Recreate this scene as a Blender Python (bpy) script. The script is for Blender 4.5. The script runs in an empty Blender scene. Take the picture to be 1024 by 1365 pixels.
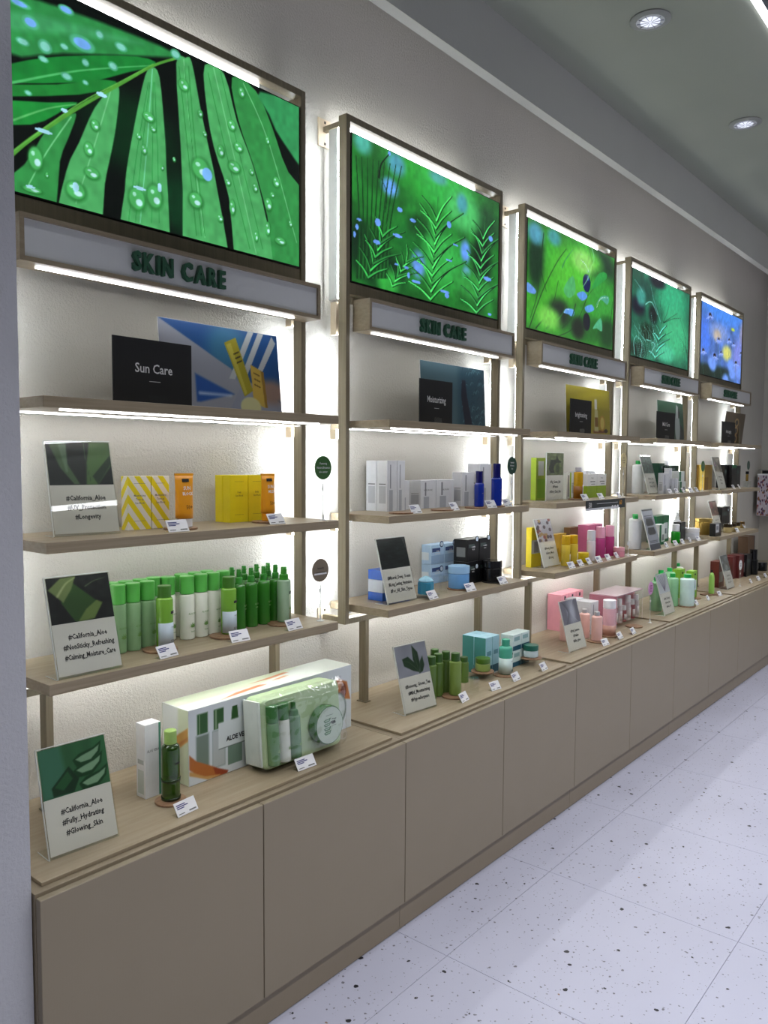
import bpy, bmesh, math, random
import numpy as np
from mathutils import Matrix, Vector

# ------------------------------------------------------------------ camera
SC = bpy.context.scene
COL = SC.collection
cam_d = bpy.data.cameras.new('camera'); cam = bpy.data.objects.new('camera', cam_d); COL.objects.link(cam)
cam_d.sensor_fit = 'HORIZONTAL'; cam_d.sensor_width = 36.0; cam_d.lens = 1054.93 / 1024 * 36.0
cam_d.clip_start = 0.02; cam_d.clip_end = 100
yaw, pitch, roll = 0.87604, 0.0637, 0.00558
_cy, _sy, _cp, _sp = math.cos(yaw), math.sin(yaw), math.cos(pitch), math.sin(pitch)
Fv = Vector((_sy * _cp, _cy * _cp, -_sp)); Rv = Vector((_cy, -_sy, 0)); Uv = Rv.cross(Fv)
R2 = Rv * math.cos(roll) + Uv * math.sin(roll); U2 = Uv * math.cos(roll) - Rv * math.sin(roll)
m = Matrix.Identity(4)
for i in range(3): m[i][0] = R2[i]; m[i][1] = U2[i]; m[i][2] = -Fv[i]
m.translation = (-0.74589, -1.98447, 1.52196)
cam.matrix_world = m
SC.camera = cam

# ------------------------------------------------------------------ light and exposure
SC.view_settings.view_transform = 'Standard'; SC.view_settings.look = 'None'
SC.view_settings.gamma = 1.0; SC.view_settings.use_curve_mapping = False
SC.view_settings.exposure = 0.0
w = bpy.data.worlds.new('room_light'); SC.world = w; w.use_nodes = True
w.node_tree.nodes['Background'].inputs[0].default_value = (0.92, 0.94, 1.0, 1)
w.node_tree.nodes['Background'].inputs[1].default_value = 0.075
E_LED = 17.0
E_LOW = 34.0        # visible shelf strips
E_BACK = 58.0       # strips behind posts and rails
E_COVE = 2.6
E_DOWN = 16.0       # downlight spot watts
def area(name, loc, rot, sx, sy, watts, col=(1, 1, 1), spread=180):
    l = bpy.data.lights.new(name, 'AREA'); l.shape = 'RECTANGLE'; l.size = sx; l.size_y = sy; l.energy = watts; l.color = col
    l.spread = math.radians(spread)
    o = bpy.data.objects.new(name, l); o.location = loc; o.rotation_euler = rot; COL.objects.link(o); return o
# ceiling light rows of the shop, over the aisle and behind the viewer
area('aisle_light_row', (3.0, -2.4, 3.26), (0, 0, 0), 9.0, 0.07, 90, (0.95, 0.96, 1.0), 125)
area('shop_light_row', (2.0, -3.9, 3.26), (0, 0, 0), 9.0, 0.09, 55, (0.95, 0.96, 1.0), 140)

# ------------------------------------------------------------------ helpers
MATS = {}
def lin(c):
    return tuple((x / 12.92 if x <= 0.04045 else ((x + 0.055) / 1.055) ** 2.4) for x in c)
def s8(r, g, b): return lin((r / 255, g / 255, b / 255))
def principled(name):
    mt = bpy.data.materials.new(name); mt.use_nodes = True
    return mt, mt.node_tree, mt.node_tree.nodes['Principled BSDF']
def setv(b, **k):
    for n, v in k.items():
        b.inputs[n.replace('_', ' ')].default_value = v
def mat(name, col, rough=0.5, metal=0.0, noise=0.04, bump=0.0, scale=40, trans=0.0, coat=0.0, alpha=1.0, stretch=(1, 1, 1), spec=0.5):
    if name in MATS: return MATS[name]
    mt, nt, b = principled(name); N, Lk = nt.nodes, nt.links
    b.inputs['Roughness'].default_value = rough; b.inputs['Metallic'].default_value = metal
    b.inputs['Specular IOR Level'].default_value = spec
    if trans: b.inputs['Transmission Weight'].default_value = trans
    if coat: b.inputs['Coat Weight'].default_value = coat
    if alpha < 1: b.inputs['Alpha'].default_value = alpha
    tc = N.new('ShaderNodeTexCoord'); mp = N.new('ShaderNodeMapping'); mp.inputs['Scale'].default_value = stretch
    no = N.new('ShaderNodeTexNoise'); no.inputs['Scale'].default_value = scale; no.inputs['Detail'].default_value = 4
    Lk.new(tc.outputs['Object'], mp.inputs[0]); Lk.new(mp.outputs[0], no.inputs['Vector'])
    mx = N.new('ShaderNodeMix'); mx.data_type = 'RGBA'
    mx.inputs[6].default_value = (*[max(0, c * (1 - noise * 2)) for c in col], 1)
    mx.inputs[7].default_value = (*[min(1, c * (1 + noise * 2)) for c in col], 1)
    Lk.new(no.outputs['Fac'], mx.inputs[0]); Lk.new(mx.outputs[2], b.inputs['Base Color'])
    if bump:
        bp = N.new('ShaderNodeBump'); bp.inputs['Strength'].default_value = bump; bp.inputs['Distance'].default_value = 0.002
        Lk.new(no.outputs['Fac'], bp.inputs['Height']); Lk.new(bp.outputs[0], b.inputs['Normal'])
    MATS[name] = mt; return mt
def emit(name, col, strength):
    if name in MATS: return MATS[name]
    mt = bpy.data.materials.new(name); mt.use_nodes = True; nt = mt.node_tree; nt.nodes.clear()
    e = nt.nodes.new('ShaderNodeEmission'); e.inputs[0].default_value = (*col, 1); e.inputs[1].default_value = strength
    o = nt.nodes.new('ShaderNodeOutputMaterial'); nt.links.new(e.outputs[0], o.inputs[0]); MATS[name] = mt; return mt
def clear_mat(name, tint=(1, 1, 1), gloss=0.12, frost=0.0, fcol=(0.6, 0.6, 0.6)):
    """clear acrylic: straight-through transparency with a glossy skin and, if frosted, some diffuse"""
    if name in MATS: return MATS[name]
    mt = bpy.data.materials.new(name); mt.use_nodes = True; nt = mt.node_tree; nt.nodes.clear(); N, Lk = nt.nodes, nt.links
    t = N.new('ShaderNodeBsdfTransparent'); t.inputs[0].default_value = (*tint, 1)
    g = N.new('ShaderNodeBsdfGlossy'); g.inputs['Roughness'].default_value = 0.0; g.inputs[0].default_value = (0.9, 0.9, 0.9, 1)
    lw = N.new('ShaderNodeFresnel'); lw.inputs[0].default_value = 1.45
    mx = N.new('ShaderNodeMixShader'); o = N.new('ShaderNodeOutputMaterial')
    base = t
    if frost:
        d = N.new('ShaderNodeBsdfDiffuse'); d.inputs[0].default_value = (*fcol, 1)
        m2 = N.new('ShaderNodeMixShader'); m2.inputs[0].default_value = frost
        Lk.new(t.outputs[0], m2.inputs[1]); Lk.new(d.outputs[0], m2.inputs[2]); base = m2
    mm = N.new('ShaderNodeMath'); mm.operation = 'MULTIPLY_ADD'; mm.inputs[1].default_value = 1.0; mm.inputs[2].default_value = gloss * 0.15
    geo = N.new('ShaderNodeNewGeometry'); inv = N.new('ShaderNodeMath'); inv.operation = 'SUBTRACT'; inv.inputs[0].default_value = 1.0
    Lk.new(geo.outputs['Backfacing'], inv.inputs[1]); pr = N.new('ShaderNodeMath'); pr.operation = 'MULTIPLY'
    Lk.new(lw.outputs[0], mm.inputs[0]); Lk.new(mm.outputs[0], pr.inputs[0]); Lk.new(inv.outputs[0], pr.inputs[1]); Lk.new(pr.outputs[0], mx.inputs[0])
    Lk.new(base.outputs[0], mx.inputs[1]); Lk.new(g.outputs[0], mx.inputs[2]); Lk.new(mx.outputs[0], o.inputs[0])
    MATS[name] = mt; return mt

class MB:
    """collects boxes and prisms and links them as one mesh"""
    def __init__(s): s.v = []; s.f = []
    def box(s, x0, x1, y0, y1, z0, z1):
        n = len(s.v)
        s.v += [(x0, y0, z0), (x1, y0, z0), (x1, y1, z0), (x0, y1, z0), (x0, y0, z1), (x1, y0, z1), (x1, y1, z1), (x0, y1, z1)]
        s.f += [tuple(n + i for i in q) for q in ((0, 3, 2, 1), (4, 5, 6, 7), (0, 1, 5, 4), (1, 2, 6, 5), (2, 3, 7, 6), (3, 0, 4, 7))]
        return s
    def mesh(s, name, bevel=0.0):
        me = bpy.data.meshes.new(name); me.from_pydata(s.v, [], s.f)
        if bevel:
            bm = bmesh.new(); bm.from_mesh(me)
            bmesh.ops.bevel(bm, geom=list(bm.edges), offset=bevel, segments=1, affect='EDGES', clamp_overlap=True)
            bm.to_mesh(me); bm.free()
        return me
def link(name, me, mt, parent=None, loc=None, rot=None):
    o = bpy.data.objects.new(name, me); COL.objects.link(o)
    if me is not None and mt is not None and not me.materials: me.materials.append(mt)
    if parent is not None: o.parent = parent
    if loc is not None: o.location = loc
    if rot is not None: o.rotation_euler = rot
    return o
def tag(o, label, cat, group=None):
    o['label'] = label; o['category'] = cat
    if group: o['group'] = group
    return o
def struct(o): o['kind'] = 'structure'; return o
def empty(name, loc, rz=0.0):
    o = bpy.data.objects.new(name, None); o.empty_display_size = 0.05; COL.objects.link(o); o.location = loc; o.rotation_euler = (0, 0, rz); return o
CACHE = {}
def boxmesh(key, x0, x1, y0, y1, z0, z1, mt, bevel=0.0):
    k = ('box', key, round(x0, 4), round(x1, 4), round(y0, 4), round(y1, 4), round(z0, 4), round(z1, 4), mt.name)
    if k not in CACHE:
        me = MB().box(x0, x1, y0, y1, z0, z1).mesh(key, bevel); me.materials.append(mt); CACHE[k] = me
    return CACHE[k]
def lathe(key, prof, mt, n=24, smooth=True):
    k = ('lathe', key, tuple((round(a, 4), round(b, 4)) for a, b in prof), mt.name, n)
    if k in CACHE: return CACHE[k]
    v = []; f = []
    for r, z in prof:
        for i in range(n):
            a = 2 * math.pi * i / n; v.append((r * math.cos(a), r * math.sin(a), z))
    for j in range(len(prof) - 1):
        for i in range(n):
            a, b = j * n + i, j * n + (i + 1) % n; f.append((a, b, b + n, a + n))
    f.append(tuple(reversed(range(n)))); f.append(tuple(range((len(prof) - 1) * n, len(prof) * n)))
    me = bpy.data.meshes.new(key); me.from_pydata(v, [], f)
    if smooth:
        sm = np.zeros(len(f), bool)
        for j in range(len(prof) - 1):
            sm[j * n:(j + 1) * n] = True
        me.polygons.foreach_set('use_smooth', sm)
        bm = bmesh.new(); bm.from_mesh(me)
        for e in bm.edges:
            if len(e.link_faces) == 2 and e.link_faces[0].normal.angle(e.link_faces[1].normal, 0) > 0.7: e.smooth = False
        bm.to_mesh(me); bm.free()
    me.materials.append(mt); CACHE[k] = me; return me
def sector(key, r, z0, z1, a0, a1, mt, n=10):
    """thin curved label patch; angles measured from the front (-Y)"""
    k = ('sec', key, round(r, 4), round(z0, 4), round(z1, 4), a0, a1, mt.name)
    if k in CACHE: return CACHE[k]
    v = []; f = []
    for rr in (r, r - 0.0006):
        for z in (z0, z1):
            for i in range(n + 1):
                a = a0 + (a1 - a0) * i / n; v.append((rr * math.sin(a), -rr * math.cos(a), z))
    m_ = n + 1
    for i in range(n):
        f.append((i, i + 1, m_ + i + 1, m_ + i)); f.append((2 * m_ + i, 3 * m_ + i, 3 * m_ + i + 1, 2 * m_ + i + 1))
    for i in range(n):
        f.append((i, 2 * m_ + i, 2 * m_ + i + 1, i + 1)); f.append((m_ + i, m_ + i + 1, 3 * m_ + i + 1, 3 * m_ + i))
    f.append((0, m_, 3 * m_, 2 * m_)); f.append((n, 2 * m_ + n, 3 * m_ + n, m_ + n))
    me = bpy.data.meshes.new(key); me.from_pydata(v, [], f); me.polygons.foreach_set('use_smooth', np.ones(len(f), bool))
    me.materials.append(mt); CACHE[k] = me; return me
def text_mesh(s, size, mt, extrude=0.0, bold=0.0, align='CENTER', sx=1.0, wrap=None, res=2, maxw=None):
    """text in the XY plane; wrap = radius bends it round an upright cylinder (then it stands, facing -Y)"""
    k = ('txt', s, round(size, 4), mt.name, round(extrude, 4), bold, align, sx, wrap, maxw)
    if k in CACHE: return CACHE[k]
    cu = bpy.data.curves.new('t', 'FONT'); cu.body = s; cu.size = size; cu.extrude = extrude; cu.offset = bold
    cu.align_x = align; cu.resolution_u = res
    ob = bpy.data.objects.new('t', cu); COL.objects.link(ob)
    dg = bpy.context.evaluated_depsgraph_get(); dg.update()
    me = bpy.data.meshes.new_from_object(ob.evaluated_get(dg)); bpy.data.objects.remove(ob); bpy.data.curves.remove(cu)
    co = np.empty(len(me.vertices) * 3); me.vertices.foreach_get('co', co); co = co.reshape(-1, 3)
    co[:, 0] *= sx
    if maxw and len(co):
        ww = co[:, 0].max() - co[:, 0].min()
        if ww > maxw: co[:, 0] *= maxw / ww
    if wrap:
        r = wrap + 0.0004; a = co[:, 0] / r; z = co[:, 1].copy()
        co = np.stack([r * np.sin(a), -r * np.cos(a), z], 1)
    me.vertices.foreach_set('co', co.ravel()); me.update()
    me.materials.clear(); me.materials.append(mt); me.name = 'printed_text'; CACHE[k] = me; return me
UP = math.pi / 2

# ------------------------------------------------------------------ materials
def wood_mat(name, base, dark, sc=(1, 1, 1)):
    mt, nt, b = principled(name); N, Lk = nt.nodes, nt.links
    tc = N.new('ShaderNodeNewGeometry'); mp = N.new('ShaderNodeMapping'); mp.inputs['Scale'].default_value = sc
    no = N.new('ShaderNodeTexNoise'); no.inputs['Scale'].default_value = 1.0; no.inputs['Detail'].default_value = 5; no.inputs['Roughness'].default_value = 0.6
    Lk.new(tc.outputs['Position'], mp.inputs[0]); Lk.new(mp.outputs[0], no.inputs['Vector'])
    r = N.new('ShaderNodeValToRGB'); r.color_ramp.elements[0].position = 0.36; r.color_ramp.elements[1].position = 0.64
    r.color_ramp.elements[0].color = (*dark, 1); r.color_ramp.elements[1].color = (*base, 1)
    Lk.new(no.outputs['Fac'], r.inputs[0]); Lk.new(r.outputs[0], b.inputs['Base Color']); b.inputs['Roughness'].default_value = 0.45
    return mt
M_OAK = wood_mat('oak_laminate', s8(156, 142, 118), s8(143, 128, 104), (5, 60, 160))
M_OAKV = wood_mat('oak_upright', s8(132, 122, 98), s8(121, 110, 88), (120, 120, 4))
M_TAUPE = mat('taupe_door', s8(143, 131, 110), 0.42, noise=0.015, scale=8)
M_TAUPE2 = mat('taupe_plinth', s8(138, 125, 104), 0.45, noise=0.02, scale=8)
M_METAL = mat('brushed_steel', s8(150, 150, 150), 0.3, 1.0)
M_DARK = mat('dark_gap', s8(40, 34, 28), 0.6)
M_BRASS = mat('pale_bracket', s8(205, 188, 160), 0.4)
M_WHITE = mat('white_gloss', s8(232, 232, 234), 0.35)
M_FACE = mat('sign_face_white', s8(214, 215, 214), 0.5, noise=0.01)
M_LETTER = mat('green_letters', s8(44, 92, 66), 0.5)
M_BLACKG = mat('black_gloss', s8(14, 15, 17), 0.25)
M_BLACKM = mat('black_matte', s8(22, 22, 24), 0.6)
M_LED = emit('led_white', (0.95, 0.97, 1.0), E_LED)
M_LEDB = emit('led_back', (0.86, 0.93, 1.0), E_BACK)
M_LOW = emit('led_low', (0.95, 0.97, 1.0), E_LOW)
M_COVE = emit('led_cove', (0.90, 0.86, 1.0), E_COVE)
M_GLASSY = clear_mat('clear_acrylic', (0.97, 0.98, 0.97))
M_FILM = clear_mat('printed_film', (0.9, 0.9, 0.88), frost=0.74, fcol=s8(240, 236, 226))
M_COAST = wood_mat('coaster_wood', s8(150, 118, 90), s8(126, 94, 70), (30, 90, 90))
M_INK = mat('black_ink', s8(26, 26, 28), 0.6)
M_INKW = mat('white_ink', s8(225, 225, 225), 0.6)
M_INKG = mat('grey_ink', s8(110, 112, 112), 0.6)
M_INKB = mat('blue_ink', s8(60, 62, 120), 0.6)

def plaster(name, col, bump=0.5, scale=55, dist=0.003):
    mt, nt, b = principled(name); N, Lk = nt.nodes, nt.links
    ge = N.new('ShaderNodeNewGeometry')
    no = N.new('ShaderNodeTexNoise'); no.inputs['Scale'].default_value = scale; no.inputs['Detail'].default_value = 6; no.inputs['Roughness'].default_value = 0.65
    n2 = N.new('ShaderNodeTexNoise'); n2.inputs['Scale'].default_value = 3; n2.inputs['Detail'].default_value = 3
    Lk.new(ge.outputs['Position'], no.inputs['Vector']); Lk.new(ge.outputs['Position'], n2.inputs['Vector'])
    mx = N.new('ShaderNodeMix'); mx.data_type = 'RGBA'
    mx.inputs[6].default_value = (*[c * 0.93 for c in col], 1); mx.inputs[7].default_value = (*[min(1, c * 1.05) for c in col], 1)
    Lk.new(n2.outputs['Fac'], mx.inputs[0]); Lk.new(mx.outputs[2], b.inputs['Base Color'])
    bp = N.new('ShaderNodeBump'); bp.inputs['Strength'].default_value = bump; bp.inputs['Distance'].default_value = dist
    Lk.new(no.outputs['Fac'], bp.inputs['Height']); Lk.new(bp.outputs[0], b.inputs['Normal'])
    b.inputs['Roughness'].default_value = 0.85; return mt
M_WALL = plaster('wall_plaster', s8(190, 186, 176), 0.8, 120, 0.005)
M_PIER = plaster('pier_plaster', s8(192, 192, 198), 0.8, 110, 0.004)
M_CEIL = plaster('ceiling_paint', s8(160, 164, 152), 0.05, 30)
M_BULK = plaster('bulkhead_paint', s8(196, 196, 190), 0.25, 60)

def terrazzo():
    mt, nt, b = principled('terrazzo'); N, Lk = nt.nodes, nt.links
    ge = N.new('ShaderNodeNewGeometry')
    wn = N.new('ShaderNodeTexNoise'); wn.inputs['Scale'].default_value = 60
    wm = N.new('ShaderNodeMix'); wm.data_type = 'VECTOR'; wm.inputs[0].default_value = 0.012
    Lk.new(ge.outputs['Position'], wn.inputs['Vector']); Lk.new(ge.outputs['Position'], wm.inputs[4]); Lk.new(wn.outputs['Color'], wm.inputs[5])
    cl = N.new('ShaderNodeTexNoise'); cl.inputs['Scale'].default_value = 2.2; cl.inputs['Detail'].default_value = 3
    Lk.new(ge.outputs['Position'], cl.inputs['Vector'])
    basec = N.new('ShaderNodeMix'); basec.data_type = 'RGBA'
    basec.inputs[6].default_value = (*s8(190, 190, 208), 1); basec.inputs[7].default_value = (*s8(206, 207, 226), 1)
    Lk.new(cl.outputs['Fac'], basec.inputs[0]); last = basec.outputs[2]
    for sc, gate, rad, ramp in ((26, 0.42, 0.13, ((0, (34, 34, 42)), (0.5, (60, 60, 70)), (0.75, (110, 104, 110)), (0.93, (150, 118, 96)))),
                                (52, 0.45, 0.15, ((0, (120, 118, 130)), (0.6, (150, 148, 160)), (0.85, (70, 68, 78)))),
                                (95, 0.5, 0.17, ((0, (140, 140, 152)), (0.8, (168, 166, 176))))):
        vo = N.new('ShaderNodeTexVoronoi'); vo.inputs['Scale'].default_value = sc; Lk.new(wm.outputs[1], vo.inputs['Vector'])
        sep = N.new('ShaderNodeSeparateColor'); Lk.new(vo.outputs['Color'], sep.inputs[0])
        rr = N.new('ShaderNodeMath'); rr.operation = 'MULTIPLY'; rr.inputs[1].default_value = rad * 1.6; Lk.new(sep.outputs[1], rr.inputs[0])
        lt = N.new('ShaderNodeMath'); lt.operation = 'LESS_THAN'; Lk.new(vo.outputs['Distance'], lt.inputs[0]); Lk.new(rr.outputs[0], lt.inputs[1])
        g = N.new('ShaderNodeMath'); g.operation = 'LESS_THAN'; g.inputs[1].default_value = gate; Lk.new(sep.outputs[0], g.inputs[0])
        a = N.new('ShaderNodeMath'); a.operation = 'MULTIPLY'; Lk.new(lt.outputs[0], a.inputs[0]); Lk.new(g.outputs[0], a.inputs[1])
        cr = N.new('ShaderNodeValToRGB'); cr.color_ramp.interpolation = 'CONSTANT'
        for i, (p_, c_) in enumerate(ramp):
            e = cr.color_ramp.elements[i] if i < 2 else cr.color_ramp.elements.new(p_)
            e.position = p_; e.color = (*s8(*c_), 1)
        Lk.new(sep.outputs[2], cr.inputs[0])
        mx = N.new('ShaderNodeMix'); mx.data_type = 'RGBA'; Lk.new(a.outputs[0], mx.inputs[0]); Lk.new(last, mx.inputs[6]); Lk.new(cr.outputs[0], mx.inputs[7]); last = mx.outputs[2]
    Lk.new(last, b.inputs['Base Color']); b.inputs['Roughness'].default_value = 0.38
    return mt
M_TERR = terrazzo()

# ------------------------------------------------------------------ room shell
def slab(name, x0, x1, y0, y1, z0, z1, mt, bevel=0):
    return struct(link(name, MB().box(x0, x1, y0, y1, z0, z1).mesh(name, bevel), mt))
CEIL = 3.30
slab('wall_back', -3.0, 7.1, 0.0, 0.12, -0.02, CEIL, M_WALL)
slab('wall_right', 7.0, 7.12, -4.6, 0.0, -0.02, CEIL, M_WALL)
slab('wall_left', -0.95, -0.002, -0.430, -0.001, 0.0, CEIL, M_PIER)
slab('ceiling', -3.0, 7.12, -4.6, 0.12, CEIL, CEIL + 0.1, M_CEIL)
slab('trim_1', -0.002, 7.0, -0.235, -0.19, 3.05, CEIL, M_BULK)
cv = link('cove_light', MB().box(0.0, 6.85, -0.1895, -0.184, 3.072, 3.084).mesh('cove_light'), M_COVE)
tag(cv, 'long hidden white light line in the ceiling cove above the screens', 'light')
fl = struct(link('floor', MB().box(-3.0, 7.12, -4.6, 0.12, -0.12, -0.012).mesh('floor'), mat('grout', s8(186, 184, 190), 0.8)))
ss = [1.19 + 0.66 * k for k in range(-5, 10)]; ds = [0.634 - 0.667 + 0.667 * k for k in range(0, 7)]
for i in range(len(ss) - 1):
    for j in range(len(ds) - 1):
        x0, x1 = max(ss[i], -2.0), min(ss[i + 1], 6.998); d0, d1 = ds[j], ds[j + 1]
        if x1 - x0 < 0.05: continue
        g = 0.0008
        d0 = max(d0, 0.001)
        if x0 < 0 and d0 < 0.431: d0 = 0.431
        me = boxmesh('tile', 0, x1 - x0 - 2 * g, -(d1 - d0) + 2 * g, 0, 0, 0.0115, M_TERR)
        link('tile', me, None, fl, (x0 + g, -d0 - g, -0.0118))

# ------------------------------------------------------------------ painted pictures (screens and prints)
def smooth(P, closed=False, k=4):
    if len(P) < 3: return P
    n = len(P); out = []
    for i in range(n if closed else n - 1):
        p0, p1, p2, p3 = (P[(i - 1) % n] if closed or i else P[0]), P[i], P[(i + 1) % n], (P[(i + 2) % n] if closed or i < n - 2 else P[n - 1])
        for j in range(k):
            t = j / k; out.append(tuple(0.5 * (2 * p1[a] + (p2[a] - p0[a]) * t + (2 * p0[a] - 5 * p1[a] + 4 * p2[a] - p3[a]) * t * t + (3 * p1[a] - p0[a] - 3 * p2[a] + p3[a]) * t ** 3) for a in (0, 1)))
    if not closed: out.append(P[-1])
    return out
class Canvas:
    def __init__(s, W, H, asp, base):
        s.W, s.H, s.asp = W, H, asp
        s.X, s.Y = np.meshgrid(np.linspace(0, asp, W), np.linspace(0, 1, H)); s.C = np.empty((H, W, 3)); s.C[:] = base
    def blend(s, a, col, sl=(slice(None), slice(None))):
        s.C[sl] = s.C[sl] * (1 - a[..., None]) + np.array(col) * a[..., None]
    def win(s, x0, x1, y0, y1):
        i0 = max(0, int(x0 / s.asp * (s.W - 1)) - 1); i1 = min(s.W, int(x1 / s.asp * (s.W - 1)) + 3)
        j0 = max(0, int(y0 * (s.H - 1)) - 1); j1 = min(s.H, int(y1 * (s.H - 1)) + 3)
        return (slice(j0, max(j1, j0)), slice(i0, max(i1, i0)))
    def ell(s, col, x, y, rx, ry, soft=0.01, ang=0.0):
        R = max(rx, ry) * (1.6 if soft > 0.1 else 1.15); sl = s.win(x - R, x + R, y - R, y + R)
        dx, dy = s.X[sl] - x, s.Y[sl] - y
        if ang: dx, dy = dx * math.cos(ang) + dy * math.sin(ang), -dx * math.sin(ang) + dy * math.cos(ang)
        d = np.sqrt((dx / max(rx, 1e-4)) ** 2 + (dy / max(ry, 1e-4)) ** 2)
        if soft > 0.1: a = np.clip((1.5 - d) / 1.0, 0, 1); a = a * a * (3 - 2 * a)
        else: a = np.clip((1 - d) / max(0.08, soft * 8) + 0.5, 0, 1)
        s.blend(a, col, sl)
    def poly(s, col, P, soft=0.006):
        P = np.array(P); sl = s.win(P[:, 0].min() - soft, P[:, 0].max() + soft, P[:, 1].min() - soft, P[:, 1].max() + soft)
        X, Y = s.X[sl], s.Y[sl]; ins = np.zeros(X.shape, bool); D = np.full(X.shape, 9.0)
        for (x0, y0), (x1, y1) in zip(P, np.roll(P, -1, 0)):
            c = ((y0 > Y) != (y1 > Y)) & (X < (x1 - x0) * (Y - y0) / ((y1 - y0) or 1e-9) + x0); ins ^= c
            L = (x1 - x0) ** 2 + (y1 - y0) ** 2 + 1e-12; t = np.clip(((X - x0) * (x1 - x0) + (Y - y0) * (y1 - y0)) / L, 0, 1)
            D = np.minimum(D, np.hypot(X - x0 - t * (x1 - x0), Y - y0 - t * (y1 - y0)))
        s.blend(np.clip(0.5 + np.where(ins, D, -D) / soft, 0, 1), col, sl)
    def stroke(s, col, w0, w1, P, soft=0.004):
        P = smooth(P)
        n = len(P) - 1; m_ = max(w0, w1) + soft; xs = [p[0] for p in P]; ys = [p[1] for p in P]
        sl = s.win(min(xs) - m_, max(xs) + m_, min(ys) - m_, max(ys) + m_); X, Y = s.X[sl], s.Y[sl]; A = np.zeros(X.shape)
        for i in range(n):
            (x0, y0), (x1, y1) = P[i], P[i + 1]; L = (x1 - x0) ** 2 + (y1 - y0) ** 2 + 1e-12
            t = np.clip(((X - x0) * (x1 - x0) + (Y - y0) * (y1 - y0)) / L, 0, 1)
            d = np.hypot(X - x0 - t * (x1 - x0), Y - y0 - t * (y1 - y0)); ww = w0 + (w1 - w0) * (i + t) / n
            A = np.maximum(A, np.clip((ww * 0.5 - d) / soft + 0.5, 0, 1))
        s.blend(A, col, sl)
    def noise(s, amp, nx, ny, seed=0, ax=None):
        rg = np.random.RandomState(seed); g = rg.rand(ny + 2, nx + 2)
        gx = s.X / s.asp * nx; gy = s.Y * ny; i = gx.astype(int); j = gy.astype(int); fx, fy = gx - i, gy - j
        fx = fx * fx * (3 - 2 * fx); fy = fy * fy * (3 - 2 * fy)
        v = (g[j, i] * (1 - fx) + g[j, i + 1] * fx) * (1 - fy) + (g[j + 1, i] * (1 - fx) + g[j + 1, i + 1] * fx) * fy
        s.C *= (1 + amp * (v - 0.5) * 2)[..., None]; return v
    def mesh(s, name, w, h, mt, depth=0.0006):
        """flat picture standing in XZ, lower left corner at the origin, facing -Y"""
        x = (s.X / s.asp * w).ravel(); z = (s.Y * h).ravel(); nv = len(x)
        v = np.zeros((nv, 3)); v[:, 0] = x; v[:, 2] = z
        i = np.arange((s.H - 1) * s.W).reshape(s.H - 1, s.W)[:, :-1].ravel()
        f = np.stack([i, i + 1, i + s.W + 1, i + s.W], 1)
        me = bpy.data.meshes.new(name); me.vertices.add(nv); me.vertices.foreach_set('co', v.ravel())
        me.loops.add(f.size); me.loops.foreach_set('vertex_index', f.ravel().astype(np.int32)); me.polygons.add(len(f))
        me.polygons.foreach_set('loop_start', (np.arange(len(f)) * 4).astype(np.int32)); me.update(calc_edges=True)
        at = me.color_attributes.new('picture', 'FLOAT_COLOR', 'POINT'); c = np.clip(s.C, 0, 1).reshape(-1, 3)
        l = np.where(c <= 0.04045, c / 12.92, ((c + 0.055) / 1.055) ** 2.4)
        at.data.foreach_set('color', np.concatenate([l, np.ones((nv, 1))], 1).ravel().astype(np.float32))
        me.materials.append(mt); return me
def pic_mat(name, strength=None, rough=0.35):
    mt, nt, b = principled(name); at = nt.nodes.new('ShaderNodeVertexColor'); at.layer_name = 'picture'
    if strength is None:
        nt.links.new(at.outputs[0], b.inputs['Base Color']); b.inputs['Roughness'].default_value = rough
    else:
        b.inputs['Base Color'].default_value = (0.01, 0.01, 0.01, 1); b.inputs['Roughness'].default_value = 0.25
        nt.links.new(at.outputs[0], b.inputs['Emission Color']); b.inputs['Emission Strength'].default_value = strength
    return mt
M_SCREEN = pic_mat('screen_picture', 1.0); M_PRINT = pic_mat('printed_picture')
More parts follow.
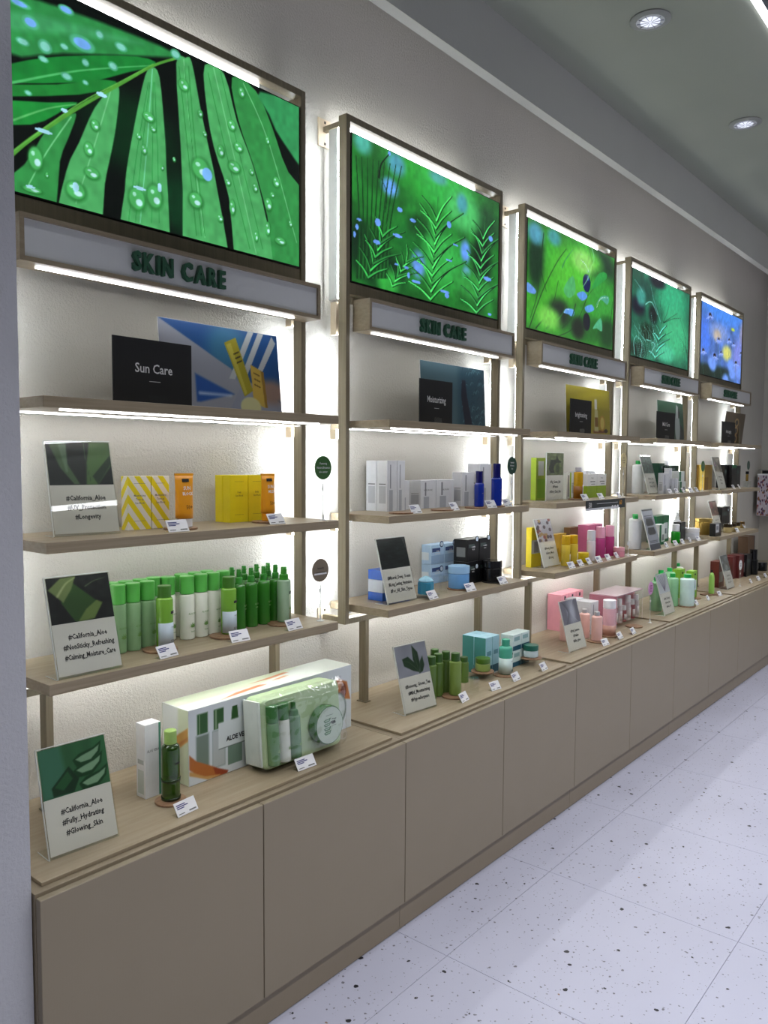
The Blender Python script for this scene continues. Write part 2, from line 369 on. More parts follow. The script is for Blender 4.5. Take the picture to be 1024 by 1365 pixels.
SCREENS = {
0: [
('e',(0.02,0.16,0.07),0.37,0.463,0.276,0.198,0.3),
('e',(0.03,0.2,0.1),0.516,0.169,0.128,0.157,0.3),
('p',(0.18,0.55,0.28),[(0.035,0.867),(0.169,0.933),(0.457,0.974),(0.505,0.951),(0.435,0.9),(0.167,0.719),(0.031,0.62)],0.02),
('p',(0.25,0.62,0.38),[(0.034,0.81),(0.169,0.873),(0.404,0.943),(0.168,0.813),(0.033,0.731)],0.03),
('p',(0.1,0.5,0.2),[(0.031,0.573),(0.167,0.707),(0.383,0.863),(0.445,0.866),(0.352,0.76),(0.21,0.612),(-0.071,0.428)],0.006),
('s',(0.3,0.7,0.4),0.012,0.004,[(0.03,0.486),(0.21,0.669),(0.44,0.859)],0.004),
('p',(0.12,0.5,0.2),[(-0.071,0.409),(0.148,0.561),(0.256,0.659),(0.322,0.685),(0.209,0.553),(-0.072,0.363)],0.006),
('p',(0.12,0.55,0.22),[(-0.072,0.345),(0.122,0.459),(0.204,0.512),(0.164,0.448),(0.079,0.329),(-0.073,0.258)],0.006),
('s',(0.35,0.72,0.4),0.01,0.004,[(0.027,0.312),(0.121,0.429),(0.2,0.501)],0.004),
('p',(0.3,0.66,0.38),[(0.544,0.974),(0.566,0.969),(0.594,0.753),(0.622,0.558),(0.657,0.308),(0.696,-0.147),(0.543,-0.157),(0.53,0.246),(0.524,0.502),(0.512,0.922)],0.006),
('p',(0.3,0.66,0.38),[(0.613,0.985),(0.685,0.988),(0.734,0.751),(0.799,0.528),(0.852,0.248),(0.905,-0.148),(0.742,-0.152),(0.701,0.292),(0.644,0.553),(0.618,0.768)],0.006),
('p',(0.2,0.56,0.28),[(0.716,0.989),(0.811,0.976),(0.881,0.803),(0.952,0.57),(1.099,0.374),(1.099,-0.15),(0.911,-0.146),(0.859,0.251),(0.801,0.529),(0.741,0.755)],0.006),
('p',(0.2,0.58,0.34),[(0.83,0.983),(1.102,0.99),(1.101,0.555),(0.924,0.75),(0.868,0.871)],0.015),
('p',(0.3,0.66,0.38),[(0.432,0.844),(0.455,0.807),(0.469,0.556),(0.474,0.355),(0.472,-0.145),(0.326,-0.161),(0.339,0.152),(0.348,0.288),(0.375,0.532),(0.408,0.782)],0.006),
('p',(0.3,0.66,0.38),[(0.311,0.664),(0.327,0.647),(0.315,0.463),(0.3,0.326),(0.279,0.155),(0.254,-0.149),(0.142,-0.152),(0.17,0.162),(0.207,0.321),(0.254,0.521)],0.006),
('p',(0.2,0.56,0.28),[(0.189,0.448),(0.199,0.436),(0.176,0.318),(0.153,0.199),(0.116,-0.143),(-0.073,-0.157),(0.06,0.134),(0.12,0.331)],0.006),
('s',(0.46,0.8,0.54),0.006,0.005,[(0.538,0.958),(0.564,0.525),(0.608,0.024)],0.004),
('s',(0.46,0.8,0.54),0.006,0.005,[(0.646,0.991),(0.708,0.626),(0.81,0.01)],0.004),
('s',(0.46,0.8,0.54),0.006,0.005,[(0.761,0.985),(0.867,0.698),(0.989,0.148)],0.004),
('s',(0.45,0.82,0.62),0.006,0.005,[(0.432,0.832),(0.412,0.438),(0.386,0.009)],0.004),
('s',(0.46,0.8,0.54),0.006,0.005,[(0.303,0.646),(0.253,0.347),(0.195,0.02)],0.004),
('s',(0.46,0.8,0.54),0.006,0.005,[(0.186,0.431),(0.119,0.226),(0.067,0.035)],0.004),
('s',(0.13,0.5,0.2),0.004,0.004,[(0.541,0.926),(0.564,0.525),(0.596,0.028)],0.004),
('s',(0.13,0.5,0.2),0.004,0.004,[(0.555,0.935),(0.575,0.532),(0.608,0.033)],0.004),
('s',(0.13,0.5,0.2),0.004,0.004,[(0.521,0.911),(0.547,0.515),(0.578,0.021)],0.004),
('s',(0.12,0.5,0.2),0.004,0.004,[(0.625,0.949),(0.689,0.56),(0.784,0.028)],0.004),
('s',(0.12,0.5,0.2),0.004,0.004,[(0.673,0.983),(0.74,0.589),(0.838,0.049)],0.004),
('s',(0.12,0.52,0.22),0.003,0.003,[(0.419,0.757),(0.379,0.37),(0.349,-0.007)],0.004),
('s',(0.12,0.52,0.22),0.003,0.003,[(0.424,0.76),(0.394,0.379),(0.371,0.003)],0.004),
('s',(0.12,0.52,0.22),0.003,0.003,[(0.434,0.767),(0.429,0.398),(0.423,0.025)],0.004),
('s',(0.12,0.52,0.22),0.003,0.003,[(0.439,0.771),(0.446,0.407),(0.448,0.036)],0.004),
('s',(0.32,0.62,0.22),0.02,0.012,[(0.025,0.152),(0.078,0.262),(0.2,0.478),(0.332,0.69),(0.435,0.854),(0.521,0.958)],0.004),
('s',(0.4,0.72,0.3),0.006,0.004,[(0.026,0.167),(0.2,0.494),(0.332,0.701),(0.435,0.862)],0.004),
('e',(0.14,0.46,0.2),0.597,0.397,0.067,0.064,0.06),
('e',(0.3,0.7,0.38),0.595,0.402,0.057,0.056,0.03),
('e',(0.72,0.93,0.92),0.604,0.385,0.026,0.018,0.04),
('e',(0.62,0.9,0.78),0.585,0.421,0.017,0.011,0.04),
('e',(0.14,0.46,0.2),0.724,0.475,0.05,0.037,0.06),
('e',(0.3,0.7,0.38),0.723,0.48,0.041,0.032,0.03),
('e',(0.72,0.93,0.92),0.729,0.471,0.019,0.01,0.04),
('e',(0.62,0.9,0.78),0.715,0.49,0.013,0.006,0.04),
('e',(0.14,0.46,0.2),0.715,0.71,0.031,0.033,0.06),
('e',(0.3,0.7,0.38),0.714,0.715,0.028,0.029,0.03),
('e',(0.72,0.93,0.92),0.718,0.706,0.011,0.009,0.04),
('e',(0.62,0.9,0.78),0.709,0.725,0.007,0.006,0.04),
('e',(0.14,0.46,0.2),0.741,0.599,0.037,0.03,0.06),
('e',(0.3,0.7,0.38),0.74,0.604,0.031,0.026,0.03),
('e',(0.72,0.93,0.92),0.745,0.596,0.013,0.008,0.04),
('e',(0.62,0.9,0.78),0.734,0.612,0.009,0.005,0.04),
('e',(0.14,0.46,0.2),0.577,0.214,0.052,0.048,0.06),
('e',(0.3,0.7,0.38),0.576,0.218,0.043,0.041,0.03),
('e',(0.72,0.93,0.92),0.582,0.205,0.02,0.013,0.04),
('e',(0.62,0.9,0.78),0.568,0.233,0.011,0.008,0.04),
('e',(0.14,0.46,0.2),0.672,0.538,0.028,0.036,0.06),
('e',(0.3,0.7,0.38),0.671,0.543,0.022,0.031,0.03),
('e',(0.72,0.93,0.92),0.674,0.533,0.011,0.01,0.04),
('e',(0.62,0.9,0.78),0.667,0.554,0.006,0.006,0.04),
('e',(0.14,0.46,0.2),0.865,0.326,0.031,0.042,0.06),
('e',(0.3,0.7,0.38),0.863,0.331,0.028,0.036,0.03),
('e',(0.72,0.93,0.92),0.867,0.319,0.013,0.012,0.04),
('e',(0.62,0.9,0.78),0.859,0.345,0.007,0.007,0.04),
('e',(0.14,0.46,0.2),0.716,0.238,0.024,0.047,0.06),
('e',(0.3,0.7,0.38),0.714,0.243,0.02,0.041,0.03),
('e',(0.72,0.93,0.92),0.717,0.229,0.009,0.013,0.04),
('e',(0.62,0.9,0.78),0.711,0.259,0.006,0.007,0.04),
('e',(0.14,0.46,0.2),0.917,0.123,0.05,0.025,0.06),
('e',(0.3,0.7,0.38),0.915,0.128,0.043,0.021,0.03),
('e',(0.72,0.93,0.92),0.922,0.123,0.019,0.007,0.04),
('e',(0.62,0.9,0.78),0.907,0.135,0.013,0.004,0.04),
('e',(0.14,0.46,0.2),0.809,0.399,0.022,0.028,0.06),
('e',(0.3,0.7,0.38),0.808,0.404,0.017,0.024,0.03),
('e',(0.72,0.93,0.92),0.81,0.396,0.009,0.008,0.04),
('e',(0.62,0.9,0.78),0.804,0.413,0.006,0.005,0.04),
('e',(0.14,0.46,0.2),0.862,0.177,0.022,0.045,0.06),
('e',(0.3,0.7,0.38),0.86,0.182,0.019,0.039,0.03),
('e',(0.72,0.93,0.92),0.863,0.168,0.009,0.012,0.04),
('e',(0.62,0.9,0.78),0.857,0.198,0.006,0.007,0.04),
('e',(0.14,0.46,0.2),0.419,0.573,0.039,0.027,0.06),
('e',(0.3,0.7,0.38),0.418,0.578,0.033,0.024,0.03),
('e',(0.72,0.93,0.92),0.423,0.572,0.015,0.008,0.04),
('e',(0.62,0.9,0.78),0.412,0.584,0.009,0.004,0.04),
('e',(0.14,0.46,0.2),0.378,0.125,0.055,0.063,0.06),
('e',(0.3,0.7,0.38),0.377,0.13,0.046,0.055,0.03),
('e',(0.72,0.93,0.92),0.384,0.112,0.02,0.018,0.04),
('e',(0.62,0.9,0.78),0.369,0.15,0.011,0.011,0.04),
('e',(0.14,0.46,0.2),0.435,0.164,0.052,0.067,0.06),
('e',(0.3,0.7,0.38),0.434,0.169,0.044,0.059,0.03),
('e',(0.72,0.93,0.92),0.441,0.149,0.019,0.018,0.04),
('e',(0.62,0.9,0.78),0.427,0.191,0.011,0.011,0.04),
('e',(0.14,0.46,0.2),0.386,0.454,0.017,0.017,0.06),
('e',(0.3,0.7,0.38),0.385,0.459,0.013,0.016,0.03),
('e',(0.72,0.93,0.92),0.387,0.454,0.006,0.005,0.04),
('e',(0.62,0.9,0.78),0.382,0.464,0.004,0.003,0.04),
('e',(0.14,0.46,0.2),0.538,0.819,0.037,0.034,0.06),
('e',(0.3,0.7,0.38),0.537,0.824,0.031,0.03,0.03),
('e',(0.72,0.93,0.92),0.542,0.815,0.013,0.009,0.04),
('e',(0.62,0.9,0.78),0.532,0.833,0.007,0.006,0.04),
('e',(0.14,0.46,0.2),0.596,0.704,0.019,0.023,0.06),
('e',(0.3,0.7,0.38),0.595,0.708,0.015,0.019,0.03),
('e',(0.72,0.93,0.92),0.597,0.702,0.007,0.006,0.04),
('e',(0.62,0.9,0.78),0.592,0.715,0.004,0.004,0.04),
('e',(0.14,0.46,0.2),0.668,0.154,0.022,0.023,0.06),
('e',(0.3,0.7,0.38),0.666,0.159,0.02,0.02,0.03),
('e',(0.72,0.93,0.92),0.669,0.153,0.009,0.007,0.04),
('e',(0.62,0.9,0.78),0.663,0.166,0.006,0.004,0.04),
('e',(0.14,0.46,0.2),0.812,0.11,0.017,0.034,0.06),
('e',(0.3,0.7,0.38),0.811,0.115,0.015,0.029,0.03),
('e',(0.72,0.93,0.92),0.813,0.105,0.006,0.01,0.04),
('e',(0.62,0.9,0.78),0.808,0.128,0.004,0.006,0.04),
('e',(0.14,0.46,0.2),0.502,0.399,0.011,0.013,0.06),
('e',(0.3,0.7,0.38),0.501,0.403,0.009,0.01,0.03),
('e',(0.72,0.93,0.92),0.502,0.4,0.004,0.003,0.04),
('e',(0.62,0.9,0.78),0.499,0.407,0.004,0.002,0.04),
('e',(0.14,0.46,0.2),0.403,0.395,0.018,0.027,0.06),
('e',(0.3,0.7,0.38),0.402,0.399,0.017,0.023,0.03),
('e',(0.72,0.93,0.92),0.404,0.392,0.007,0.008,0.04),
('e',(0.62,0.9,0.78),0.399,0.408,0.004,0.005,0.04),
('e',(0.14,0.46,0.2),0.461,0.333,0.011,0.016,0.06),
('e',(0.3,0.7,0.38),0.46,0.337,0.009,0.013,0.03),
('e',(0.72,0.93,0.92),0.462,0.333,0.004,0.004,0.04),
('e',(0.62,0.9,0.78),0.459,0.342,0.002,0.002,0.04),
('e',(0.14,0.46,0.2),0.433,0.52,0.02,0.018,0.06),
('e',(0.3,0.7,0.38),0.432,0.525,0.017,0.016,0.03),
('e',(0.72,0.93,0.92),0.434,0.52,0.009,0.005,0.04),
('e',(0.62,0.9,0.78),0.429,0.53,0.004,0.003,0.04),
('e',(0.14,0.46,0.2),0.254,0.43,0.028,0.029,0.06),
('e',(0.3,0.7,0.38),0.254,0.434,0.022,0.025,0.03),
('e',(0.72,0.93,0.92),0.257,0.426,0.009,0.007,0.04),
('e',(0.62,0.9,0.78),0.249,0.442,0.007,0.004,0.04),
('e',(0.14,0.46,0.2),0.235,0.301,0.028,0.037,0.06),
('e',(0.3,0.7,0.38),0.234,0.305,0.024,0.032,0.03),
('e',(0.72,0.93,0.92),0.237,0.295,0.011,0.01,0.04),
('e',(0.62,0.9,0.78),0.229,0.317,0.007,0.006,0.04),
('e',(0.14,0.46,0.2),0.243,0.187,0.044,0.031,0.06),
('e',(0.3,0.7,0.38),0.242,0.192,0.037,0.027,0.03),
('e',(0.72,0.93,0.92),0.247,0.184,0.017,0.009,0.04),
('e',(0.62,0.9,0.78),0.235,0.2,0.011,0.005,0.04),
('e',(0.14,0.46,0.2),0.196,0.078,0.057,0.048,0.06),
('e',(0.3,0.7,0.38),0.195,0.082,0.048,0.041,0.03),
('e',(0.72,0.93,0.92),0.202,0.07,0.022,0.013,0.04),
('e',(0.62,0.9,0.78),0.186,0.097,0.015,0.008,0.04),
('e',(0.14,0.46,0.2),0.09,0.175,0.039,0.06,0.06),
('e',(0.3,0.7,0.38),0.089,0.179,0.033,0.052,0.03),
('e',(0.72,0.93,0.92),0.094,0.162,0.015,0.017,0.04),
('e',(0.62,0.9,0.78),0.083,0.2,0.009,0.011,0.04),
('e',(0.14,0.46,0.2),0.08,0.025,0.052,0.016,0.06),
('e',(0.3,0.7,0.38),0.079,0.029,0.044,0.014,0.03),
('e',(0.72,0.93,0.92),0.086,0.027,0.019,0.005,0.04),
('e',(0.62,0.9,0.78),0.071,0.031,0.013,0.003,0.04),
('e',(0.14,0.46,0.2),0.118,0.113,0.011,0.014,0.06),
('e',(0.3,0.7,0.38),0.118,0.117,0.007,0.012,0.03),
('e',(0.72,0.93,0.92),0.119,0.113,0.004,0.004,0.04),
('e',(0.62,0.9,0.78),0.116,0.121,0.002,0.002,0.04),
('e',(0.14,0.46,0.2),0.612,0.6,0.015,0.016,0.06),
('e',(0.3,0.7,0.38),0.611,0.605,0.013,0.014,0.03),
('e',(0.72,0.93,0.92),0.613,0.601,0.006,0.005,0.04),
('e',(0.62,0.9,0.78),0.608,0.61,0.004,0.003,0.04),
('e',(0.14,0.46,0.2),0.699,0.377,0.022,0.023,0.06),
('e',(0.3,0.7,0.38),0.697,0.382,0.02,0.02,0.03),
('e',(0.72,0.93,0.92),0.7,0.376,0.009,0.007,0.04),
('e',(0.62,0.9,0.78),0.694,0.389,0.006,0.004,0.04),
('e',(0.14,0.46,0.2),0.793,0.485,0.022,0.02,0.06),
('e',(0.3,0.7,0.38),0.792,0.49,0.019,0.018,0.03),
('e',(0.72,0.93,0.92),0.795,0.485,0.007,0.006,0.04),
('e',(0.62,0.9,0.78),0.789,0.496,0.004,0.003,0.04),
('e',(0.14,0.46,0.2),0.899,0.478,0.031,0.035,0.06),
('e',(0.3,0.7,0.38),0.898,0.483,0.026,0.03,0.03),
('e',(0.72,0.93,0.92),0.901,0.473,0.013,0.009,0.04),
('e',(0.62,0.9,0.78),0.893,0.494,0.007,0.006,0.04),
('e',(0.14,0.46,0.2),0.756,0.925,0.024,0.034,0.06),
('e',(0.3,0.7,0.38),0.754,0.929,0.022,0.028,0.03),
('e',(0.72,0.93,0.92),0.757,0.92,0.009,0.009,0.04),
('e',(0.62,0.9,0.78),0.751,0.94,0.006,0.006,0.04),
('e',(0.14,0.46,0.2),0.862,0.709,0.017,0.024,0.06),
('e',(0.3,0.7,0.38),0.86,0.714,0.015,0.021,0.03),
('e',(0.72,0.93,0.92),0.863,0.707,0.006,0.007,0.04),
('e',(0.62,0.9,0.78),0.858,0.721,0.004,0.004,0.04),
('e',(0.14,0.46,0.2),0.962,0.251,0.019,0.021,0.06),
('e',(0.3,0.7,0.38),0.961,0.256,0.015,0.018,0.03),
('e',(0.72,0.93,0.92),0.963,0.25,0.007,0.006,0.04),
('e',(0.62,0.9,0.78),0.958,0.264,0.004,0.004,0.04),
('e',(0.14,0.46,0.2),0.882,0.392,0.017,0.018,0.06),
('e',(0.3,0.7,0.38),0.88,0.397,0.017,0.015,0.03),
('e',(0.72,0.93,0.92),0.883,0.392,0.006,0.005,0.04),
('e',(0.62,0.9,0.78),0.878,0.402,0.004,0.003,0.04),
('e',(0.5,0.75,1),0.619,0.382,0.035,0.036,0.02),
('e',(0.3,0.68,0.5),0.221,0.807,0.068,0.037,0.03),
('e',(0.45,0.68,0.95),0.221,0.807,0.046,0.024,0.03),
('e',(0.3,0.68,0.5),0.084,0.8,0.041,0.03,0.03),
('e',(0.45,0.68,0.95),0.084,0.8,0.028,0.019,0.03),
('e',(0.3,0.68,0.5),0.12,0.717,0.035,0.032,0.03),
('e',(0.5,0.82,0.75),0.12,0.717,0.024,0.021,0.03),
('e',(0.3,0.68,0.5),0.063,0.697,0.033,0.018,0.03),
('e',(0.5,0.82,0.75),0.063,0.697,0.024,0.012,0.03),
('e',(0.3,0.68,0.5),0.178,0.933,0.041,0.021,0.03),
('e',(0.45,0.68,0.95),0.178,0.933,0.03,0.014,0.03),
('e',(0.3,0.68,0.5),0.271,0.888,0.024,0.022,0.03),
('e',(0.5,0.82,0.75),0.271,0.888,0.017,0.014,0.03),
('e',(0.3,0.68,0.5),0.334,0.875,0.037,0.022,0.03),
('e',(0.5,0.82,0.75),0.334,0.875,0.026,0.015,0.03),
('e',(0.3,0.68,0.5),0.309,0.761,0.028,0.022,0.03),
('e',(0.5,0.82,0.75),0.309,0.761,0.019,0.014,0.03),
('e',(0.3,0.68,0.5),0.229,0.721,0.02,0.019,0.03),
('e',(0.5,0.82,0.75),0.229,0.721,0.015,0.012,0.03),
('e',(0.3,0.68,0.5),0.115,0.655,0.026,0.015,0.03),
('e',(0.5,0.82,0.75),0.115,0.655,0.018,0.01,0.03),
('e',(0.3,0.68,0.5),0.176,0.618,0.03,0.018,0.03),
('e',(0.5,0.82,0.75),0.176,0.618,0.02,0.012,0.03),
('e',(0.3,0.68,0.5),0.074,0.472,0.019,0.012,0.03),
('e',(0.5,0.82,0.75),0.074,0.472,0.013,0.008,0.03),
('e',(0.3,0.68,0.5),0.228,0.624,0.017,0.012,0.03),
('e',(0.5,0.82,0.75),0.228,0.624,0.011,0.008,0.03),
('e',(0.3,0.68,0.5),0.51,0.968,0.033,0.027,0.03),
('e',(0.5,0.82,0.75),0.51,0.968,0.024,0.017,0.03),
('e',(0.3,0.68,0.5),0.171,0.755,0.022,0.015,0.03),
('e',(0.5,0.82,0.75),0.171,0.755,0.017,0.01,0.03),
('e',(0.3,0.68,0.5),0.057,0.864,0.054,0.017,0.03),
('e',(0.45,0.68,0.95),0.057,0.864,0.037,0.011,0.03),
('e',(0.3,0.68,0.5),0.278,1.036,0.035,0.015,0.03),
('e',(0.5,0.82,0.75),0.278,1.036,0.024,0.01,0.03),
('e',(0.65,0.88,0.95),0.195,0.098,0.017,0.024,0.01),
('e',(0.65,0.88,0.95),0.274,0.596,0.03,0.011,0.01),
('e',(0.65,0.88,0.95),0.112,0.319,0.043,0.009,0.01),
('e',(0.65,0.88,0.95),0.168,0.451,0.017,0.009,0.01),
('e',(0.65,0.88,0.95),0.075,0.039,0.022,0.007,0.01),
('e',(0.65,0.88,0.95),0.386,0.188,0.039,0.008,0.01),
('e',(0.65,0.88,0.95),0.451,0.224,0.013,0.024,0.01),
],
1: [
('e',(0.16,0.62,0.2),0.437,0.96,0.368,0.196,0.35),
('e',(0.2,0.7,0.28),0.59,0.921,0.331,0.186,0.35),
('e',(0.1,0.4,0.14),0.1,0.859,0.165,0.135,0.35),
('e',(0.12,0.3,0.16),0.896,0.764,0.205,0.163,0.35),
('e',(0.3,0.75,0.4),0.721,0.794,0.222,0.157,0.35),
('e',(0.05,0.2,0.1),0.166,0.142,0.3,0.14,0.35),
('e',(0.22,0.7,0.3),0.532,0.372,0.357,0.203,0.35),
('e',(0.1,0.42,0.16),0.34,0.397,0.187,0.145,0.35),
('e',(0.3,0.7,0.62),0.057,0.969,0.091,0.074,0.35),
('e',(0.3,0.62,0.7),0.255,0.927,0.1,0.078,0.35),
('e',(0.3,0.65,0.6),0.527,0.973,0.115,0.049,0.35),
('e',(0.28,0.62,0.66),0.704,0.856,0.074,0.076,0.35),
('e',(0.4,0.62,0.95),0.733,0.483,0.068,0.085,0.35),
('e',(0.4,0.65,0.95),0.216,0.744,0.089,0.062,0.35),
('e',(0.4,0.62,0.9),0.744,0.292,0.063,0.071,0.35),
('e',(0.04,0.12,0.07),0.864,0.46,0.133,0.218,0.35),
('e',(0.08,0.3,0.12),0.396,0.549,0.137,0.081,0.35),
('e',(0.2,0.66,0.25),0.206,0.062,0.124,0.094,0.35),
('e',(0.05,0.18,0.09),0.041,0.277,0.113,0.164,0.35),
('e',(0.2,0.6,0.25),0.796,0.22,0.265,0.108,0.35),
('e',(0.4,0.6,0.9),0.398,0.256,0.081,0.098,0.35),
('s',(0.12,0.4,0.16),0.022,0.008,[(0.039,0.037),(0.04,0.426),(0.021,0.86)],0.004),
('s',(0.12,0.4,0.16),0.022,0.008,[(0.058,0.044),(0.062,0.436),(0.052,0.868)],0.004),
('s',(0.12,0.4,0.16),0.022,0.008,[(0.078,0.05),(0.084,0.446),(0.084,0.877)],0.004),
('s',(0.12,0.4,0.16),0.022,0.008,[(0.098,0.057),(0.107,0.455),(0.116,0.886)],0.004),
('s',(0.12,0.4,0.16),0.022,0.008,[(0.118,0.064),(0.129,0.465),(0.149,0.894)],0.004),
('s',(0.12,0.4,0.16),0.022,0.008,[(0.138,0.07),(0.152,0.475),(0.182,0.903)],0.004),
('s',(0.12,0.4,0.16),0.022,0.008,[(0.159,0.077),(0.175,0.485),(0.216,0.912)],0.004),
('s',(0.12,0.4,0.16),0.022,0.008,[(0.18,0.084),(0.199,0.496),(0.251,0.922)],0.004),
('s',(0.12,0.4,0.16),0.022,0.008,[(0.2,0.091),(0.222,0.506),(0.286,0.931)],0.004),
('s',(0.06,0.25,0.1),0.022,0.008,[(0.029,0.034),(0.04,0.426),(0.021,0.86)],0.004),
('s',(0.06,0.25,0.1),0.022,0.008,[(0.049,0.04),(0.062,0.436),(0.052,0.868)],0.004),
('s',(0.06,0.25,0.1),0.022,0.008,[(0.068,0.047),(0.084,0.446),(0.084,0.877)],0.004),
('s',(0.06,0.25,0.1),0.022,0.008,[(0.088,0.054),(0.107,0.455),(0.116,0.886)],0.004),
('s',(0.06,0.25,0.1),0.022,0.008,[(0.108,0.06),(0.129,0.465),(0.149,0.894)],0.004),
('s',(0.06,0.25,0.1),0.022,0.008,[(0.128,0.067),(0.152,0.475),(0.182,0.903)],0.004),
('s',(0.06,0.25,0.1),0.022,0.008,[(0.149,0.074),(0.175,0.485),(0.216,0.912)],0.004),
('s',(0.06,0.25,0.1),0.022,0.008,[(0.169,0.081),(0.199,0.496),(0.251,0.922)],0.004),
('s',(0.06,0.25,0.1),0.022,0.008,[(0.19,0.088),(0.222,0.506),(0.286,0.931)],0.004),
('s',(0.16,0.48,0.208),0.018,0.008,[(0.482,0.018),(0.511,0.423),(0.528,0.824)],0.004),
('s',(0.02,0.12,0.06),0.028,0.013,[(0.486,0.018),(0.42,0.076),(0.34,0.109)],0.004),
('s',(0.36,1,0.468),0.017,0.007,[(0.482,0.018),(0.415,0.076),(0.336,0.109)],0.004),
('s',(0.02,0.12,0.06),0.028,0.013,[(0.486,0.018),(0.554,0.118),(0.642,0.207)],0.004),
('s',(0.29,0.87,0.377),0.017,0.007,[(0.482,0.018),(0.55,0.118),(0.637,0.207)],0.004),
('s',(0.02,0.12,0.06),0.028,0.013,[(0.49,0.08),(0.423,0.168),(0.336,0.226)],0.004),
('s',(0.22,0.66,0.286),0.017,0.007,[(0.485,0.08),(0.418,0.168),(0.332,0.226)],0.004),
('s',(0.02,0.12,0.06),0.028,0.013,[(0.49,0.08),(0.558,0.213),(0.653,0.338)],0.004),
('s',(0.36,1,0.468),0.017,0.007,[(0.485,0.08),(0.554,0.213),(0.648,0.338)],0.004),
('s',(0.02,0.12,0.06),0.028,0.013,[(0.493,0.142),(0.433,0.263),(0.347,0.351)],0.004),
('s',(0.29,0.87,0.377),0.017,0.007,[(0.489,0.142),(0.429,0.263),(0.343,0.351)],0.004),
('s',(0.02,0.12,0.06),0.028,0.013,[(0.493,0.142),(0.603,0.282),(0.741,0.406)],0.004),
('s',(0.22,0.66,0.286),0.017,0.007,[(0.489,0.142),(0.598,0.282),(0.736,0.406)],0.004),
('s',(0.02,0.12,0.06),0.028,0.013,[(0.497,0.204),(0.438,0.262),(0.365,0.295)],0.004),
('s',(0.36,1,0.468),0.017,0.007,[(0.492,0.204),(0.433,0.262),(0.361,0.295)],0.004),
('s',(0.02,0.12,0.06),0.028,0.013,[(0.497,0.204),(0.557,0.304),(0.636,0.395)],0.004),
('s',(0.29,0.87,0.377),0.017,0.007,[(0.492,0.204),(0.553,0.304),(0.631,0.395)],0.004),
('s',(0.02,0.12,0.06),0.028,0.013,[(0.501,0.267),(0.442,0.352),(0.365,0.411)],0.004),
('s',(0.22,0.66,0.286),0.017,0.007,[(0.496,0.267),(0.438,0.352),(0.361,0.41)],0.004),
('s',(0.02,0.12,0.06),0.028,0.013,[(0.501,0.267),(0.559,0.396),(0.644,0.521)],0.004),
('s',(0.36,1,0.468),0.017,0.007,[(0.496,0.267),(0.555,0.396),(0.639,0.52)],0.004),
('s',(0.02,0.12,0.06),0.028,0.013,[(0.504,0.329),(0.454,0.446),(0.378,0.533)],0.004),
('s',(0.29,0.87,0.377),0.017,0.007,[(0.5,0.329),(0.45,0.446),(0.374,0.533)],0.004),
('s',(0.02,0.12,0.06),0.028,0.013,[(0.504,0.329),(0.602,0.469),(0.727,0.596)],0.004),
('s',(0.22,0.66,0.286),0.017,0.007,[(0.5,0.329),(0.597,0.469),(0.722,0.596)],0.004),
('s',(0.02,0.12,0.06),0.028,0.013,[(0.508,0.391),(0.456,0.447),(0.39,0.482)],0.004),
('s',(0.36,1,0.468),0.017,0.007,[(0.503,0.391),(0.451,0.447),(0.386,0.481)],0.004),
('s',(0.02,0.12,0.06),0.028,0.013,[(0.508,0.391),(0.56,0.489),(0.631,0.58)],0.004),
('s',(0.29,0.87,0.377),0.017,0.007,[(0.503,0.391),(0.556,0.489),(0.626,0.58)],0.004),
('s',(0.02,0.12,0.06),0.028,0.013,[(0.511,0.454),(0.462,0.537),(0.393,0.595)],0.004),
('s',(0.22,0.66,0.286),0.017,0.007,[(0.507,0.453),(0.457,0.537),(0.388,0.594)],0.004),
('s',(0.02,0.12,0.06),0.028,0.013,[(0.511,0.454),(0.561,0.578),(0.635,0.7)],0.004),
('s',(0.36,1,0.468),0.017,0.007,[(0.507,0.453),(0.556,0.578),(0.63,0.7)],0.004),
('s',(0.02,0.12,0.06),0.028,0.013,[(0.515,0.516),(0.475,0.629),(0.409,0.715)],0.004),
('s',(0.29,0.87,0.377),0.017,0.007,[(0.51,0.516),(0.47,0.628),(0.404,0.714)],0.004),
('s',(0.02,0.12,0.06),0.028,0.013,[(0.515,0.516),(0.601,0.654),(0.713,0.783)],0.004),
('s',(0.22,0.66,0.286),0.017,0.007,[(0.51,0.516),(0.596,0.654),(0.708,0.782)],0.004),
('s',(0.02,0.12,0.06),0.028,0.013,[(0.519,0.578),(0.474,0.633),(0.415,0.668)],0.004),
('s',(0.36,1,0.468),0.017,0.007,[(0.514,0.578),(0.469,0.633),(0.41,0.667)],0.004),
('s',(0.02,0.12,0.06),0.028,0.013,[(0.519,0.578),(0.564,0.673),(0.626,0.763)],0.004),
('s',(0.29,0.87,0.377),0.017,0.007,[(0.514,0.578),(0.559,0.672),(0.622,0.763)],0.004),
('s',(0.02,0.12,0.06),0.028,0.013,[(0.522,0.641),(0.481,0.721),(0.42,0.779)],0.004),
('s',(0.22,0.66,0.286),0.017,0.007,[(0.518,0.64),(0.476,0.721),(0.416,0.778)],0.004),
('s',(0.02,0.12,0.06),0.028,0.013,[(0.522,0.641),(0.563,0.759),(0.627,0.877)],0.004),
('s',(0.36,1,0.468),0.017,0.007,[(0.518,0.64),(0.559,0.759),(0.623,0.877)],0.004),
('s',(0.16,0.44,0.224),0.016,0.007,[(0.825,0.011),(0.863,0.423),(0.886,0.832)],0.004),
('s',(0.02,0.12,0.06),0.026,0.012,[(0.83,0.011),(0.773,0.059),(0.703,0.088)],0.004),
('s',(0.36,0.99,0.504),0.015,0.006,[(0.825,0.011),(0.767,0.06),(0.698,0.088)],0.004),
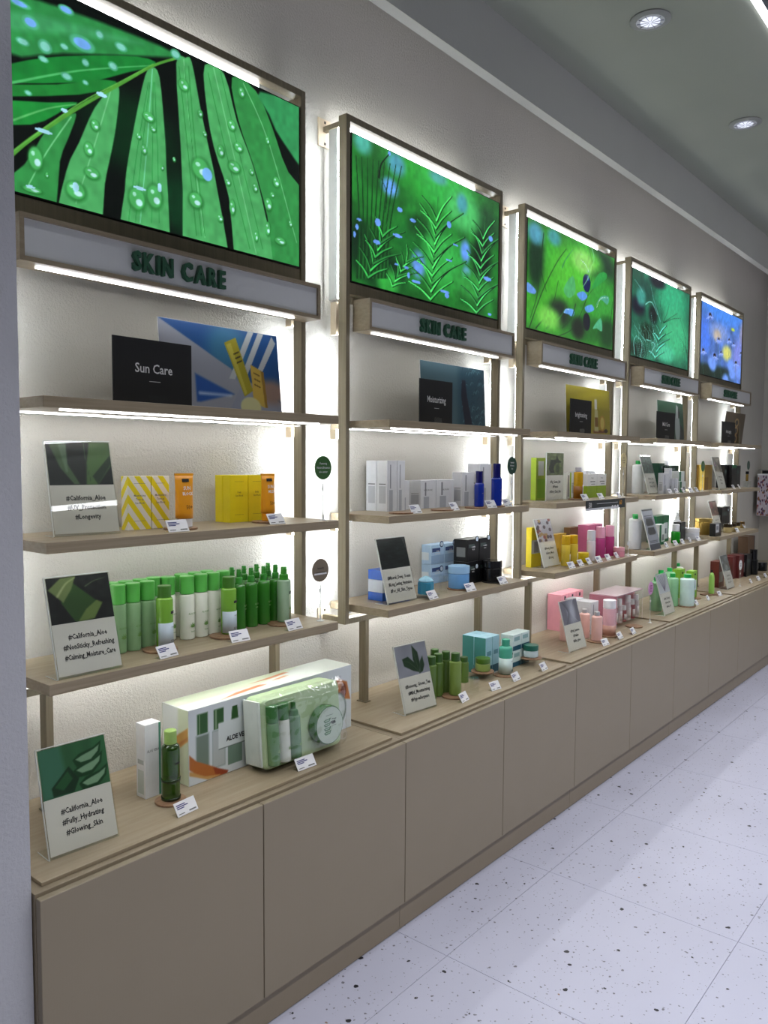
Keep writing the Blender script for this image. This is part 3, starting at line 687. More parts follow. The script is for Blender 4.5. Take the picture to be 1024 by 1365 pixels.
('s',(0.02,0.12,0.06),0.026,0.012,[(0.83,0.011),(0.891,0.091),(0.967,0.161)],0.004),
('s',(0.29,0.798,0.406),0.015,0.006,[(0.825,0.011),(0.885,0.091),(0.962,0.161)],0.004),
('s',(0.02,0.12,0.06),0.026,0.012,[(0.835,0.074),(0.777,0.147),(0.702,0.196)],0.004),
('s',(0.22,0.605,0.308),0.015,0.006,[(0.83,0.074),(0.772,0.147),(0.697,0.197)],0.004),
('s',(0.02,0.12,0.06),0.026,0.012,[(0.835,0.074),(0.896,0.181),(0.98,0.28)],0.004),
('s',(0.36,0.99,0.504),0.015,0.006,[(0.83,0.074),(0.891,0.181),(0.974,0.28)],0.004),
('s',(0.02,0.12,0.06),0.026,0.012,[(0.84,0.137),(0.788,0.237),(0.713,0.312)],0.004),
('s',(0.29,0.798,0.406),0.015,0.006,[(0.835,0.137),(0.783,0.237),(0.708,0.312)],0.004),
('s',(0.02,0.12,0.06),0.026,0.012,[(0.84,0.137),(0.937,0.249),(1.057,0.346)],0.004),
('s',(0.22,0.605,0.308),0.015,0.006,[(0.835,0.137),(0.931,0.249),(1.051,0.346)],0.004),
('s',(0.02,0.12,0.06),0.026,0.012,[(0.845,0.2),(0.793,0.248),(0.729,0.277)],0.004),
('s',(0.36,0.99,0.504),0.015,0.006,[(0.839,0.201),(0.788,0.248),(0.724,0.277)],0.004),
('s',(0.02,0.12,0.06),0.026,0.012,[(0.845,0.2),(0.898,0.28),(0.967,0.353)],0.004),
('s',(0.29,0.798,0.406),0.015,0.006,[(0.839,0.201),(0.893,0.28),(0.962,0.353)],0.004),
('s',(0.02,0.12,0.06),0.026,0.012,[(0.849,0.264),(0.799,0.335),(0.731,0.384)],0.004),
('s',(0.22,0.605,0.308),0.015,0.006,[(0.844,0.264),(0.794,0.335),(0.726,0.384)],0.004),
('s',(0.02,0.12,0.06),0.026,0.012,[(0.849,0.264),(0.902,0.368),(0.976,0.468)],0.004),
('s',(0.36,0.99,0.504),0.015,0.006,[(0.844,0.264),(0.896,0.368),(0.97,0.467)],0.004),
('s',(0.02,0.12,0.06),0.026,0.012,[(0.854,0.327),(0.811,0.424),(0.745,0.497)],0.004),
('s',(0.29,0.798,0.406),0.015,0.006,[(0.849,0.327),(0.806,0.424),(0.74,0.497)],0.004),
('s',(0.02,0.12,0.06),0.026,0.012,[(0.854,0.327),(0.94,0.439),(1.05,0.54)],0.004),
('s',(0.22,0.605,0.308),0.015,0.006,[(0.849,0.327),(0.935,0.439),(1.044,0.54)],0.004),
('s',(0.02,0.12,0.06),0.026,0.012,[(0.859,0.391),(0.814,0.438),(0.756,0.467)],0.004),
('s',(0.36,0.99,0.504),0.015,0.006,[(0.853,0.391),(0.808,0.438),(0.751,0.467)],0.004),
('s',(0.02,0.12,0.06),0.026,0.012,[(0.859,0.391),(0.906,0.469),(0.968,0.542)],0.004),
('s',(0.29,0.798,0.406),0.015,0.006,[(0.853,0.391),(0.9,0.469),(0.962,0.542)],0.004),
('s',(0.02,0.12,0.06),0.026,0.012,[(0.863,0.454),(0.821,0.523),(0.76,0.572)],0.004),
('s',(0.22,0.605,0.308),0.015,0.006,[(0.858,0.454),(0.815,0.523),(0.755,0.572)],0.004),
('s',(0.02,0.12,0.06),0.026,0.012,[(0.863,0.454),(0.908,0.555),(0.973,0.653)],0.004),
('s',(0.36,0.99,0.504),0.015,0.006,[(0.858,0.454),(0.903,0.555),(0.968,0.653)],0.004),
('s',(0.02,0.12,0.06),0.026,0.012,[(0.868,0.518),(0.834,0.611),(0.777,0.683)],0.004),
('s',(0.29,0.798,0.406),0.015,0.006,[(0.863,0.518),(0.829,0.611),(0.772,0.683)],0.004),
('s',(0.02,0.12,0.06),0.026,0.012,[(0.868,0.518),(0.945,0.629),(1.043,0.731)],0.004),
('s',(0.22,0.605,0.308),0.015,0.006,[(0.863,0.518),(0.939,0.629),(1.037,0.731)],0.004),
('s',(0.02,0.12,0.06),0.026,0.012,[(0.873,0.582),(0.834,0.627),(0.782,0.657)],0.004),
('s',(0.36,0.99,0.504),0.015,0.006,[(0.867,0.581),(0.829,0.627),(0.777,0.656)],0.004),
('s',(0.02,0.12,0.06),0.026,0.012,[(0.873,0.582),(0.913,0.658),(0.969,0.73)],0.004),
('s',(0.29,0.798,0.406),0.015,0.006,[(0.867,0.581),(0.908,0.658),(0.963,0.73)],0.004),
('s',(0.02,0.12,0.06),0.026,0.012,[(0.878,0.645),(0.842,0.712),(0.789,0.76)],0.004),
('s',(0.22,0.605,0.308),0.015,0.006,[(0.872,0.645),(0.837,0.712),(0.784,0.76)],0.004),
('s',(0.02,0.12,0.06),0.026,0.012,[(0.878,0.645),(0.915,0.741),(0.972,0.837)],0.004),
('s',(0.36,0.99,0.504),0.015,0.006,[(0.872,0.645),(0.909,0.741),(0.966,0.836)],0.004),
('s',(0.128,0.4,0.176),0.016,0.007,[(0.091,0.054),(0.152,0.275),(0.204,0.498)],0.004),
('s',(0.02,0.12,0.06),0.026,0.012,[(0.094,0.054),(0.065,0.109),(0.025,0.149)],0.004),
('s',(0.288,0.9,0.396),0.015,0.006,[(0.091,0.054),(0.062,0.109),(0.022,0.15)],0.004),
('s',(0.02,0.12,0.06),0.026,0.012,[(0.094,0.054),(0.147,0.111),(0.207,0.155)],0.004),
('s',(0.232,0.725,0.319),0.015,0.006,[(0.091,0.054),(0.143,0.111),(0.203,0.155)],0.004),
('s',(0.02,0.12,0.06),0.026,0.012,[(0.108,0.107),(0.084,0.183),(0.045,0.244)],0.004),
('s',(0.176,0.55,0.242),0.015,0.006,[(0.104,0.107),(0.08,0.183),(0.041,0.244)],0.004),
('s',(0.02,0.12,0.06),0.026,0.012,[(0.108,0.107),(0.164,0.186),(0.233,0.255)],0.004),
('s',(0.288,0.9,0.396),0.015,0.006,[(0.104,0.107),(0.16,0.187),(0.229,0.255)],0.004),
('s',(0.02,0.12,0.06),0.026,0.012,[(0.121,0.16),(0.108,0.258),(0.074,0.342)],0.004),
('s',(0.232,0.725,0.319),0.015,0.006,[(0.118,0.16),(0.104,0.258),(0.07,0.342)],0.004),
('s',(0.02,0.12,0.06),0.026,0.012,[(0.121,0.16),(0.2,0.236),(0.29,0.295)],0.004),
('s',(0.176,0.55,0.242),0.015,0.006,[(0.118,0.16),(0.196,0.236),(0.286,0.295)],0.004),
('s',(0.02,0.12,0.06),0.026,0.012,[(0.135,0.213),(0.113,0.267),(0.079,0.308)],0.004),
('s',(0.288,0.9,0.396),0.015,0.006,[(0.131,0.213),(0.109,0.267),(0.075,0.308)],0.004),
('s',(0.02,0.12,0.06),0.026,0.012,[(0.135,0.213),(0.18,0.271),(0.235,0.319)],0.004),
('s',(0.232,0.725,0.319),0.015,0.006,[(0.131,0.213),(0.176,0.271),(0.231,0.319)],0.004),
('s',(0.02,0.12,0.06),0.026,0.012,[(0.149,0.267),(0.133,0.34),(0.101,0.401)],0.004),
('s',(0.176,0.55,0.242),0.015,0.006,[(0.145,0.267),(0.129,0.34),(0.098,0.4)],0.004),
('s',(0.02,0.12,0.06),0.026,0.012,[(0.149,0.267),(0.196,0.345),(0.256,0.416)],0.004),
('s',(0.288,0.9,0.396),0.015,0.006,[(0.145,0.267),(0.192,0.345),(0.252,0.415)],0.004),
('s',(0.02,0.12,0.06),0.026,0.012,[(0.163,0.321),(0.157,0.414),(0.133,0.495)],0.004),
('s',(0.232,0.725,0.319),0.015,0.006,[(0.159,0.321),(0.153,0.414),(0.129,0.495)],0.004),
('s',(0.02,0.12,0.06),0.026,0.012,[(0.163,0.321),(0.231,0.4),(0.311,0.464)],0.004),
('s',(0.176,0.55,0.242),0.015,0.006,[(0.159,0.321),(0.227,0.4),(0.307,0.464)],0.004),
('s',(0.02,0.12,0.06),0.026,0.012,[(0.176,0.375),(0.16,0.427),(0.133,0.468)],0.004),
('s',(0.288,0.9,0.396),0.015,0.006,[(0.173,0.375),(0.156,0.427),(0.129,0.468)],0.004),
('s',(0.02,0.12,0.06),0.026,0.012,[(0.176,0.375),(0.215,0.432),(0.262,0.482)],0.004),
('s',(0.232,0.725,0.319),0.015,0.006,[(0.173,0.375),(0.211,0.432),(0.258,0.482)],0.004),
('s',(0.16,0.464,0.208),0.013,0.006,[(0.233,0.039),(0.298,0.188),(0.355,0.338)],0.004),
('s',(0.02,0.12,0.06),0.02,0.009,[(0.237,0.039),(0.223,0.083),(0.2,0.119)],0.004),
('s',(0.36,1,0.468),0.012,0.005,[(0.233,0.039),(0.219,0.083),(0.196,0.119)],0.004),
('s',(0.02,0.12,0.06),0.02,0.009,[(0.237,0.039),(0.277,0.07),(0.322,0.092)],0.004),
('s',(0.29,0.841,0.377),0.012,0.005,[(0.233,0.039),(0.273,0.071),(0.318,0.092)],0.004),
('s',(0.02,0.12,0.06),0.02,0.009,[(0.254,0.08),(0.246,0.139),(0.226,0.19)],0.004),
('s',(0.22,0.638,0.286),0.012,0.005,[(0.25,0.08),(0.242,0.139),(0.222,0.19)],0.004),
('s',(0.02,0.12,0.06),0.02,0.009,[(0.254,0.08),(0.299,0.127),(0.352,0.165)],0.004),
('s',(0.36,1,0.468),0.012,0.005,[(0.25,0.08),(0.295,0.128),(0.347,0.165)],0.004),
('s',(0.02,0.12,0.06),0.02,0.009,[(0.271,0.122),(0.272,0.194),(0.259,0.261)],0.004),
('s',(0.29,0.841,0.377),0.012,0.005,[(0.267,0.122),(0.268,0.194),(0.255,0.261)],0.004),
('s',(0.02,0.12,0.06),0.02,0.009,[(0.271,0.122),(0.33,0.163),(0.395,0.19)],0.004),
('s',(0.22,0.638,0.286),0.012,0.005,[(0.267,0.122),(0.326,0.164),(0.391,0.19)],0.004),
('s',(0.02,0.12,0.06),0.02,0.009,[(0.288,0.164),(0.279,0.206),(0.262,0.242)],0.004),
('s',(0.36,1,0.468),0.012,0.005,[(0.284,0.164),(0.275,0.206),(0.258,0.242)],0.004),
('s',(0.02,0.12,0.06),0.02,0.009,[(0.288,0.164),(0.323,0.197),(0.364,0.223)],0.004),
('s',(0.29,0.841,0.377),0.012,0.005,[(0.284,0.164),(0.319,0.198),(0.359,0.223)],0.004),
('s',(0.02,0.12,0.06),0.02,0.009,[(0.305,0.206),(0.303,0.261),(0.29,0.31)],0.004),
('s',(0.22,0.638,0.286),0.012,0.005,[(0.301,0.206),(0.299,0.261),(0.286,0.31)],0.004),
('s',(0.02,0.12,0.06),0.02,0.009,[(0.305,0.206),(0.344,0.254),(0.389,0.294)],0.004),
('s',(0.36,1,0.468),0.012,0.005,[(0.301,0.206),(0.339,0.254),(0.385,0.294)],0.004),
('s',(0.02,0.12,0.06),0.02,0.009,[(0.323,0.249),(0.33,0.315),(0.324,0.378)],0.004),
('s',(0.29,0.841,0.377),0.012,0.005,[(0.319,0.249),(0.326,0.315),(0.32,0.378)],0.004),
('s',(0.02,0.12,0.06),0.02,0.009,[(0.323,0.249),(0.374,0.293),(0.432,0.326)],0.004),
('s',(0.22,0.638,0.286),0.012,0.005,[(0.319,0.249),(0.37,0.293),(0.428,0.326)],0.004),
('e',(0.42,0.62,0.95),0.146,0.462,0.031,0.028,0.01),
('e',(0.42,0.62,0.95),0.028,0.38,0.017,0.018,0.01),
('e',(0.42,0.62,0.95),0.014,0.323,0.013,0.021,0.01),
('e',(0.42,0.62,0.95),0.277,0.612,0.031,0.017,0.01),
('e',(0.42,0.62,0.95),0.608,0.647,0.03,0.027,0.01),
('e',(0.42,0.62,0.95),0.934,0.67,0.033,0.023,0.01),
('e',(0.42,0.62,0.95),0.264,0.417,0.057,0.011,0.01),
('e',(0.42,0.62,0.95),0.36,0.57,0.037,0.012,0.01),
('e',(0.42,0.62,0.95),0.14,0.32,0.039,0.015,0.01),
('e',(0.42,0.62,0.95),0.911,0.321,0.063,0.017,0.01),
('e',(0.42,0.62,0.95),0.598,0.082,0.03,0.019,0.01),
('e',(0.42,0.62,0.95),0.582,0.108,0.065,0.011,0.01),
('e',(0.42,0.62,0.95),0.385,0.121,0.057,0.011,0.01),
('e',(0.42,0.62,0.95),0.611,0.367,0.044,0.008,0.01),
('e',(0.42,0.62,0.95),0.658,0.506,0.037,0.008,0.01),
('e',(0.42,0.62,0.95),0.335,0.153,0.017,0.021,0.01),
('e',(0.42,0.62,0.95),0.934,0.026,0.03,0.01,0.01),
('e',(0.42,0.62,0.95),0.321,0.204,0.028,0.009,0.01),
('e',(0.42,0.62,0.95),0.259,0.206,0.024,0.007,0.01),
('e',(0.42,0.62,0.95),0.04,0.434,0.026,0.008,0.01),
('e',(0.42,0.62,0.95),0.211,0.98,0.015,0.016,0.01),
('s',(0.02,0.1,0.05),0.02,0.008,[(0.151,0.78),(0.163,0.878),(0.208,0.971)],0.004),
('s',(0.02,0.1,0.05),0.008,0.004,[(0.19,0.554),(0.196,0.695),(0.164,0.779)],0.004),
],
2: [
('e',(0.25,0.65,0.15),0.224,0.324,0.487,0.301,0.35),
('e',(0.32,0.75,0.2),0.511,0.674,0.542,0.236,0.35),
('e',(0.06,0.2,0.1),0.082,0.647,0.148,0.291,0.35),
('e',(0.3,0.6,0.7),0.077,0.887,0.148,0.096,0.35),
('e',(0.25,0.6,0.6),0.268,0.929,0.131,0.074,0.35),
('e',(0.05,0.2,0.1),0.837,0.842,0.329,0.166,0.35),
('e',(0.2,0.6,0.2),0.846,0.509,0.331,0.251,0.35),
('e',(0.1,0.4,0.12),0.652,0.152,0.507,0.136,0.35),
('e',(0.35,0.75,0.25),0.667,0.863,0.309,0.107,0.35),
('e',(0.04,0.14,0.07),0.341,0.23,0.22,0.128,0.35),
('e',(0.06,0.25,0.1),0.927,0.162,0.203,0.171,0.35),
('s',(0.04,0.18,0.07),0.014,0.006,[(0.028,-0.002),(0.154,0.377),(0.301,0.703),(0.4,0.868)],0.012),
('s',(0.04,0.18,0.07),0.014,0.006,[(0.094,0.014),(0.254,0.257),(0.32,0.531)],0.012),
('s',(0.04,0.18,0.07),0.014,0.006,[(0.053,0.757),(0.113,0.413),(0.039,0.098)],0.012),
('s',(0.04,0.18,0.07),0.014,0.006,[(0.157,0.921),(0.136,0.593),(0.195,0.39)],0.012),
('s',(0.08,0.2,0.1),0.01,0.005,[(0.331,-0.005),(0.494,0.113),(0.614,0.359),(0.675,0.54),(0.718,0.8),(0.663,0.997)],0.004),
('s',(0.06,0.15,0.1),0.008,0.004,[(0.614,0.359),(0.66,0.481),(0.757,0.621)],0.004),
('p',(0.15,0.6,0.25),[(0.714,0.58),(0.787,0.755),(0.88,0.807),(0.903,0.758),(0.824,0.67)],0.006),
('p',(0.35,0.62,0.85),[(0.654,0.723),(0.577,0.83),(0.569,0.893),(0.65,0.857),(0.695,0.792)],0.006),
('p',(0.3,0.65,0.55),[(0.763,0.407),(0.828,0.532),(0.933,0.564),(0.918,0.474),(0.829,0.504)],0.006),
('p',(0.35,0.6,0.9),[(0.385,0.242),(0.414,0.289),(0.505,0.301),(0.491,0.231),(0.43,0.241)],0.006),
('p',(0.35,0.6,0.9),[(0.532,0.469),(0.61,0.52),(0.66,0.481),(0.597,0.421)],0.006),
('p',(0.35,0.62,0.9),[(0.631,0.364),(0.712,0.414),(0.747,0.369),(0.664,0.319)],0.006),
('p',(0.4,0.6,0.9),[(0.003,0.414),(0.087,0.368),(0.075,0.328),(0.004,0.33)],0.006),
('p',(0.3,0.68,0.4),[(0.379,0.473),(0.481,0.637),(0.516,0.49),(0.441,0.401)],0.006),
('p',(0.3,0.68,0.5),[(0.735,0.172),(0.834,0.309),(0.856,0.174),(0.786,0.185)],0.006),
('e',(0.03,0.06,0.3),0.647,0.618,0.091,0.094,0.01),
('e',(0.02,0.03,0.12),0.657,0.221,0.085,0.092,0.01),
('e',(0.2,0.3,0.7),0.662,0.672,0.024,0.027,0.02),
('s',(0.2,0.55,0.3),0.02,0.008,[(0.36,0.673),(0.394,0.762),(0.475,0.892)],0.012),
('s',(0.5,0.8,0.55),0.02,0.008,[(0.701,0.821),(0.677,0.704),(0.609,0.573)],0.012),
('s',(0.05,0.25,0.1),0.02,0.008,[(0.519,0.359),(0.476,0.214),(0.373,0.083)],0.012),
('s',(0.45,0.8,0.5),0.02,0.008,[(0.703,0.999),(0.733,0.887),(0.676,0.758)],0.012),
('s',(0.06,0.25,0.1),0.02,0.008,[(0.876,0.093),(0.96,0.285),(0.989,0.523)],0.012),
('s',(0.1,0.4,0.15),0.02,0.008,[(0.202,0.041),(0.342,0.179),(0.404,0.299)],0.012),
('e',(0.55,0.85,0.4),0.603,0.813,0.241,0.107,0.35),
('e',(0.45,0.8,0.3),0.228,0.148,0.211,0.1,0.35),
('e',(0.03,0.1,0.05),0.556,0.128,0.142,0.107,0.35),
('s',(0.85,0.95,1),0.006,0.004,[(0.577,0.825),(0.629,0.801),(0.67,0.742)],0.004),
('s',(0.8,0.95,0.85),0.006,0.003,[(0.78,0.406),(0.832,0.516),(0.923,0.549)],0.004),
('s',(0.75,0.9,0.95),0.006,0.003,[(0.394,0.244),(0.417,0.282),(0.496,0.294)],0.004),
],
3: [
('e',(0.2,0.7,0.5),0.672,0.833,0.47,0.221,0.35),
('e',(0.25,0.72,0.5),0.747,0.384,0.481,0.302,0.35),
('e',(0.07,0.06,0.14),0.099,0.594,0.194,0.102,0.35),
('e',(0.05,0.06,0.12),0.401,0.967,0.237,0.07,0.35),
('e',(0.1,0.3,0.25),0.209,0.817,0.224,0.121,0.35),
('e',(0.25,0.6,0.55),0.141,0.709,0.131,0.102,0.35),
('e',(0.04,0.1,0.06),0.117,0.082,0.218,0.086,0.35),
('e',(0.05,0.15,0.08),0.251,0.322,0.181,0.105,0.35),
('e',(0.3,0.78,0.6),0.564,0.138,0.303,0.11,0.35),
('e',(0.05,0.1,0.1),0.341,0.557,0.139,0.106,0.35),
('s',(0.2,0.48,0.4),0.022,0.01,[(0.398,0.05),(0.457,0.28),(0.497,0.508)],0.004),
('s',(0.02,0.12,0.06),0.034,0.016,[(0.406,0.05),(0.355,0.087),(0.291,0.111)],0.004),
('s',(0.45,1,0.9),0.021,0.008,[(0.398,0.05),(0.348,0.087),(0.284,0.111)],0.004),
('s',(0.02,0.12,0.06),0.034,0.016,[(0.406,0.05),(0.468,0.1),(0.544,0.142)],0.004),
('s',(0.363,0.87,0.725),0.021,0.008,[(0.398,0.05),(0.46,0.1),(0.536,0.142)],0.004),
('s',(0.02,0.12,0.06),0.034,0.016,[(0.423,0.127),(0.376,0.18),(0.311,0.22)],0.004),
('s',(0.275,0.66,0.55),0.021,0.008,[(0.415,0.127),(0.369,0.18),(0.304,0.22)],0.004),
('s',(0.02,0.12,0.06),0.034,0.016,[(0.423,0.127),(0.484,0.194),(0.565,0.255)],0.004),
('s',(0.45,1,0.9),0.021,0.008,[(0.415,0.127),(0.476,0.195),(0.557,0.255)],0.004),
('s',(0.02,0.12,0.06),0.034,0.016,[(0.439,0.205),(0.405,0.274),(0.346,0.331)],0.004),
('s',(0.363,0.87,0.725),0.021,0.008,[(0.431,0.205),(0.397,0.274),(0.339,0.331)],0.004),
('s',(0.02,0.12,0.06),0.034,0.016,[(0.439,0.205),(0.53,0.273),(0.639,0.33)],0.004),
('s',(0.275,0.66,0.55),0.021,0.008,[(0.431,0.205),(0.522,0.273),(0.631,0.33)],0.004),
('s',(0.02,0.12,0.06),0.034,0.016,[(0.456,0.282),(0.419,0.318),(0.368,0.344)],0.004),
('s',(0.45,1,0.9),0.021,0.008,[(0.448,0.283),(0.411,0.318),(0.36,0.344)],0.004),
('s',(0.02,0.12,0.06),0.034,0.016,[(0.456,0.282),(0.504,0.331),(0.566,0.375)],0.004),
('s',(0.363,0.87,0.725),0.021,0.008,[(0.448,0.283),(0.496,0.331),(0.558,0.375)],0.004),
('s',(0.02,0.12,0.06),0.034,0.016,[(0.473,0.361),(0.442,0.411),(0.393,0.45)],0.004),
('s',(0.275,0.66,0.55),0.021,0.008,[(0.465,0.361),(0.434,0.411),(0.386,0.45)],0.004),
('s',(0.02,0.12,0.06),0.034,0.016,[(0.473,0.361),(0.517,0.423),(0.58,0.482)],0.004),
('s',(0.45,1,0.9),0.021,0.008,[(0.465,0.361),(0.51,0.423),(0.572,0.482)],0.004),
('s',(0.04,0.16,0.12),0.01,0.004,[(0.497,0.49),(0.387,0.677),(0.28,0.857)],0.004),
('s',(0.04,0.16,0.12),0.01,0.004,[(0.51,0.512),(0.463,0.699),(0.483,0.867)],0.004),
('s',(0.04,0.16,0.12),0.01,0.004,[(0.518,0.51),(0.584,0.642),(0.615,0.761)],0.004),
('s',(0.04,0.16,0.12),0.01,0.004,[(0.518,0.505),(0.654,0.605),(0.776,0.694)],0.004),
('s',(0.04,0.16,0.12),0.01,0.004,[(0.523,0.5),(0.682,0.594),(0.835,0.644)],0.004),
('s',(0.04,0.16,0.12),0.01,0.004,[(0.4,0.213),(0.504,0.318),(0.683,0.435)],0.004),
('s',(0.04,0.16,0.12),0.01,0.004,[(1.009,0.07),(0.917,0.462),(0.821,0.649)],0.004),
('s',(0.04,0.16,0.12),0.01,0.004,[(1.017,0.23),(1.021,0.487),(0.998,0.657)],0.004),
('s',(0.04,0.16,0.12),0.01,0.004,[(0.987,0.224),(0.908,0.324),(0.847,0.388)],0.004),
('s',(0.45,0.8,0.75),0.01,0.004,[(0.393,0.176),(0.348,0.38),(0.303,0.582)],0.004),
('s',(0.45,0.8,0.75),0.01,0.004,[(0.471,0.502),(0.347,0.736),(0.291,0.896)],0.004),
('s',(0.45,0.8,0.75),0.01,0.004,[(0.163,0.768),(0.114,0.821),(0.032,0.879)],0.004),
('s',(0.45,0.8,0.75),0.01,0.004,[(0.231,0.211),(0.157,0.264),(0.038,0.356)],0.004),
('s',(0.5,0.85,0.8),0.014,0.006,[(0.061,0.019),(0.044,0.17),(0.088,0.248)],0.004),
('s',(0.5,0.85,0.8),0.014,0.006,[(0.155,0.003),(0.172,0.181),(0.088,0.231)],0.004),
('s',(0.5,0.85,0.8),0.014,0.006,[(0.321,0.089),(0.38,0.209),(0.242,0.232)],0.004),
('s',(0.5,0.85,0.8),0.014,0.006,[(0.215,0.645),(0.311,0.699),(0.416,0.577)],0.004),
('s',(0.35,0.7,0.62),0.008,0.003,[(0.12,-0.021),(0.067,0.175),(-0.051,0.316)],0.004),
('s',(0.38,0.7,0.62),0.008,0.003,[(0.146,-0.016),(0.092,0.194),(0.04,0.363)],0.004),
('s',(0.41,0.7,0.62),0.008,0.003,[(0.172,-0.011),(0.117,0.213),(0.133,0.411)],0.004),
('s',(0.44,0.7,0.62),0.008,0.003,[(0.198,-0.006),(0.142,0.233),(0.02,0.405)],0.004),
('s',(0.35,0.7,0.62),0.008,0.003,[(0.224,-0.001),(0.167,0.253),(0.116,0.358)],0.004),
('s',(0.38,0.7,0.62),0.008,0.003,[(0.251,0.004),(0.195,0.203),(0.212,0.407)],0.004),
('s',(0.41,0.7,0.62),0.008,0.003,[(0.277,0.009),(0.221,0.223),(0.096,0.401)],0.004),
('s',(0.44,0.7,0.62),0.008,0.003,[(0.304,0.014),(0.247,0.243),(0.191,0.45)],0.004),
('s',(0.35,0.7,0.62),0.008,0.003,[(0.331,0.019),(0.273,0.263),(0.292,0.402)],0.004),
('s',(0.38,0.7,0.62),0.008,0.003,[(0.359,0.025),(0.299,0.283),(0.174,0.397)],0.004),
('s',(0.41,0.7,0.62),0.008,0.003,[(0.386,0.03),(0.328,0.233),(0.271,0.446)],0.004),
('s',(0.44,0.7,0.62),0.008,0.003,[(0.414,0.035),(0.355,0.253),(0.371,0.497)],0.004),
('s',(0.35,0.7,0.62),0.008,0.003,[(0.442,0.041),(0.382,0.274),(0.253,0.392)],0.004),
('s',(0.38,0.7,0.62),0.008,0.003,[(0.47,0.046),(0.409,0.295),(0.353,0.442)],0.004),
('s',(0.05,0.2,0.14),0.006,0.003,[(0.878,0.008),(0.887,0.203),(0.831,0.403)],0.004),
('s',(0.05,0.2,0.14),0.006,0.003,[(0.898,0.012),(0.904,0.207),(0.903,0.443)],0.004),
('s',(0.05,0.2,0.14),0.006,0.003,[(0.919,0.015),(0.922,0.211),(0.881,0.461)],0.004),
('s',(0.05,0.2,0.14),0.006,0.003,[(0.939,0.019),(0.94,0.214),(0.957,0.432)],0.004),
('s',(0.05,0.2,0.14),0.006,0.003,[(0.96,0.022),(0.957,0.218),(0.935,0.451)],0.004),
('s',(0.05,0.2,0.14),0.006,0.003,[(0.981,0.026),(0.975,0.221),(1.008,0.491)],0.004),
('s',(0.05,0.2,0.14),0.006,0.003,[(1.002,0.03),(0.993,0.225),(0.989,0.44)],0.004),
('s',(0.05,0.2,0.14),0.006,0.003,[(1.023,0.033),(1.011,0.229),(1.064,0.481)],0.004),
('s',(0.05,0.2,0.14),0.006,0.003,[(1.044,0.037),(1.029,0.232),(1.041,0.499)],0.004),
],
4: [
('e',(0.28,0.55,0.95),0.492,1.026,1.08,0.213,0.35),
('e',(0.3,0.5,0.95),0.095,0.565,0.248,0.244,0.35),
('e',(0.5,0.6,0.85),0.402,0.659,0.407,0.127,0.35),
('e',(0.85,0.85,0.45),0.62,0.404,0.213,0.109,0.35),
('e',(0.03,0.12,0.05),0.122,0.033,0.379,0.123,0.35),
('e',(0.05,0.15,0.12),0.471,0.07,0.557,0.108,0.35),
('e',(0.6,0.6,0.75),1.02,0.738,0.154,0.228,0.35),
('e',(0.5,0.55,0.9),0.918,0.373,0.305,0.272,0.35),
('e',(0.75,0.7,0.65),0.369,0.609,0.167,0.085,0.35),
('e',(0.45,0.58,0.95),0.189,0.841,0.122,0.054,0.15),
('s',(0.25,0.45,0.4),0.012,0.008,[(0.19,0.837),(0.185,0.669),(0.213,0.509)],0.004),
('e',(0.12,0.08,0.1),0.189,0.857,0.059,0.032,0.05),
('s',(0.62,0.72,1.0),0.016,0.008,[(0.189,0.842),(0.134,0.803),(0.103,0.78)],0.004),
('s',(0.62,0.72,1.0),0.016,0.008,[(0.189,0.842),(0.162,0.81),(0.148,0.779)],0.004),
('s',(0.62,0.72,1.0),0.016,0.008,[(0.189,0.842),(0.191,0.818),(0.193,0.778)],0.004),
('s',(0.62,0.72,1.0),0.016,0.008,[(0.189,0.842),(0.219,0.825),(0.237,0.803)],0.004),
('s',(0.62,0.72,1.0),0.016,0.008,[(0.189,0.842),(0.248,0.833),(0.281,0.827)],0.004),
('e',(0.45,0.58,0.95),0.409,0.547,0.094,0.042,0.15),
('s',(0.25,0.45,0.4),0.012,0.008,[(0.409,0.543),(0.404,0.37),(0.434,0.204)],0.004),
('e',(0.12,0.08,0.1),0.408,0.564,0.046,0.025,0.05),
('s',(0.62,0.72,1.0),0.016,0.008,[(0.408,0.553),(0.365,0.524),(0.34,0.507)],0.004),
('s',(0.62,0.72,1.0),0.016,0.008,[(0.408,0.553),(0.387,0.529),(0.375,0.505)],0.004),
('s',(0.62,0.72,1.0),0.016,0.008,[(0.408,0.553),(0.409,0.534),(0.411,0.503)],0.004),
('s',(0.62,0.72,1.0),0.016,0.008,[(0.408,0.553),(0.432,0.539),(0.446,0.521)],0.004),
('s',(0.62,0.72,1.0),0.016,0.008,[(0.408,0.553),(0.454,0.544),(0.481,0.538)],0.004),
('e',(0.45,0.58,0.95),0.667,0.595,0.091,0.039,0.15),
('s',(0.25,0.45,0.4),0.012,0.008,[(0.667,0.59),(0.662,0.412),(0.695,0.241)],0.004),
('e',(0.12,0.08,0.1),0.666,0.612,0.044,0.023,0.05),
('s',(0.62,0.72,1.0),0.016,0.008,[(0.666,0.602),(0.625,0.575),(0.602,0.559)],0.004),
('s',(0.62,0.72,1.0),0.016,0.008,[(0.666,0.602),(0.646,0.579),(0.635,0.557)],0.004),
('s',(0.62,0.72,1.0),0.016,0.008,[(0.666,0.602),(0.667,0.584),(0.669,0.556)],0.004),
('s',(0.62,0.72,1.0),0.016,0.008,[(0.666,0.602),(0.689,0.589),(0.702,0.572)],0.004),
('s',(0.62,0.72,1.0),0.016,0.008,[(0.666,0.602),(0.71,0.594),(0.736,0.589)],0.004),
('e',(0.45,0.58,0.95),0.786,0.565,0.081,0.034,0.15),
('s',(0.25,0.45,0.4),0.012,0.008,[(0.786,0.561),(0.781,0.38),(0.815,0.206)],0.004),
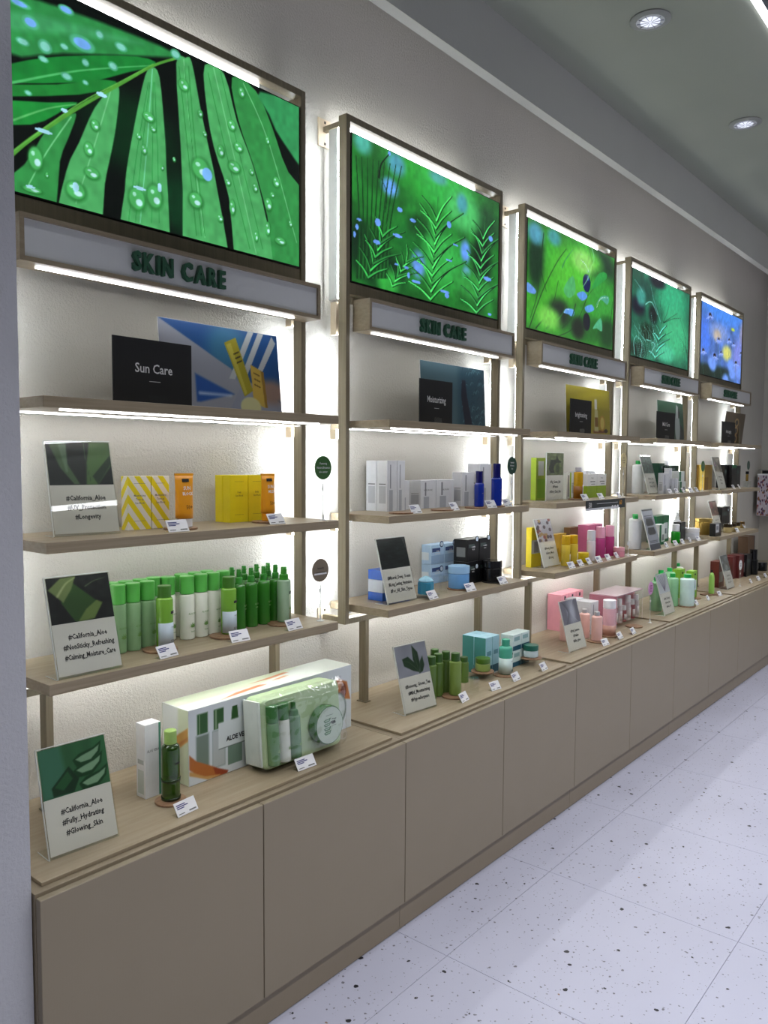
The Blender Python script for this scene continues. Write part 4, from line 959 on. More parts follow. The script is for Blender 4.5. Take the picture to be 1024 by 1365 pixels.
('e',(0.12,0.08,0.1),0.785,0.583,0.041,0.02,0.05),
('s',(0.62,0.72,1.0),0.016,0.008,[(0.785,0.574),(0.748,0.55),(0.727,0.536)],0.004),
('s',(0.62,0.72,1.0),0.016,0.008,[(0.785,0.574),(0.767,0.554),(0.757,0.535)],0.004),
('s',(0.62,0.72,1.0),0.016,0.008,[(0.785,0.574),(0.786,0.558),(0.788,0.533)],0.004),
('s',(0.62,0.72,1.0),0.016,0.008,[(0.785,0.574),(0.805,0.562),(0.817,0.547)],0.004),
('s',(0.62,0.72,1.0),0.016,0.008,[(0.785,0.574),(0.825,0.566),(0.848,0.562)],0.004),
('e',(0.45,0.58,0.95),0.322,0.294,0.126,0.055,0.15),
('s',(0.25,0.45,0.4),0.012,0.008,[(0.322,0.29),(0.317,0.119),(0.347,-0.046)],0.004),
('e',(0.12,0.08,0.1),0.321,0.311,0.063,0.033,0.05),
('s',(0.62,0.72,1.0),0.016,0.008,[(0.322,0.296),(0.265,0.26),(0.233,0.238)],0.004),
('s',(0.62,0.72,1.0),0.016,0.008,[(0.322,0.296),(0.294,0.265),(0.279,0.234)],0.004),
('s',(0.62,0.72,1.0),0.016,0.008,[(0.322,0.296),(0.323,0.271),(0.325,0.23)],0.004),
('s',(0.62,0.72,1.0),0.016,0.008,[(0.322,0.296),(0.353,0.277),(0.371,0.252)],0.004),
('s',(0.62,0.72,1.0),0.016,0.008,[(0.322,0.296),(0.382,0.282),(0.418,0.274)],0.004),
('e',(0.45,0.58,0.95),0.473,0.367,0.087,0.037,0.15),
('s',(0.25,0.45,0.4),0.012,0.008,[(0.473,0.363),(0.468,0.189),(0.499,0.02)],0.004),
('e',(0.12,0.08,0.1),0.472,0.384,0.043,0.022,0.05),
('s',(0.62,0.72,1.0),0.016,0.008,[(0.473,0.374),(0.433,0.349),(0.411,0.334)],0.004),
('s',(0.62,0.72,1.0),0.016,0.008,[(0.473,0.374),(0.453,0.353),(0.443,0.332)],0.004),
('s',(0.62,0.72,1.0),0.016,0.008,[(0.473,0.374),(0.473,0.357),(0.475,0.33)],0.004),
('s',(0.62,0.72,1.0),0.016,0.008,[(0.473,0.374),(0.494,0.361),(0.507,0.345)],0.004),
('s',(0.62,0.72,1.0),0.016,0.008,[(0.473,0.374),(0.514,0.365),(0.538,0.36)],0.004),
('e',(0.45,0.58,0.95),0.862,0.287,0.12,0.05,0.15),
('s',(0.25,0.45,0.4),0.012,0.008,[(0.863,0.282),(0.857,0.1),(0.892,-0.078)],0.004),
('e',(0.12,0.08,0.1),0.861,0.305,0.059,0.029,0.05),
('s',(0.62,0.72,1.0),0.016,0.008,[(0.862,0.291),(0.808,0.259),(0.777,0.24)],0.004),
('s',(0.62,0.72,1.0),0.016,0.008,[(0.862,0.291),(0.835,0.264),(0.821,0.236)],0.004),
('s',(0.62,0.72,1.0),0.016,0.008,[(0.862,0.291),(0.863,0.269),(0.865,0.233)],0.004),
('s',(0.62,0.72,1.0),0.016,0.008,[(0.862,0.291),(0.891,0.274),(0.909,0.252)],0.004),
('s',(0.62,0.72,1.0),0.016,0.008,[(0.862,0.291),(0.92,0.279),(0.953,0.271)],0.004),
('e',(0.45,0.58,0.95),0.058,0.314,0.098,0.044,0.15),
('s',(0.25,0.45,0.4),0.012,0.008,[(0.058,0.31),(0.053,0.145),(0.081,-0.015)],0.004),
('e',(0.12,0.08,0.1),0.057,0.331,0.05,0.027,0.05),
('s',(0.62,0.72,1.0),0.016,0.008,[(0.058,0.319),(0.014,0.289),(-0.011,0.272)],0.004),
('s',(0.62,0.72,1.0),0.016,0.008,[(0.058,0.319),(0.036,0.294),(0.024,0.269)],0.004),
('s',(0.62,0.72,1.0),0.016,0.008,[(0.058,0.319),(0.059,0.298),(0.061,0.266)],0.004),
('s',(0.62,0.72,1.0),0.016,0.008,[(0.058,0.319),(0.082,0.303),(0.096,0.283)],0.004),
('s',(0.62,0.72,1.0),0.016,0.008,[(0.058,0.319),(0.105,0.308),(0.132,0.301)],0.004),
('e',(0.45,0.58,0.95),0.995,0.461,0.098,0.04,0.15),
('s',(0.25,0.45,0.4),0.012,0.008,[(0.996,0.457),(0.99,0.271),(1.026,0.092)],0.004),
('e',(0.12,0.08,0.1),0.994,0.479,0.05,0.023,0.05),
('s',(0.62,0.72,1.0),0.016,0.008,[(0.995,0.468),(0.95,0.441),(0.925,0.425)],0.004),
('s',(0.62,0.72,1.0),0.016,0.008,[(0.995,0.468),(0.973,0.446),(0.961,0.423)],0.004),
('s',(0.62,0.72,1.0),0.016,0.008,[(0.995,0.468),(0.996,0.45),(0.998,0.421)],0.004),
('s',(0.62,0.72,1.0),0.016,0.008,[(0.995,0.468),(1.019,0.455),(1.034,0.437)],0.004),
('s',(0.62,0.72,1.0),0.016,0.008,[(0.995,0.468),(1.042,0.459),(1.07,0.454)],0.004),
('s',(0.2,0.3,0.6),0.008,0.004,[(0.19,0.82),(0.104,0.723)],0.004),
('s',(0.2,0.3,0.6),0.008,0.004,[(0.19,0.82),(0.151,0.719)],0.004),
('s',(0.2,0.3,0.6),0.008,0.004,[(0.19,0.82),(0.199,0.715)],0.004),
('s',(0.2,0.3,0.6),0.008,0.004,[(0.19,0.82),(0.246,0.743)],0.004),
('s',(0.2,0.3,0.6),0.008,0.004,[(0.19,0.82),(0.293,0.772)],0.004),
('e',(0.45,0.62,0.98),0.287,0.167,0.142,0.084,0.15),
('e',(0.45,0.62,0.98),0.772,0.12,0.161,0.09,0.15),
('e',(0.45,0.62,0.98),0.726,0.246,0.159,0.088,0.15),
('e',(0.45,0.62,0.98),0.971,0.176,0.168,0.092,0.15),
('e',(0.45,0.62,0.98),0.25,0.202,0.141,0.083,0.15),
('e',(0.45,0.62,0.98),0.605,0.004,0.154,0.088,0.15),
('e',(0.75,0.85,0.2),0.753,0.788,0.087,0.022,0.1),
],
}

def screen_canvas(b):
    res = ((420, 222), (300, 158), (220, 116), (180, 96), (150, 80))[b]
    base = ((.01, .03, .02), (.12, .45, .16), (.18, .55, .15), (.12, .4, .3), (.3, .45, .75))[b]
    c = Canvas(res[0], res[1], 1.894, base)
    if b: c.noise(0.25, 14, 8, b)
    for q in SCREENS[b]:
        if q[0] == 'p': c.poly(q[1], smooth([(u * 1.894, v) for u, v in q[2]], True, 3), q[3])
        elif q[0] == 's': c.stroke(q[1], q[2], q[3], [(u * 1.894, v) for u, v in q[4]], q[5])
        else: c.ell(q[1], q[2] * 1.894, q[3], q[4], q[5], q[6])
    c.noise(0.08, 60, 30, b + 9)
    return c

# ------------------------------------------------------------------ per bay fittings
BAYN = ['first', 'second', 'third', 'fourth', 'fifth']
BAYW = ['nearest', 'second', 'third', 'fourth', 'farthest']
PICN = ['wet palm leaf', 'rosemary sprigs', 'dark berries on a stem', 'feathery dill on mint green', 'daisies under blue sky']
def fixture(b):
    X0 = b * 1.2
    fr = empty('wall_rack', (X0 + 0.0854, -0.1179, 0))
    tag(fr, '%s pale wood wall rack holding the %s screen' % (BAYW[b], PICN[b]), 'wall rack', 'wall racks along the shop wall')
    def P(name, x0, x1, d0, d1, z0, z1, mt=M_OAKV, bv=0.001, par=fr):
        me = boxmesh(name, x0 - 0.0854, x1 - 0.0854, -d1 + 0.1179, -d0 + 0.1179, z0, z1, mt, bv)
        return link(name, me, None, par)
    zt, zb = 2.698, 0.947
    for x0, x1 in ((.0854, .1044), (1.072, 1.0915)):
        po = P('post', x0, x1, .0804, .1179, zb, zt)
        P('light_strip', x0 + .003, x1 - .003, .0765, .0802, 2.085, zt - .03, M_LEDB, 0, po)
        P('light_strip', x0 + .003, x1 - .003, .0787, .0802, zb + .03, 1.96, M_LEDB, 0, po)
        ch = P('light_channel', x0 + .005, x0 + .013, .030, .0698, 2.085, zt - .03, mat('grey_channel', s8(176, 178, 172), 0.5), 0)
        for zz, hh in ((zt - .035, .018), (zb + .004, .02)):
            P('bracket_arm', x0 + .001, x1 - .001, .0062, .0803, zz, zz + hh, M_OAKV)
            pl = P('wall_plate', x0 - .022, x1 + .022, .0005, .006, zz - .05, zz + .045, M_BRASS)
            for z in (zz - .038, zz + .034): P('screw', x0 + .006, x0 + .014, .0061, .0072, z - .004, z + .004, M_DARK, 0, pl)
        P('spacer_block', x0, x0 + .02, .042, .0698, 1.962, 2.075, M_BRASS)
        for z in (1.60, 1.275): P('spacer_block', x0, x0 + .02, .042, .0698, z, z + .035, M_BRASS)
    P('top_rail', .1044, 1.072, .0804, .1179, zt - .022, zt)
    P('light_strip', .11, .93, .066, .078, zt - .036, zt - .014, M_LED, 0)
    P('bottom_rail', .1044, 1.072, .0804, .1179, zb, zb + .02)
    P('screen_rail', .1044, 1.072, .0804, .112, 2.100, 2.1395)
    P('back_panel', .1044, .86, .060, .0680, 2.079, 2.20)
    for x0 in (.196, .957):
        lg = P('leg', x0, x0 + .019, .0835, .1155, .6468, zb - .0002)
        P('foot_plate', x0 - .005, x0 + .024, .078, .121, .6430, .6467, M_OAKV, 0, lg)
    # television
    tv = link('television', boxmesh('television', 0, .9556, -.004, .018, 0, .5045, M_BLACKG, .001), None, None, (X0 + .1103, -.1110, 2.1405))
    tv.location = (X0 + .1117, -.1110, 2.1409)
    tag(tv, 'wall television showing %s' % PICN[b], 'television', 'televisions in the wall frames')
    cw, chh = .9476, .4965
    me = screen_canvas(b).mesh('display', cw, chh, M_SCREEN); link('display', me, None, tv, (.004, -.0046, .004))
    # sign box
    x0, x1, d0, d1, z0, z1 = .1186, 1.0796, .1185, .1966, 1.9706, 2.0779
    sb = empty('sign_box', (X0 + x0, -d1, z0))
    tag(sb, 'pale wood light box lettered SKIN CARE under the %s screen' % PICN[b], 'sign', 'SKIN CARE boxes under the screens')
    w_, dd, h_ = x1 - x0, d1 - d0, z1 - z0; t = .011
    mb = MB().box(0, w_, 0, dd, h_ - t, h_).box(0, w_, 0, dd, 0, t).box(0, t, 0.0, dd, t, h_ - t).box(w_ - t, w_, 0, dd, t, h_ - t).box(t, w_ - t, dd - .006, dd, t, h_ - t)
    link('casing', mb.mesh('casing'), M_OAK, sb)
    link('front_face', boxmesh('front_face', t, w_ - .003, .007, .011, t, h_ - t, M_FACE), None, sb)
    link('light_strip', boxmesh('light_strip', .055, w_ - .085, .032, .042, -.004, -.0002, M_LED), None, sb)
    xx = .405 - x0; size = .066
    for ch_ in 'SKIN CARE':
        if ch_ == ' ': xx += .022; continue
        me = text_mesh(ch_, size, M_LETTER, .006, .0022, 'LEFT', .74)
        xs = [v.co.x for v in me.vertices]
        link('letter', me, None, sb, (xx - min(xs), 0.0, .032), (UP, 0, 0)); xx += max(xs) - min(xs) + .0068
    # shelves
    for nm, zt_, zb_ in (('top', 1.6634, 1.6384), ('middle', 1.3362, 1.3110), ('lowest', 1.0142, .9884)):
        sh = link('shelf_board', boxmesh('shelf', 0, .9500, 0, .2732, 0, zt_ - zb_, M_OAK, .0008), None, fr, (.1198 - .0854, -.2852 + .1179, zb_))
        ml = M_LOW if nm == 'lowest' else M_LED
        link('light_strip', boxmesh('light_strip', .06, .90, .035, .045, -.0035, -.0002, ml), None, sh)
        link('light_strip', boxmesh('light_strip', .01, .94, .200, .210, -.0035, -.0002, ml), None, sh)
        for xa in (-.013, .951):
            link('shelf_pin', boxmesh('shelf_pin', 0, .012, .172, .2, -.003, .0, M_METAL), None, sh, (xa, 0, 0))
for b in range(5): fixture(b)
for b in range(6):
    X0 = b * 1.2; Wd = 1.2 if b < 5 else 0.998
    nm = (BAYW + ['end'])[b]
    cb = link('cabinet', boxmesh('cabinet', .0006, Wd - .0006, -.4395, -.003, .098, .6345, M_TAUPE2, .0006), None, None, (X0, 0, 0))
    tag(cb, 'low taupe cabinet with two plain doors under the %s bay' % nm if b < 5 else 'low taupe cabinet between the farthest bay and the end wall', 'cabinet', 'low cabinets along the wall')
    for k in range(2):
        link('door', boxmesh('door', .0014 + k * Wd / 2, (k + 1) * Wd / 2 - .0014, -.4600, -.4410, .100, .6275, M_TAUPE, .0012), None, cb)
    link('plinth', boxmesh('plinth', .0006, Wd - .0006, -.4388, -.05, .004, .0965, M_TAUPE2, .0006), None, cb)
    link('plinth_shade_strip', boxmesh('plinth_shade_strip', .001, Wd - .001, -.4300, -.06, .0003, .0038, M_DARK), None, cb)  # dark strip under the plinth, its colour standing in for the gap's shade
    wt = link('counter_board', boxmesh('counter_board', .025, (1.1786 if b < 5 else .97), -.420, -.004, 0, .0078, M_OAK, .0006), None, None, (X0, 0, .6348))
    tag(wt, 'thin pale wood counter board on the %s cabinet' % (nm if b < 5 else 'last'), 'counter', 'counter boards on the cabinets')

# ------------------------------------------------------------------ ceiling lights
def downlight(x, d, lab):
    t = empty('downlight', (x, -d, CEIL)); tag(t, lab, 'light', 'recessed ceiling downlights')
    link('rim', lathe('rim', [(.052, -.0004), (.078, -.0004), (.080, -.004), (.074, -.008), (.056, -.010), (.050, -.006)], mat('rim_grey', s8(150, 152, 148), .4), 40), None, t)
    link('reflector', lathe('reflector', [(.055, -.0095), (.050, -.007), (.047, -.0035), (.046, -.003)], mat('reflector', s8(225, 225, 230), .2), 40), None, t)
    link('lamp', lathe('lamp', [(.0530, -.0080), (.030, -.0105), (.010, -.0120), (.0001, -.0122)], emit('downlight_lamp', (.84, .88, 1.0), 1.15), 40), None, t)
    for k in range(10):
        a = 2 * math.pi * k / 10
        link('rib', boxmesh('rib', .006, .052, -.0007, .0007, -.0130, -.0082, mat('rib_grey', s8(170, 172, 190), .3)), None, t, (0, 0, 0), (0, 0, a))
    l = bpy.data.lights.new('downlight_beam', 'SPOT'); l.energy = E_DOWN; l.spot_size = math.radians(72); l.spot_blend = 0.7; l.shadow_soft_size = 0.045; l.color = (.9, .93, 1)
    o = bpy.data.objects.new('downlight_beam', l); o.location = (0, 0, -.03); o.parent = t; COL.objects.link(o)
downlight(2.467, .686, 'round downlight on the ceiling, larger one near the picture top')
downlight(3.730, .700, 'round downlight on the ceiling, farther one toward the end wall')
downlight(1.204, .70, 'round downlight above the nearest screens, out of the frame')
downlight(4.993, .70, 'round downlight above the farthest screens, out of the frame')
downlight(-0.06, .70, 'round downlight above the pier, out of the frame')
ln = link('linear_light', boxmesh('linear_light', 0, 4.6, -.014, .014, -.010, -.0004, emit('linear_led', (.93, .94, 1.0), 5.0)), None, None, (2.35, -1.054, CEIL))
tag(ln, 'thin white linear light on the ceiling at the top right corner', 'light')
slab('trim_2', -2.5, 7.0, -1.40, -1.070, 3.292, CEIL, mat('dark_track_trim', s8(90, 92, 100), .6))

ITEMS = [
('card', (0.3611, 0.6015, 0.17, 1.6634, 1.8363), 'Sun Care', 'black card reading Sun Care on the nearest top shelf', 'black category cards on the top shelves', 'card'),
('poster', (0.5386, 0.9749, 0.13, 0.1045, 1.6634, 1.9146), 'sun', 'blue and white poster with yellow tubes behind the Sun Care card', None, 'poster'),
('sign', (0.1946, 0.1825, 1.3362, 0.16, 0.24, -0.15, 0.27), 'leaf|#California_Aloe|#UV_Protection|#Longevity', 'acrylic sign reading UV Protection with dark aloe leaf photo', 'acrylic hashtag sign holders', 'sign'),
('box', (0.4233, 0.1306, 1.3362, 0.0705, 0.1431, 0.032), 'stripe|Moisturizing;Tone up;Sun Block', 'yellow and white striped carton beside the UV Protection sign', 'striped yellow cartons', 'carton'),
('box', (0.4958, 0.1306, 1.3362, 0.056, 0.1431, 0.032), 'stripe|Moisturizing;Tone up;Sun Block', 'striped carton half hidden behind the orange tube', 'striped yellow cartons', 'carton'),
('tube', (0.5503, 0.2, 1.3422, 0.025, 0.1399), 'SUN;BLOCK;50+|white', 'orange sun tube with white cap beside striped carton', 'orange squeeze tubes', 'tube'),
('disc', (0.5383, 0.2, 1.3362, 0.045), '', 'wooden coaster under the white-capped orange tube', 'round wooden coasters', 'coaster'),
('tag', (0.4583, 0.262, 1.3362, 0.062, 0.036), '', 'price tag before the white-capped orange tube', 'white price tags', 'price tag'),
('box', (0.7722, 0.1214, 1.3362, 0.0692, 0.1422, 0.0343), 'yellow|Daily;Sun Block', 'plain yellow carton, front left of the yellow trio', 'plain yellow sun cartons', 'carton'),
('box', (0.7722, 0.0851, 1.3362, 0.0692, 0.1422, 0.0343), 'yellow|Daily;Sun Block', 'yellow carton directly behind the front left yellow one', 'plain yellow sun cartons', 'carton'),
('box', (0.8434, 0.1214, 1.3362, 0.066, 0.1422, 0.0343), 'yellow|Daily;Sun Block', 'plain yellow carton next to the gold tube', 'plain yellow sun cartons', 'carton'),
('tube', (0.8605, 0.19, 1.3422, 0.0225, 0.1363), 'SUN;MILD;50+|gold', 'all orange tube beside the plain yellow cartons', 'orange squeeze tubes', 'tube'),
('disc', (0.8555, 0.19, 1.3362, 0.045), '', 'wooden coaster under the all orange tube', 'round wooden coasters', 'coaster'),
('tag', (0.806, 0.262, 1.3362, 0.062, 0.036), '', 'price tag before the all orange tube', 'white price tags', 'price tag'),
('wobbler', (1.0363, 0.2502, 1.3362, 0.202, 0.037), 'green|Featuring;Natural Botanics;aloe water', 'dark green round wobbler on the nearest yellow carton shelf', 'round wobbler signs on clear stems', 'sign'),
('sign', (0.1518, 0.2694, 1.0142, 0.16, 0.24, -0.03, 0.27), 'aloe|#California_Aloe|#NonSticky_Refreshing|#Calming_Moisture_Care', 'acrylic sign reading NonSticky Refreshing over aloe slices photo', 'acrylic hashtag sign holders', 'sign'),
('bottle', (0.3914, 0.127, 1.0142, 0.0205, 0.181), 'toner', 'frosted green toner bottle, front row, nearest the NonSticky sign', 'frosted toner bottles with green caps', 'bottle'),
('bottle', (0.3994, 0.08, 1.0142, 0.0205, 0.181), 'toner', 'frosted green toner bottle, back row, nearest the NonSticky sign', 'frosted toner bottles with green caps', 'bottle'),
('bottle', (0.4349, 0.127, 1.0142, 0.0205, 0.181), 'toner', 'frosted green toner bottle, front row, second from the NonSticky sign', 'frosted toner bottles with green caps', 'bottle'),
('bottle', (0.4429, 0.08, 1.0142, 0.0205, 0.181), 'toner', 'frosted green toner bottle, back row, second from the NonSticky sign', 'frosted toner bottles with green caps', 'bottle'),
('bottle', (0.4805, 0.127, 1.0142, 0.0205, 0.181), 'toner', 'frosted green toner bottle, front row, behind the first green tester bottle', 'frosted toner bottles with green caps', 'bottle'),
('bottle', (0.4885, 0.08, 1.0142, 0.0205, 0.181), 'toner', 'frosted green toner bottle, back row, behind the first green tester bottle', 'frosted toner bottles with green caps', 'bottle'),
('bottle', (0.5325, 0.078, 1.0142, 0.0205, 0.181), 'toner', 'frosted green toner bottle, back row, last before the white bottles', 'frosted toner bottles with green caps', 'bottle'),
('bottle', (0.4992, 0.178, 1.0202, 0.0225, 0.166), 'tester', 'green tester bottle with pale blue label, nearest the toner bottles', 'green tester bottles', 'bottle'),
('disc', (0.4792, 0.186, 1.0142, 0.046), '', 'wooden coaster under the green tester before the toner bottles', 'round wooden coasters', 'coaster'),
('tag', (0.419, 0.276, 1.0142, 0.062, 0.036), '', 'price tag at the first green tester bottle', 'white price tags', 'price tag'),
('bottle', (0.6105, 0.126, 1.0142, 0.0205, 0.181), 'lotion', 'white aloe lotion bottle with green cap, first of the front row', 'white lotion bottles with green caps', 'bottle'),
('bottle', (0.6576, 0.126, 1.0142, 0.0205, 0.181), 'lotion', 'white aloe lotion bottle with green cap, second of the front row', 'white lotion bottles with green caps', 'bottle'),
('bottle', (0.7017, 0.126, 1.0142, 0.0205, 0.181), 'lotion', 'white aloe lotion bottle with green cap, third of the front row, beside the second tester', 'white lotion bottles with green caps', 'bottle'),
('bottle', (0.6245, 0.08, 1.0142, 0.0205, 0.181), 'lotion', 'white aloe lotion bottle with green cap, behind the first front one', 'white lotion bottles with green caps', 'bottle'),
('bottle', (0.6716, 0.08, 1.0142, 0.0205, 0.181), 'lotion', 'white aloe lotion bottle with green cap, behind the second front one', 'white lotion bottles with green caps', 'bottle'),
('bottle', (0.7157, 0.08, 1.0142, 0.0205, 0.181), 'lotion', 'white aloe lotion bottle with green cap, behind the third front one', 'white lotion bottles with green caps', 'bottle'),
('bottle', (0.5665, 0.098, 1.0142, 0.0205, 0.181), 'lotion', 'white aloe lotion bottle set back beside the first tester', 'white lotion bottles with green caps', 'bottle'),
('bottle', (0.7457, 0.118, 1.0142, 0.0205, 0.181), 'lotion', 'white aloe lotion bottle mostly hidden behind the second tester', 'white lotion bottles with green caps', 'bottle'),
('bottle', (0.7181, 0.178, 1.0202, 0.0225, 0.166), 'tester', 'green tester bottle between the white lotions and green sprays', 'green tester bottles', 'bottle'),
('disc', (0.7001, 0.186, 1.0142, 0.046), '', 'wooden coaster under the green tester before the lotions', 'round wooden coasters', 'coaster'),
('tag', (0.6556, 0.2692, 1.0142, 0.062, 0.036), '', 'price tag at the second green tester bottle', 'white price tags', 'price tag'),
('bottle', (0.7966, 0.13, 1.0142, 0.0205, 0.181), 'spray', 'deep green mist spray bottle, front row left end', 'dark green mist spray bottles', 'bottle'),
('bottle', (0.8106, 0.08, 1.0142, 0.0205, 0.181), 'spray', 'deep green mist spray bottle, back row, behind the one front row left end', 'dark green mist spray bottles', 'bottle'),
('bottle', (0.8444, 0.13, 1.0142, 0.0205, 0.181), 'spray', 'deep green mist spray bottle, front row, nearest the shelf edge', 'dark green mist spray bottles', 'bottle'),
('bottle', (0.8584, 0.08, 1.0142, 0.0205, 0.181), 'spray', 'deep green mist spray bottle, back row, second along', 'dark green mist spray bottles', 'bottle'),
('bottle', (0.8954, 0.13, 1.0142, 0.0205, 0.181), 'spray', 'deep green mist spray bottle, front row, third along', 'dark green mist spray bottles', 'bottle'),
('bottle', (0.9094, 0.08, 1.0142, 0.0205, 0.181), 'spray', 'deep green mist spray bottle, back row, behind the one third along', 'dark green mist spray bottles', 'bottle'),
('bottle', (0.9441, 0.13, 1.0142, 0.0205, 0.181), 'spray', 'deep green mist spray bottle, front row right end, behind the clear tester', 'dark green mist spray bottles', 'bottle'),
('bottle', (0.9581, 0.08, 1.0142, 0.0205, 0.181), 'spray', 'deep green mist spray bottle, back row, right end', 'dark green mist spray bottles', 'bottle'),
('bottle', (0.9429, 0.17, 1.0202, 0.0215, 0.172), 'claspray', 'pale clear spray tester with leaf print and green nozzle', 'green tester bottles', 'bottle'),
('disc', (0.9269, 0.18, 1.0142, 0.046), '', 'wooden coaster under the pale clear spray tester', 'round wooden coasters', 'coaster'),
('tag', (0.8666, 0.2746, 1.0142, 0.062, 0.036), '', 'price tag at the pale clear spray tester', 'white price tags', 'price tag'),
('wobbler', (1.0426, 0.2324, 1.0142, 0.199, 0.037), 'brown|Instantly;moisturizes', 'brown round wobbler reading Instantly on the aloe bottle shelf', 'round wobbler signs on clear stems', 'sign'),
('sign', (0.0807, 0.3521, 0.6428, 0.16, 0.24, -0.06, 0.27), 'slices|#California_Aloe|#Fully_Hydrating|#Glowing_Skin', 'acrylic sign reading Glowing Skin at the near end of the counter', 'acrylic hashtag sign holders', 'sign'),
('box', (0.3985, 0.2309, 0.6428, 0.048, 0.1954, 0.0401), 'whitegreen|ALOE VERA', 'slim white carton with green edge beside the green glass bottle', 'slim white carton', 'carton'),
('bottle', (0.439, 0.2841, 0.6488, 0.0235, 0.18), 'glass', 'dark green glass bottle with pale cap on the near counter', 'dark green glass bottle', 'bottle'),
('disc', (0.435, 0.2881, 0.6428, 0.04), '', 'wooden coaster under the dark green glass bottle', 'round wooden coasters', 'coaster'),
('tag', (0.3888, 0.3859, 0.6428, 0.066, 0.036), '', 'price tag at the dark green glass bottle', 'white price tags', 'price tag'),
('giftbox', (0.519, 0.2516, 0.6428, 0.65, 0.209, 0.12), '', 'long pale aloe gift box with orange ribbon print on the counter', None, 'box'),
('giftset', (0.68, 0.352, 0.6428, 0.3, 0.195, 0.085), '', 'shrink-wrapped green tray of aloe bottles and jar leaning on gift box', None, 'gift set'),
('tag', (0.7845, 0.3993, 0.6428, 0.07, 0.036), '', 'price tag before the shrink-wrapped aloe set', 'white price tags', 'price tag'),
('card', (1.6366, 1.8511, 0.17, 1.6634, 1.8351), 'Moisturizing', 'black card reading Moisturizing on the second top shelf', 'black category cards on the top shelves', 'card'),
('poster', (1.7059, 2.1584, 0.13, 0.1168, 1.6634, 1.9148), 'water', 'teal water poster with dark blue bottle behind the Moisturizing card', None, 'poster'),
('box', (1.5144, 0.1157, 1.3362, 0.0591, 0.1893, 0.051), 'silver|', 'tall white carton at the near left of the second bay', 'tall white cartons', 'carton'),
('box', (1.5144, 0.0627, 1.3362, 0.0591, 0.1893, 0.051), 'silver|', 'tall white carton just behind the near left one', 'tall white cartons', 'carton'),
('box', (1.5755, 0.1157, 1.3362, 0.045, 0.1893, 0.051), 'silver|', 'tall white carton right of the near left one', 'tall white cartons', 'carton'),
('box', (1.6235, 0.0957, 1.3362, 0.05, 0.1136, 0.04), 'silver|', 'short white carton between the tall and the wide ones', 'low white cartons', 'carton'),
('box', (1.7392, 0.1004, 1.3362, 0.1023, 0.1124, 0.0589), 'silver|HYALURONIC', 'low wide white carton, left of the wide pair', 'low white cartons', 'carton'),
('box', (1.8435, 0.1004, 1.3362, 0.125, 0.1124, 0.0589), 'silver|HYALURONIC', 'low wide white carton, right of the wide pair', 'low white cartons', 'carton'),
('box', (1.9982, 0.1208, 1.3362, 0.0888, 0.1426, 0.05), 'silver|', 'mid height white carton left of the shorter blue bottle', 'tall white cartons', 'carton'),
('box', (2.109, 0.135, 1.3362, 0.0924, 0.1783, 0.06), 'silver|', 'tall white carton between the two blue bottles', 'tall white cartons', 'carton'),
('bottle', (1.9525, 0.235, 1.3422, 0.02, 0.1436), 'blue', 'shorter cobalt blue bottle on the second bay shelf', 'cobalt blue bottles', 'bottle'),
('bottle', (2.0687, 0.245, 1.3422, 0.0225, 0.1743), 'blue', 'taller cobalt blue bottle nearest the green wobbler', 'cobalt blue bottles', 'bottle'),
('disc', (1.9325, 0.232, 1.3362, 0.044), '', 'wooden coaster under the shorter blue bottle', 'round wooden coasters', 'coaster'),
('disc', (2.0727, 0.24, 1.3362, 0.038), '', 'wooden coaster under the taller blue bottle', 'round wooden coasters', 'coaster'),
('disc', (1.4608, 0.225, 1.3362, 0.044), '', 'empty wooden coaster before the tall white cartons', 'round wooden coasters', 'coaster'),
('disc', (1.7122, 0.225, 1.3362, 0.044), '', 'empty wooden coaster before the low white cartons', 'round wooden coasters', 'coaster'),
('tag', (1.4789, 0.262, 1.3362, 0.062, 0.036), '', 'price tag before the tall white cartons', 'white price tags', 'price tag'),
('tag', (1.7288, 0.262, 1.3362, 0.062, 0.036), '', 'price tag before the low wide white cartons', 'white price tags', 'price tag'),
('tag', (1.9787, 0.262, 1.3362, 0.062, 0.036), '', 'price tag between the two blue bottles', 'white price tags', 'price tag'),
('tag', (2.1134, 0.262, 1.3362, 0.062, 0.036), '', 'price tag below the second bay green wobbler', 'white price tags', 'price tag'),
('wobbler', (2.1447, 0.272, 1.3362, 0.2081, 0.037), 'darkgreen|Instantly;Moisture;Rich', 'dark green oval wobbler beside the blue bottles', 'round wobbler signs on clear stems', 'sign'),
('sign', (1.3891, 0.2308, 1.0142, 0.16, 0.24, -0.02, 0.27), 'ocean|#Mineral_Deep_Ocean|#Long_Lasting_Hydration|#For_All_Skin_Types', 'acrylic sign with black sea photo before blue cartons', 'acrylic hashtag sign holders', 'sign'),
('box', (1.8836, 0.0486, 1.0142, 0.091, 0.0808, 0.075), 'skyblue|SUPER;AQUA MAX', 'light blue carton, lower left of the stacked four', 'light blue hang tab cartons', 'carton'),
('box', (1.8836, 0.0486, 1.096, 0.091, 0.0808, 0.075), 'skyblue|SUPER;AQUA MAX', 'light blue carton, upper left of the stacked four', 'light blue hang tab cartons', 'carton'),
('box', (1.9786, 0.0486, 1.0142, 0.091, 0.0808, 0.075), 'skyblue|SUPER;AQUA MAX', 'light blue carton, lower right of the stacked four', 'light blue hang tab cartons', 'carton'),
('box', (1.9786, 0.0486, 1.096, 0.091, 0.0808, 0.075), 'skyblue|SUPER;AQUA MAX', 'light blue carton, upper right of the stacked four', 'light blue hang tab cartons', 'carton'),
('box', (1.9793, 0.165, 1.0142, 0.0861, 0.0925, 0.07), 'black|HOMME;BLUE', 'black carton, lower left of the stacked four', 'black hang tab cartons', 'carton'),
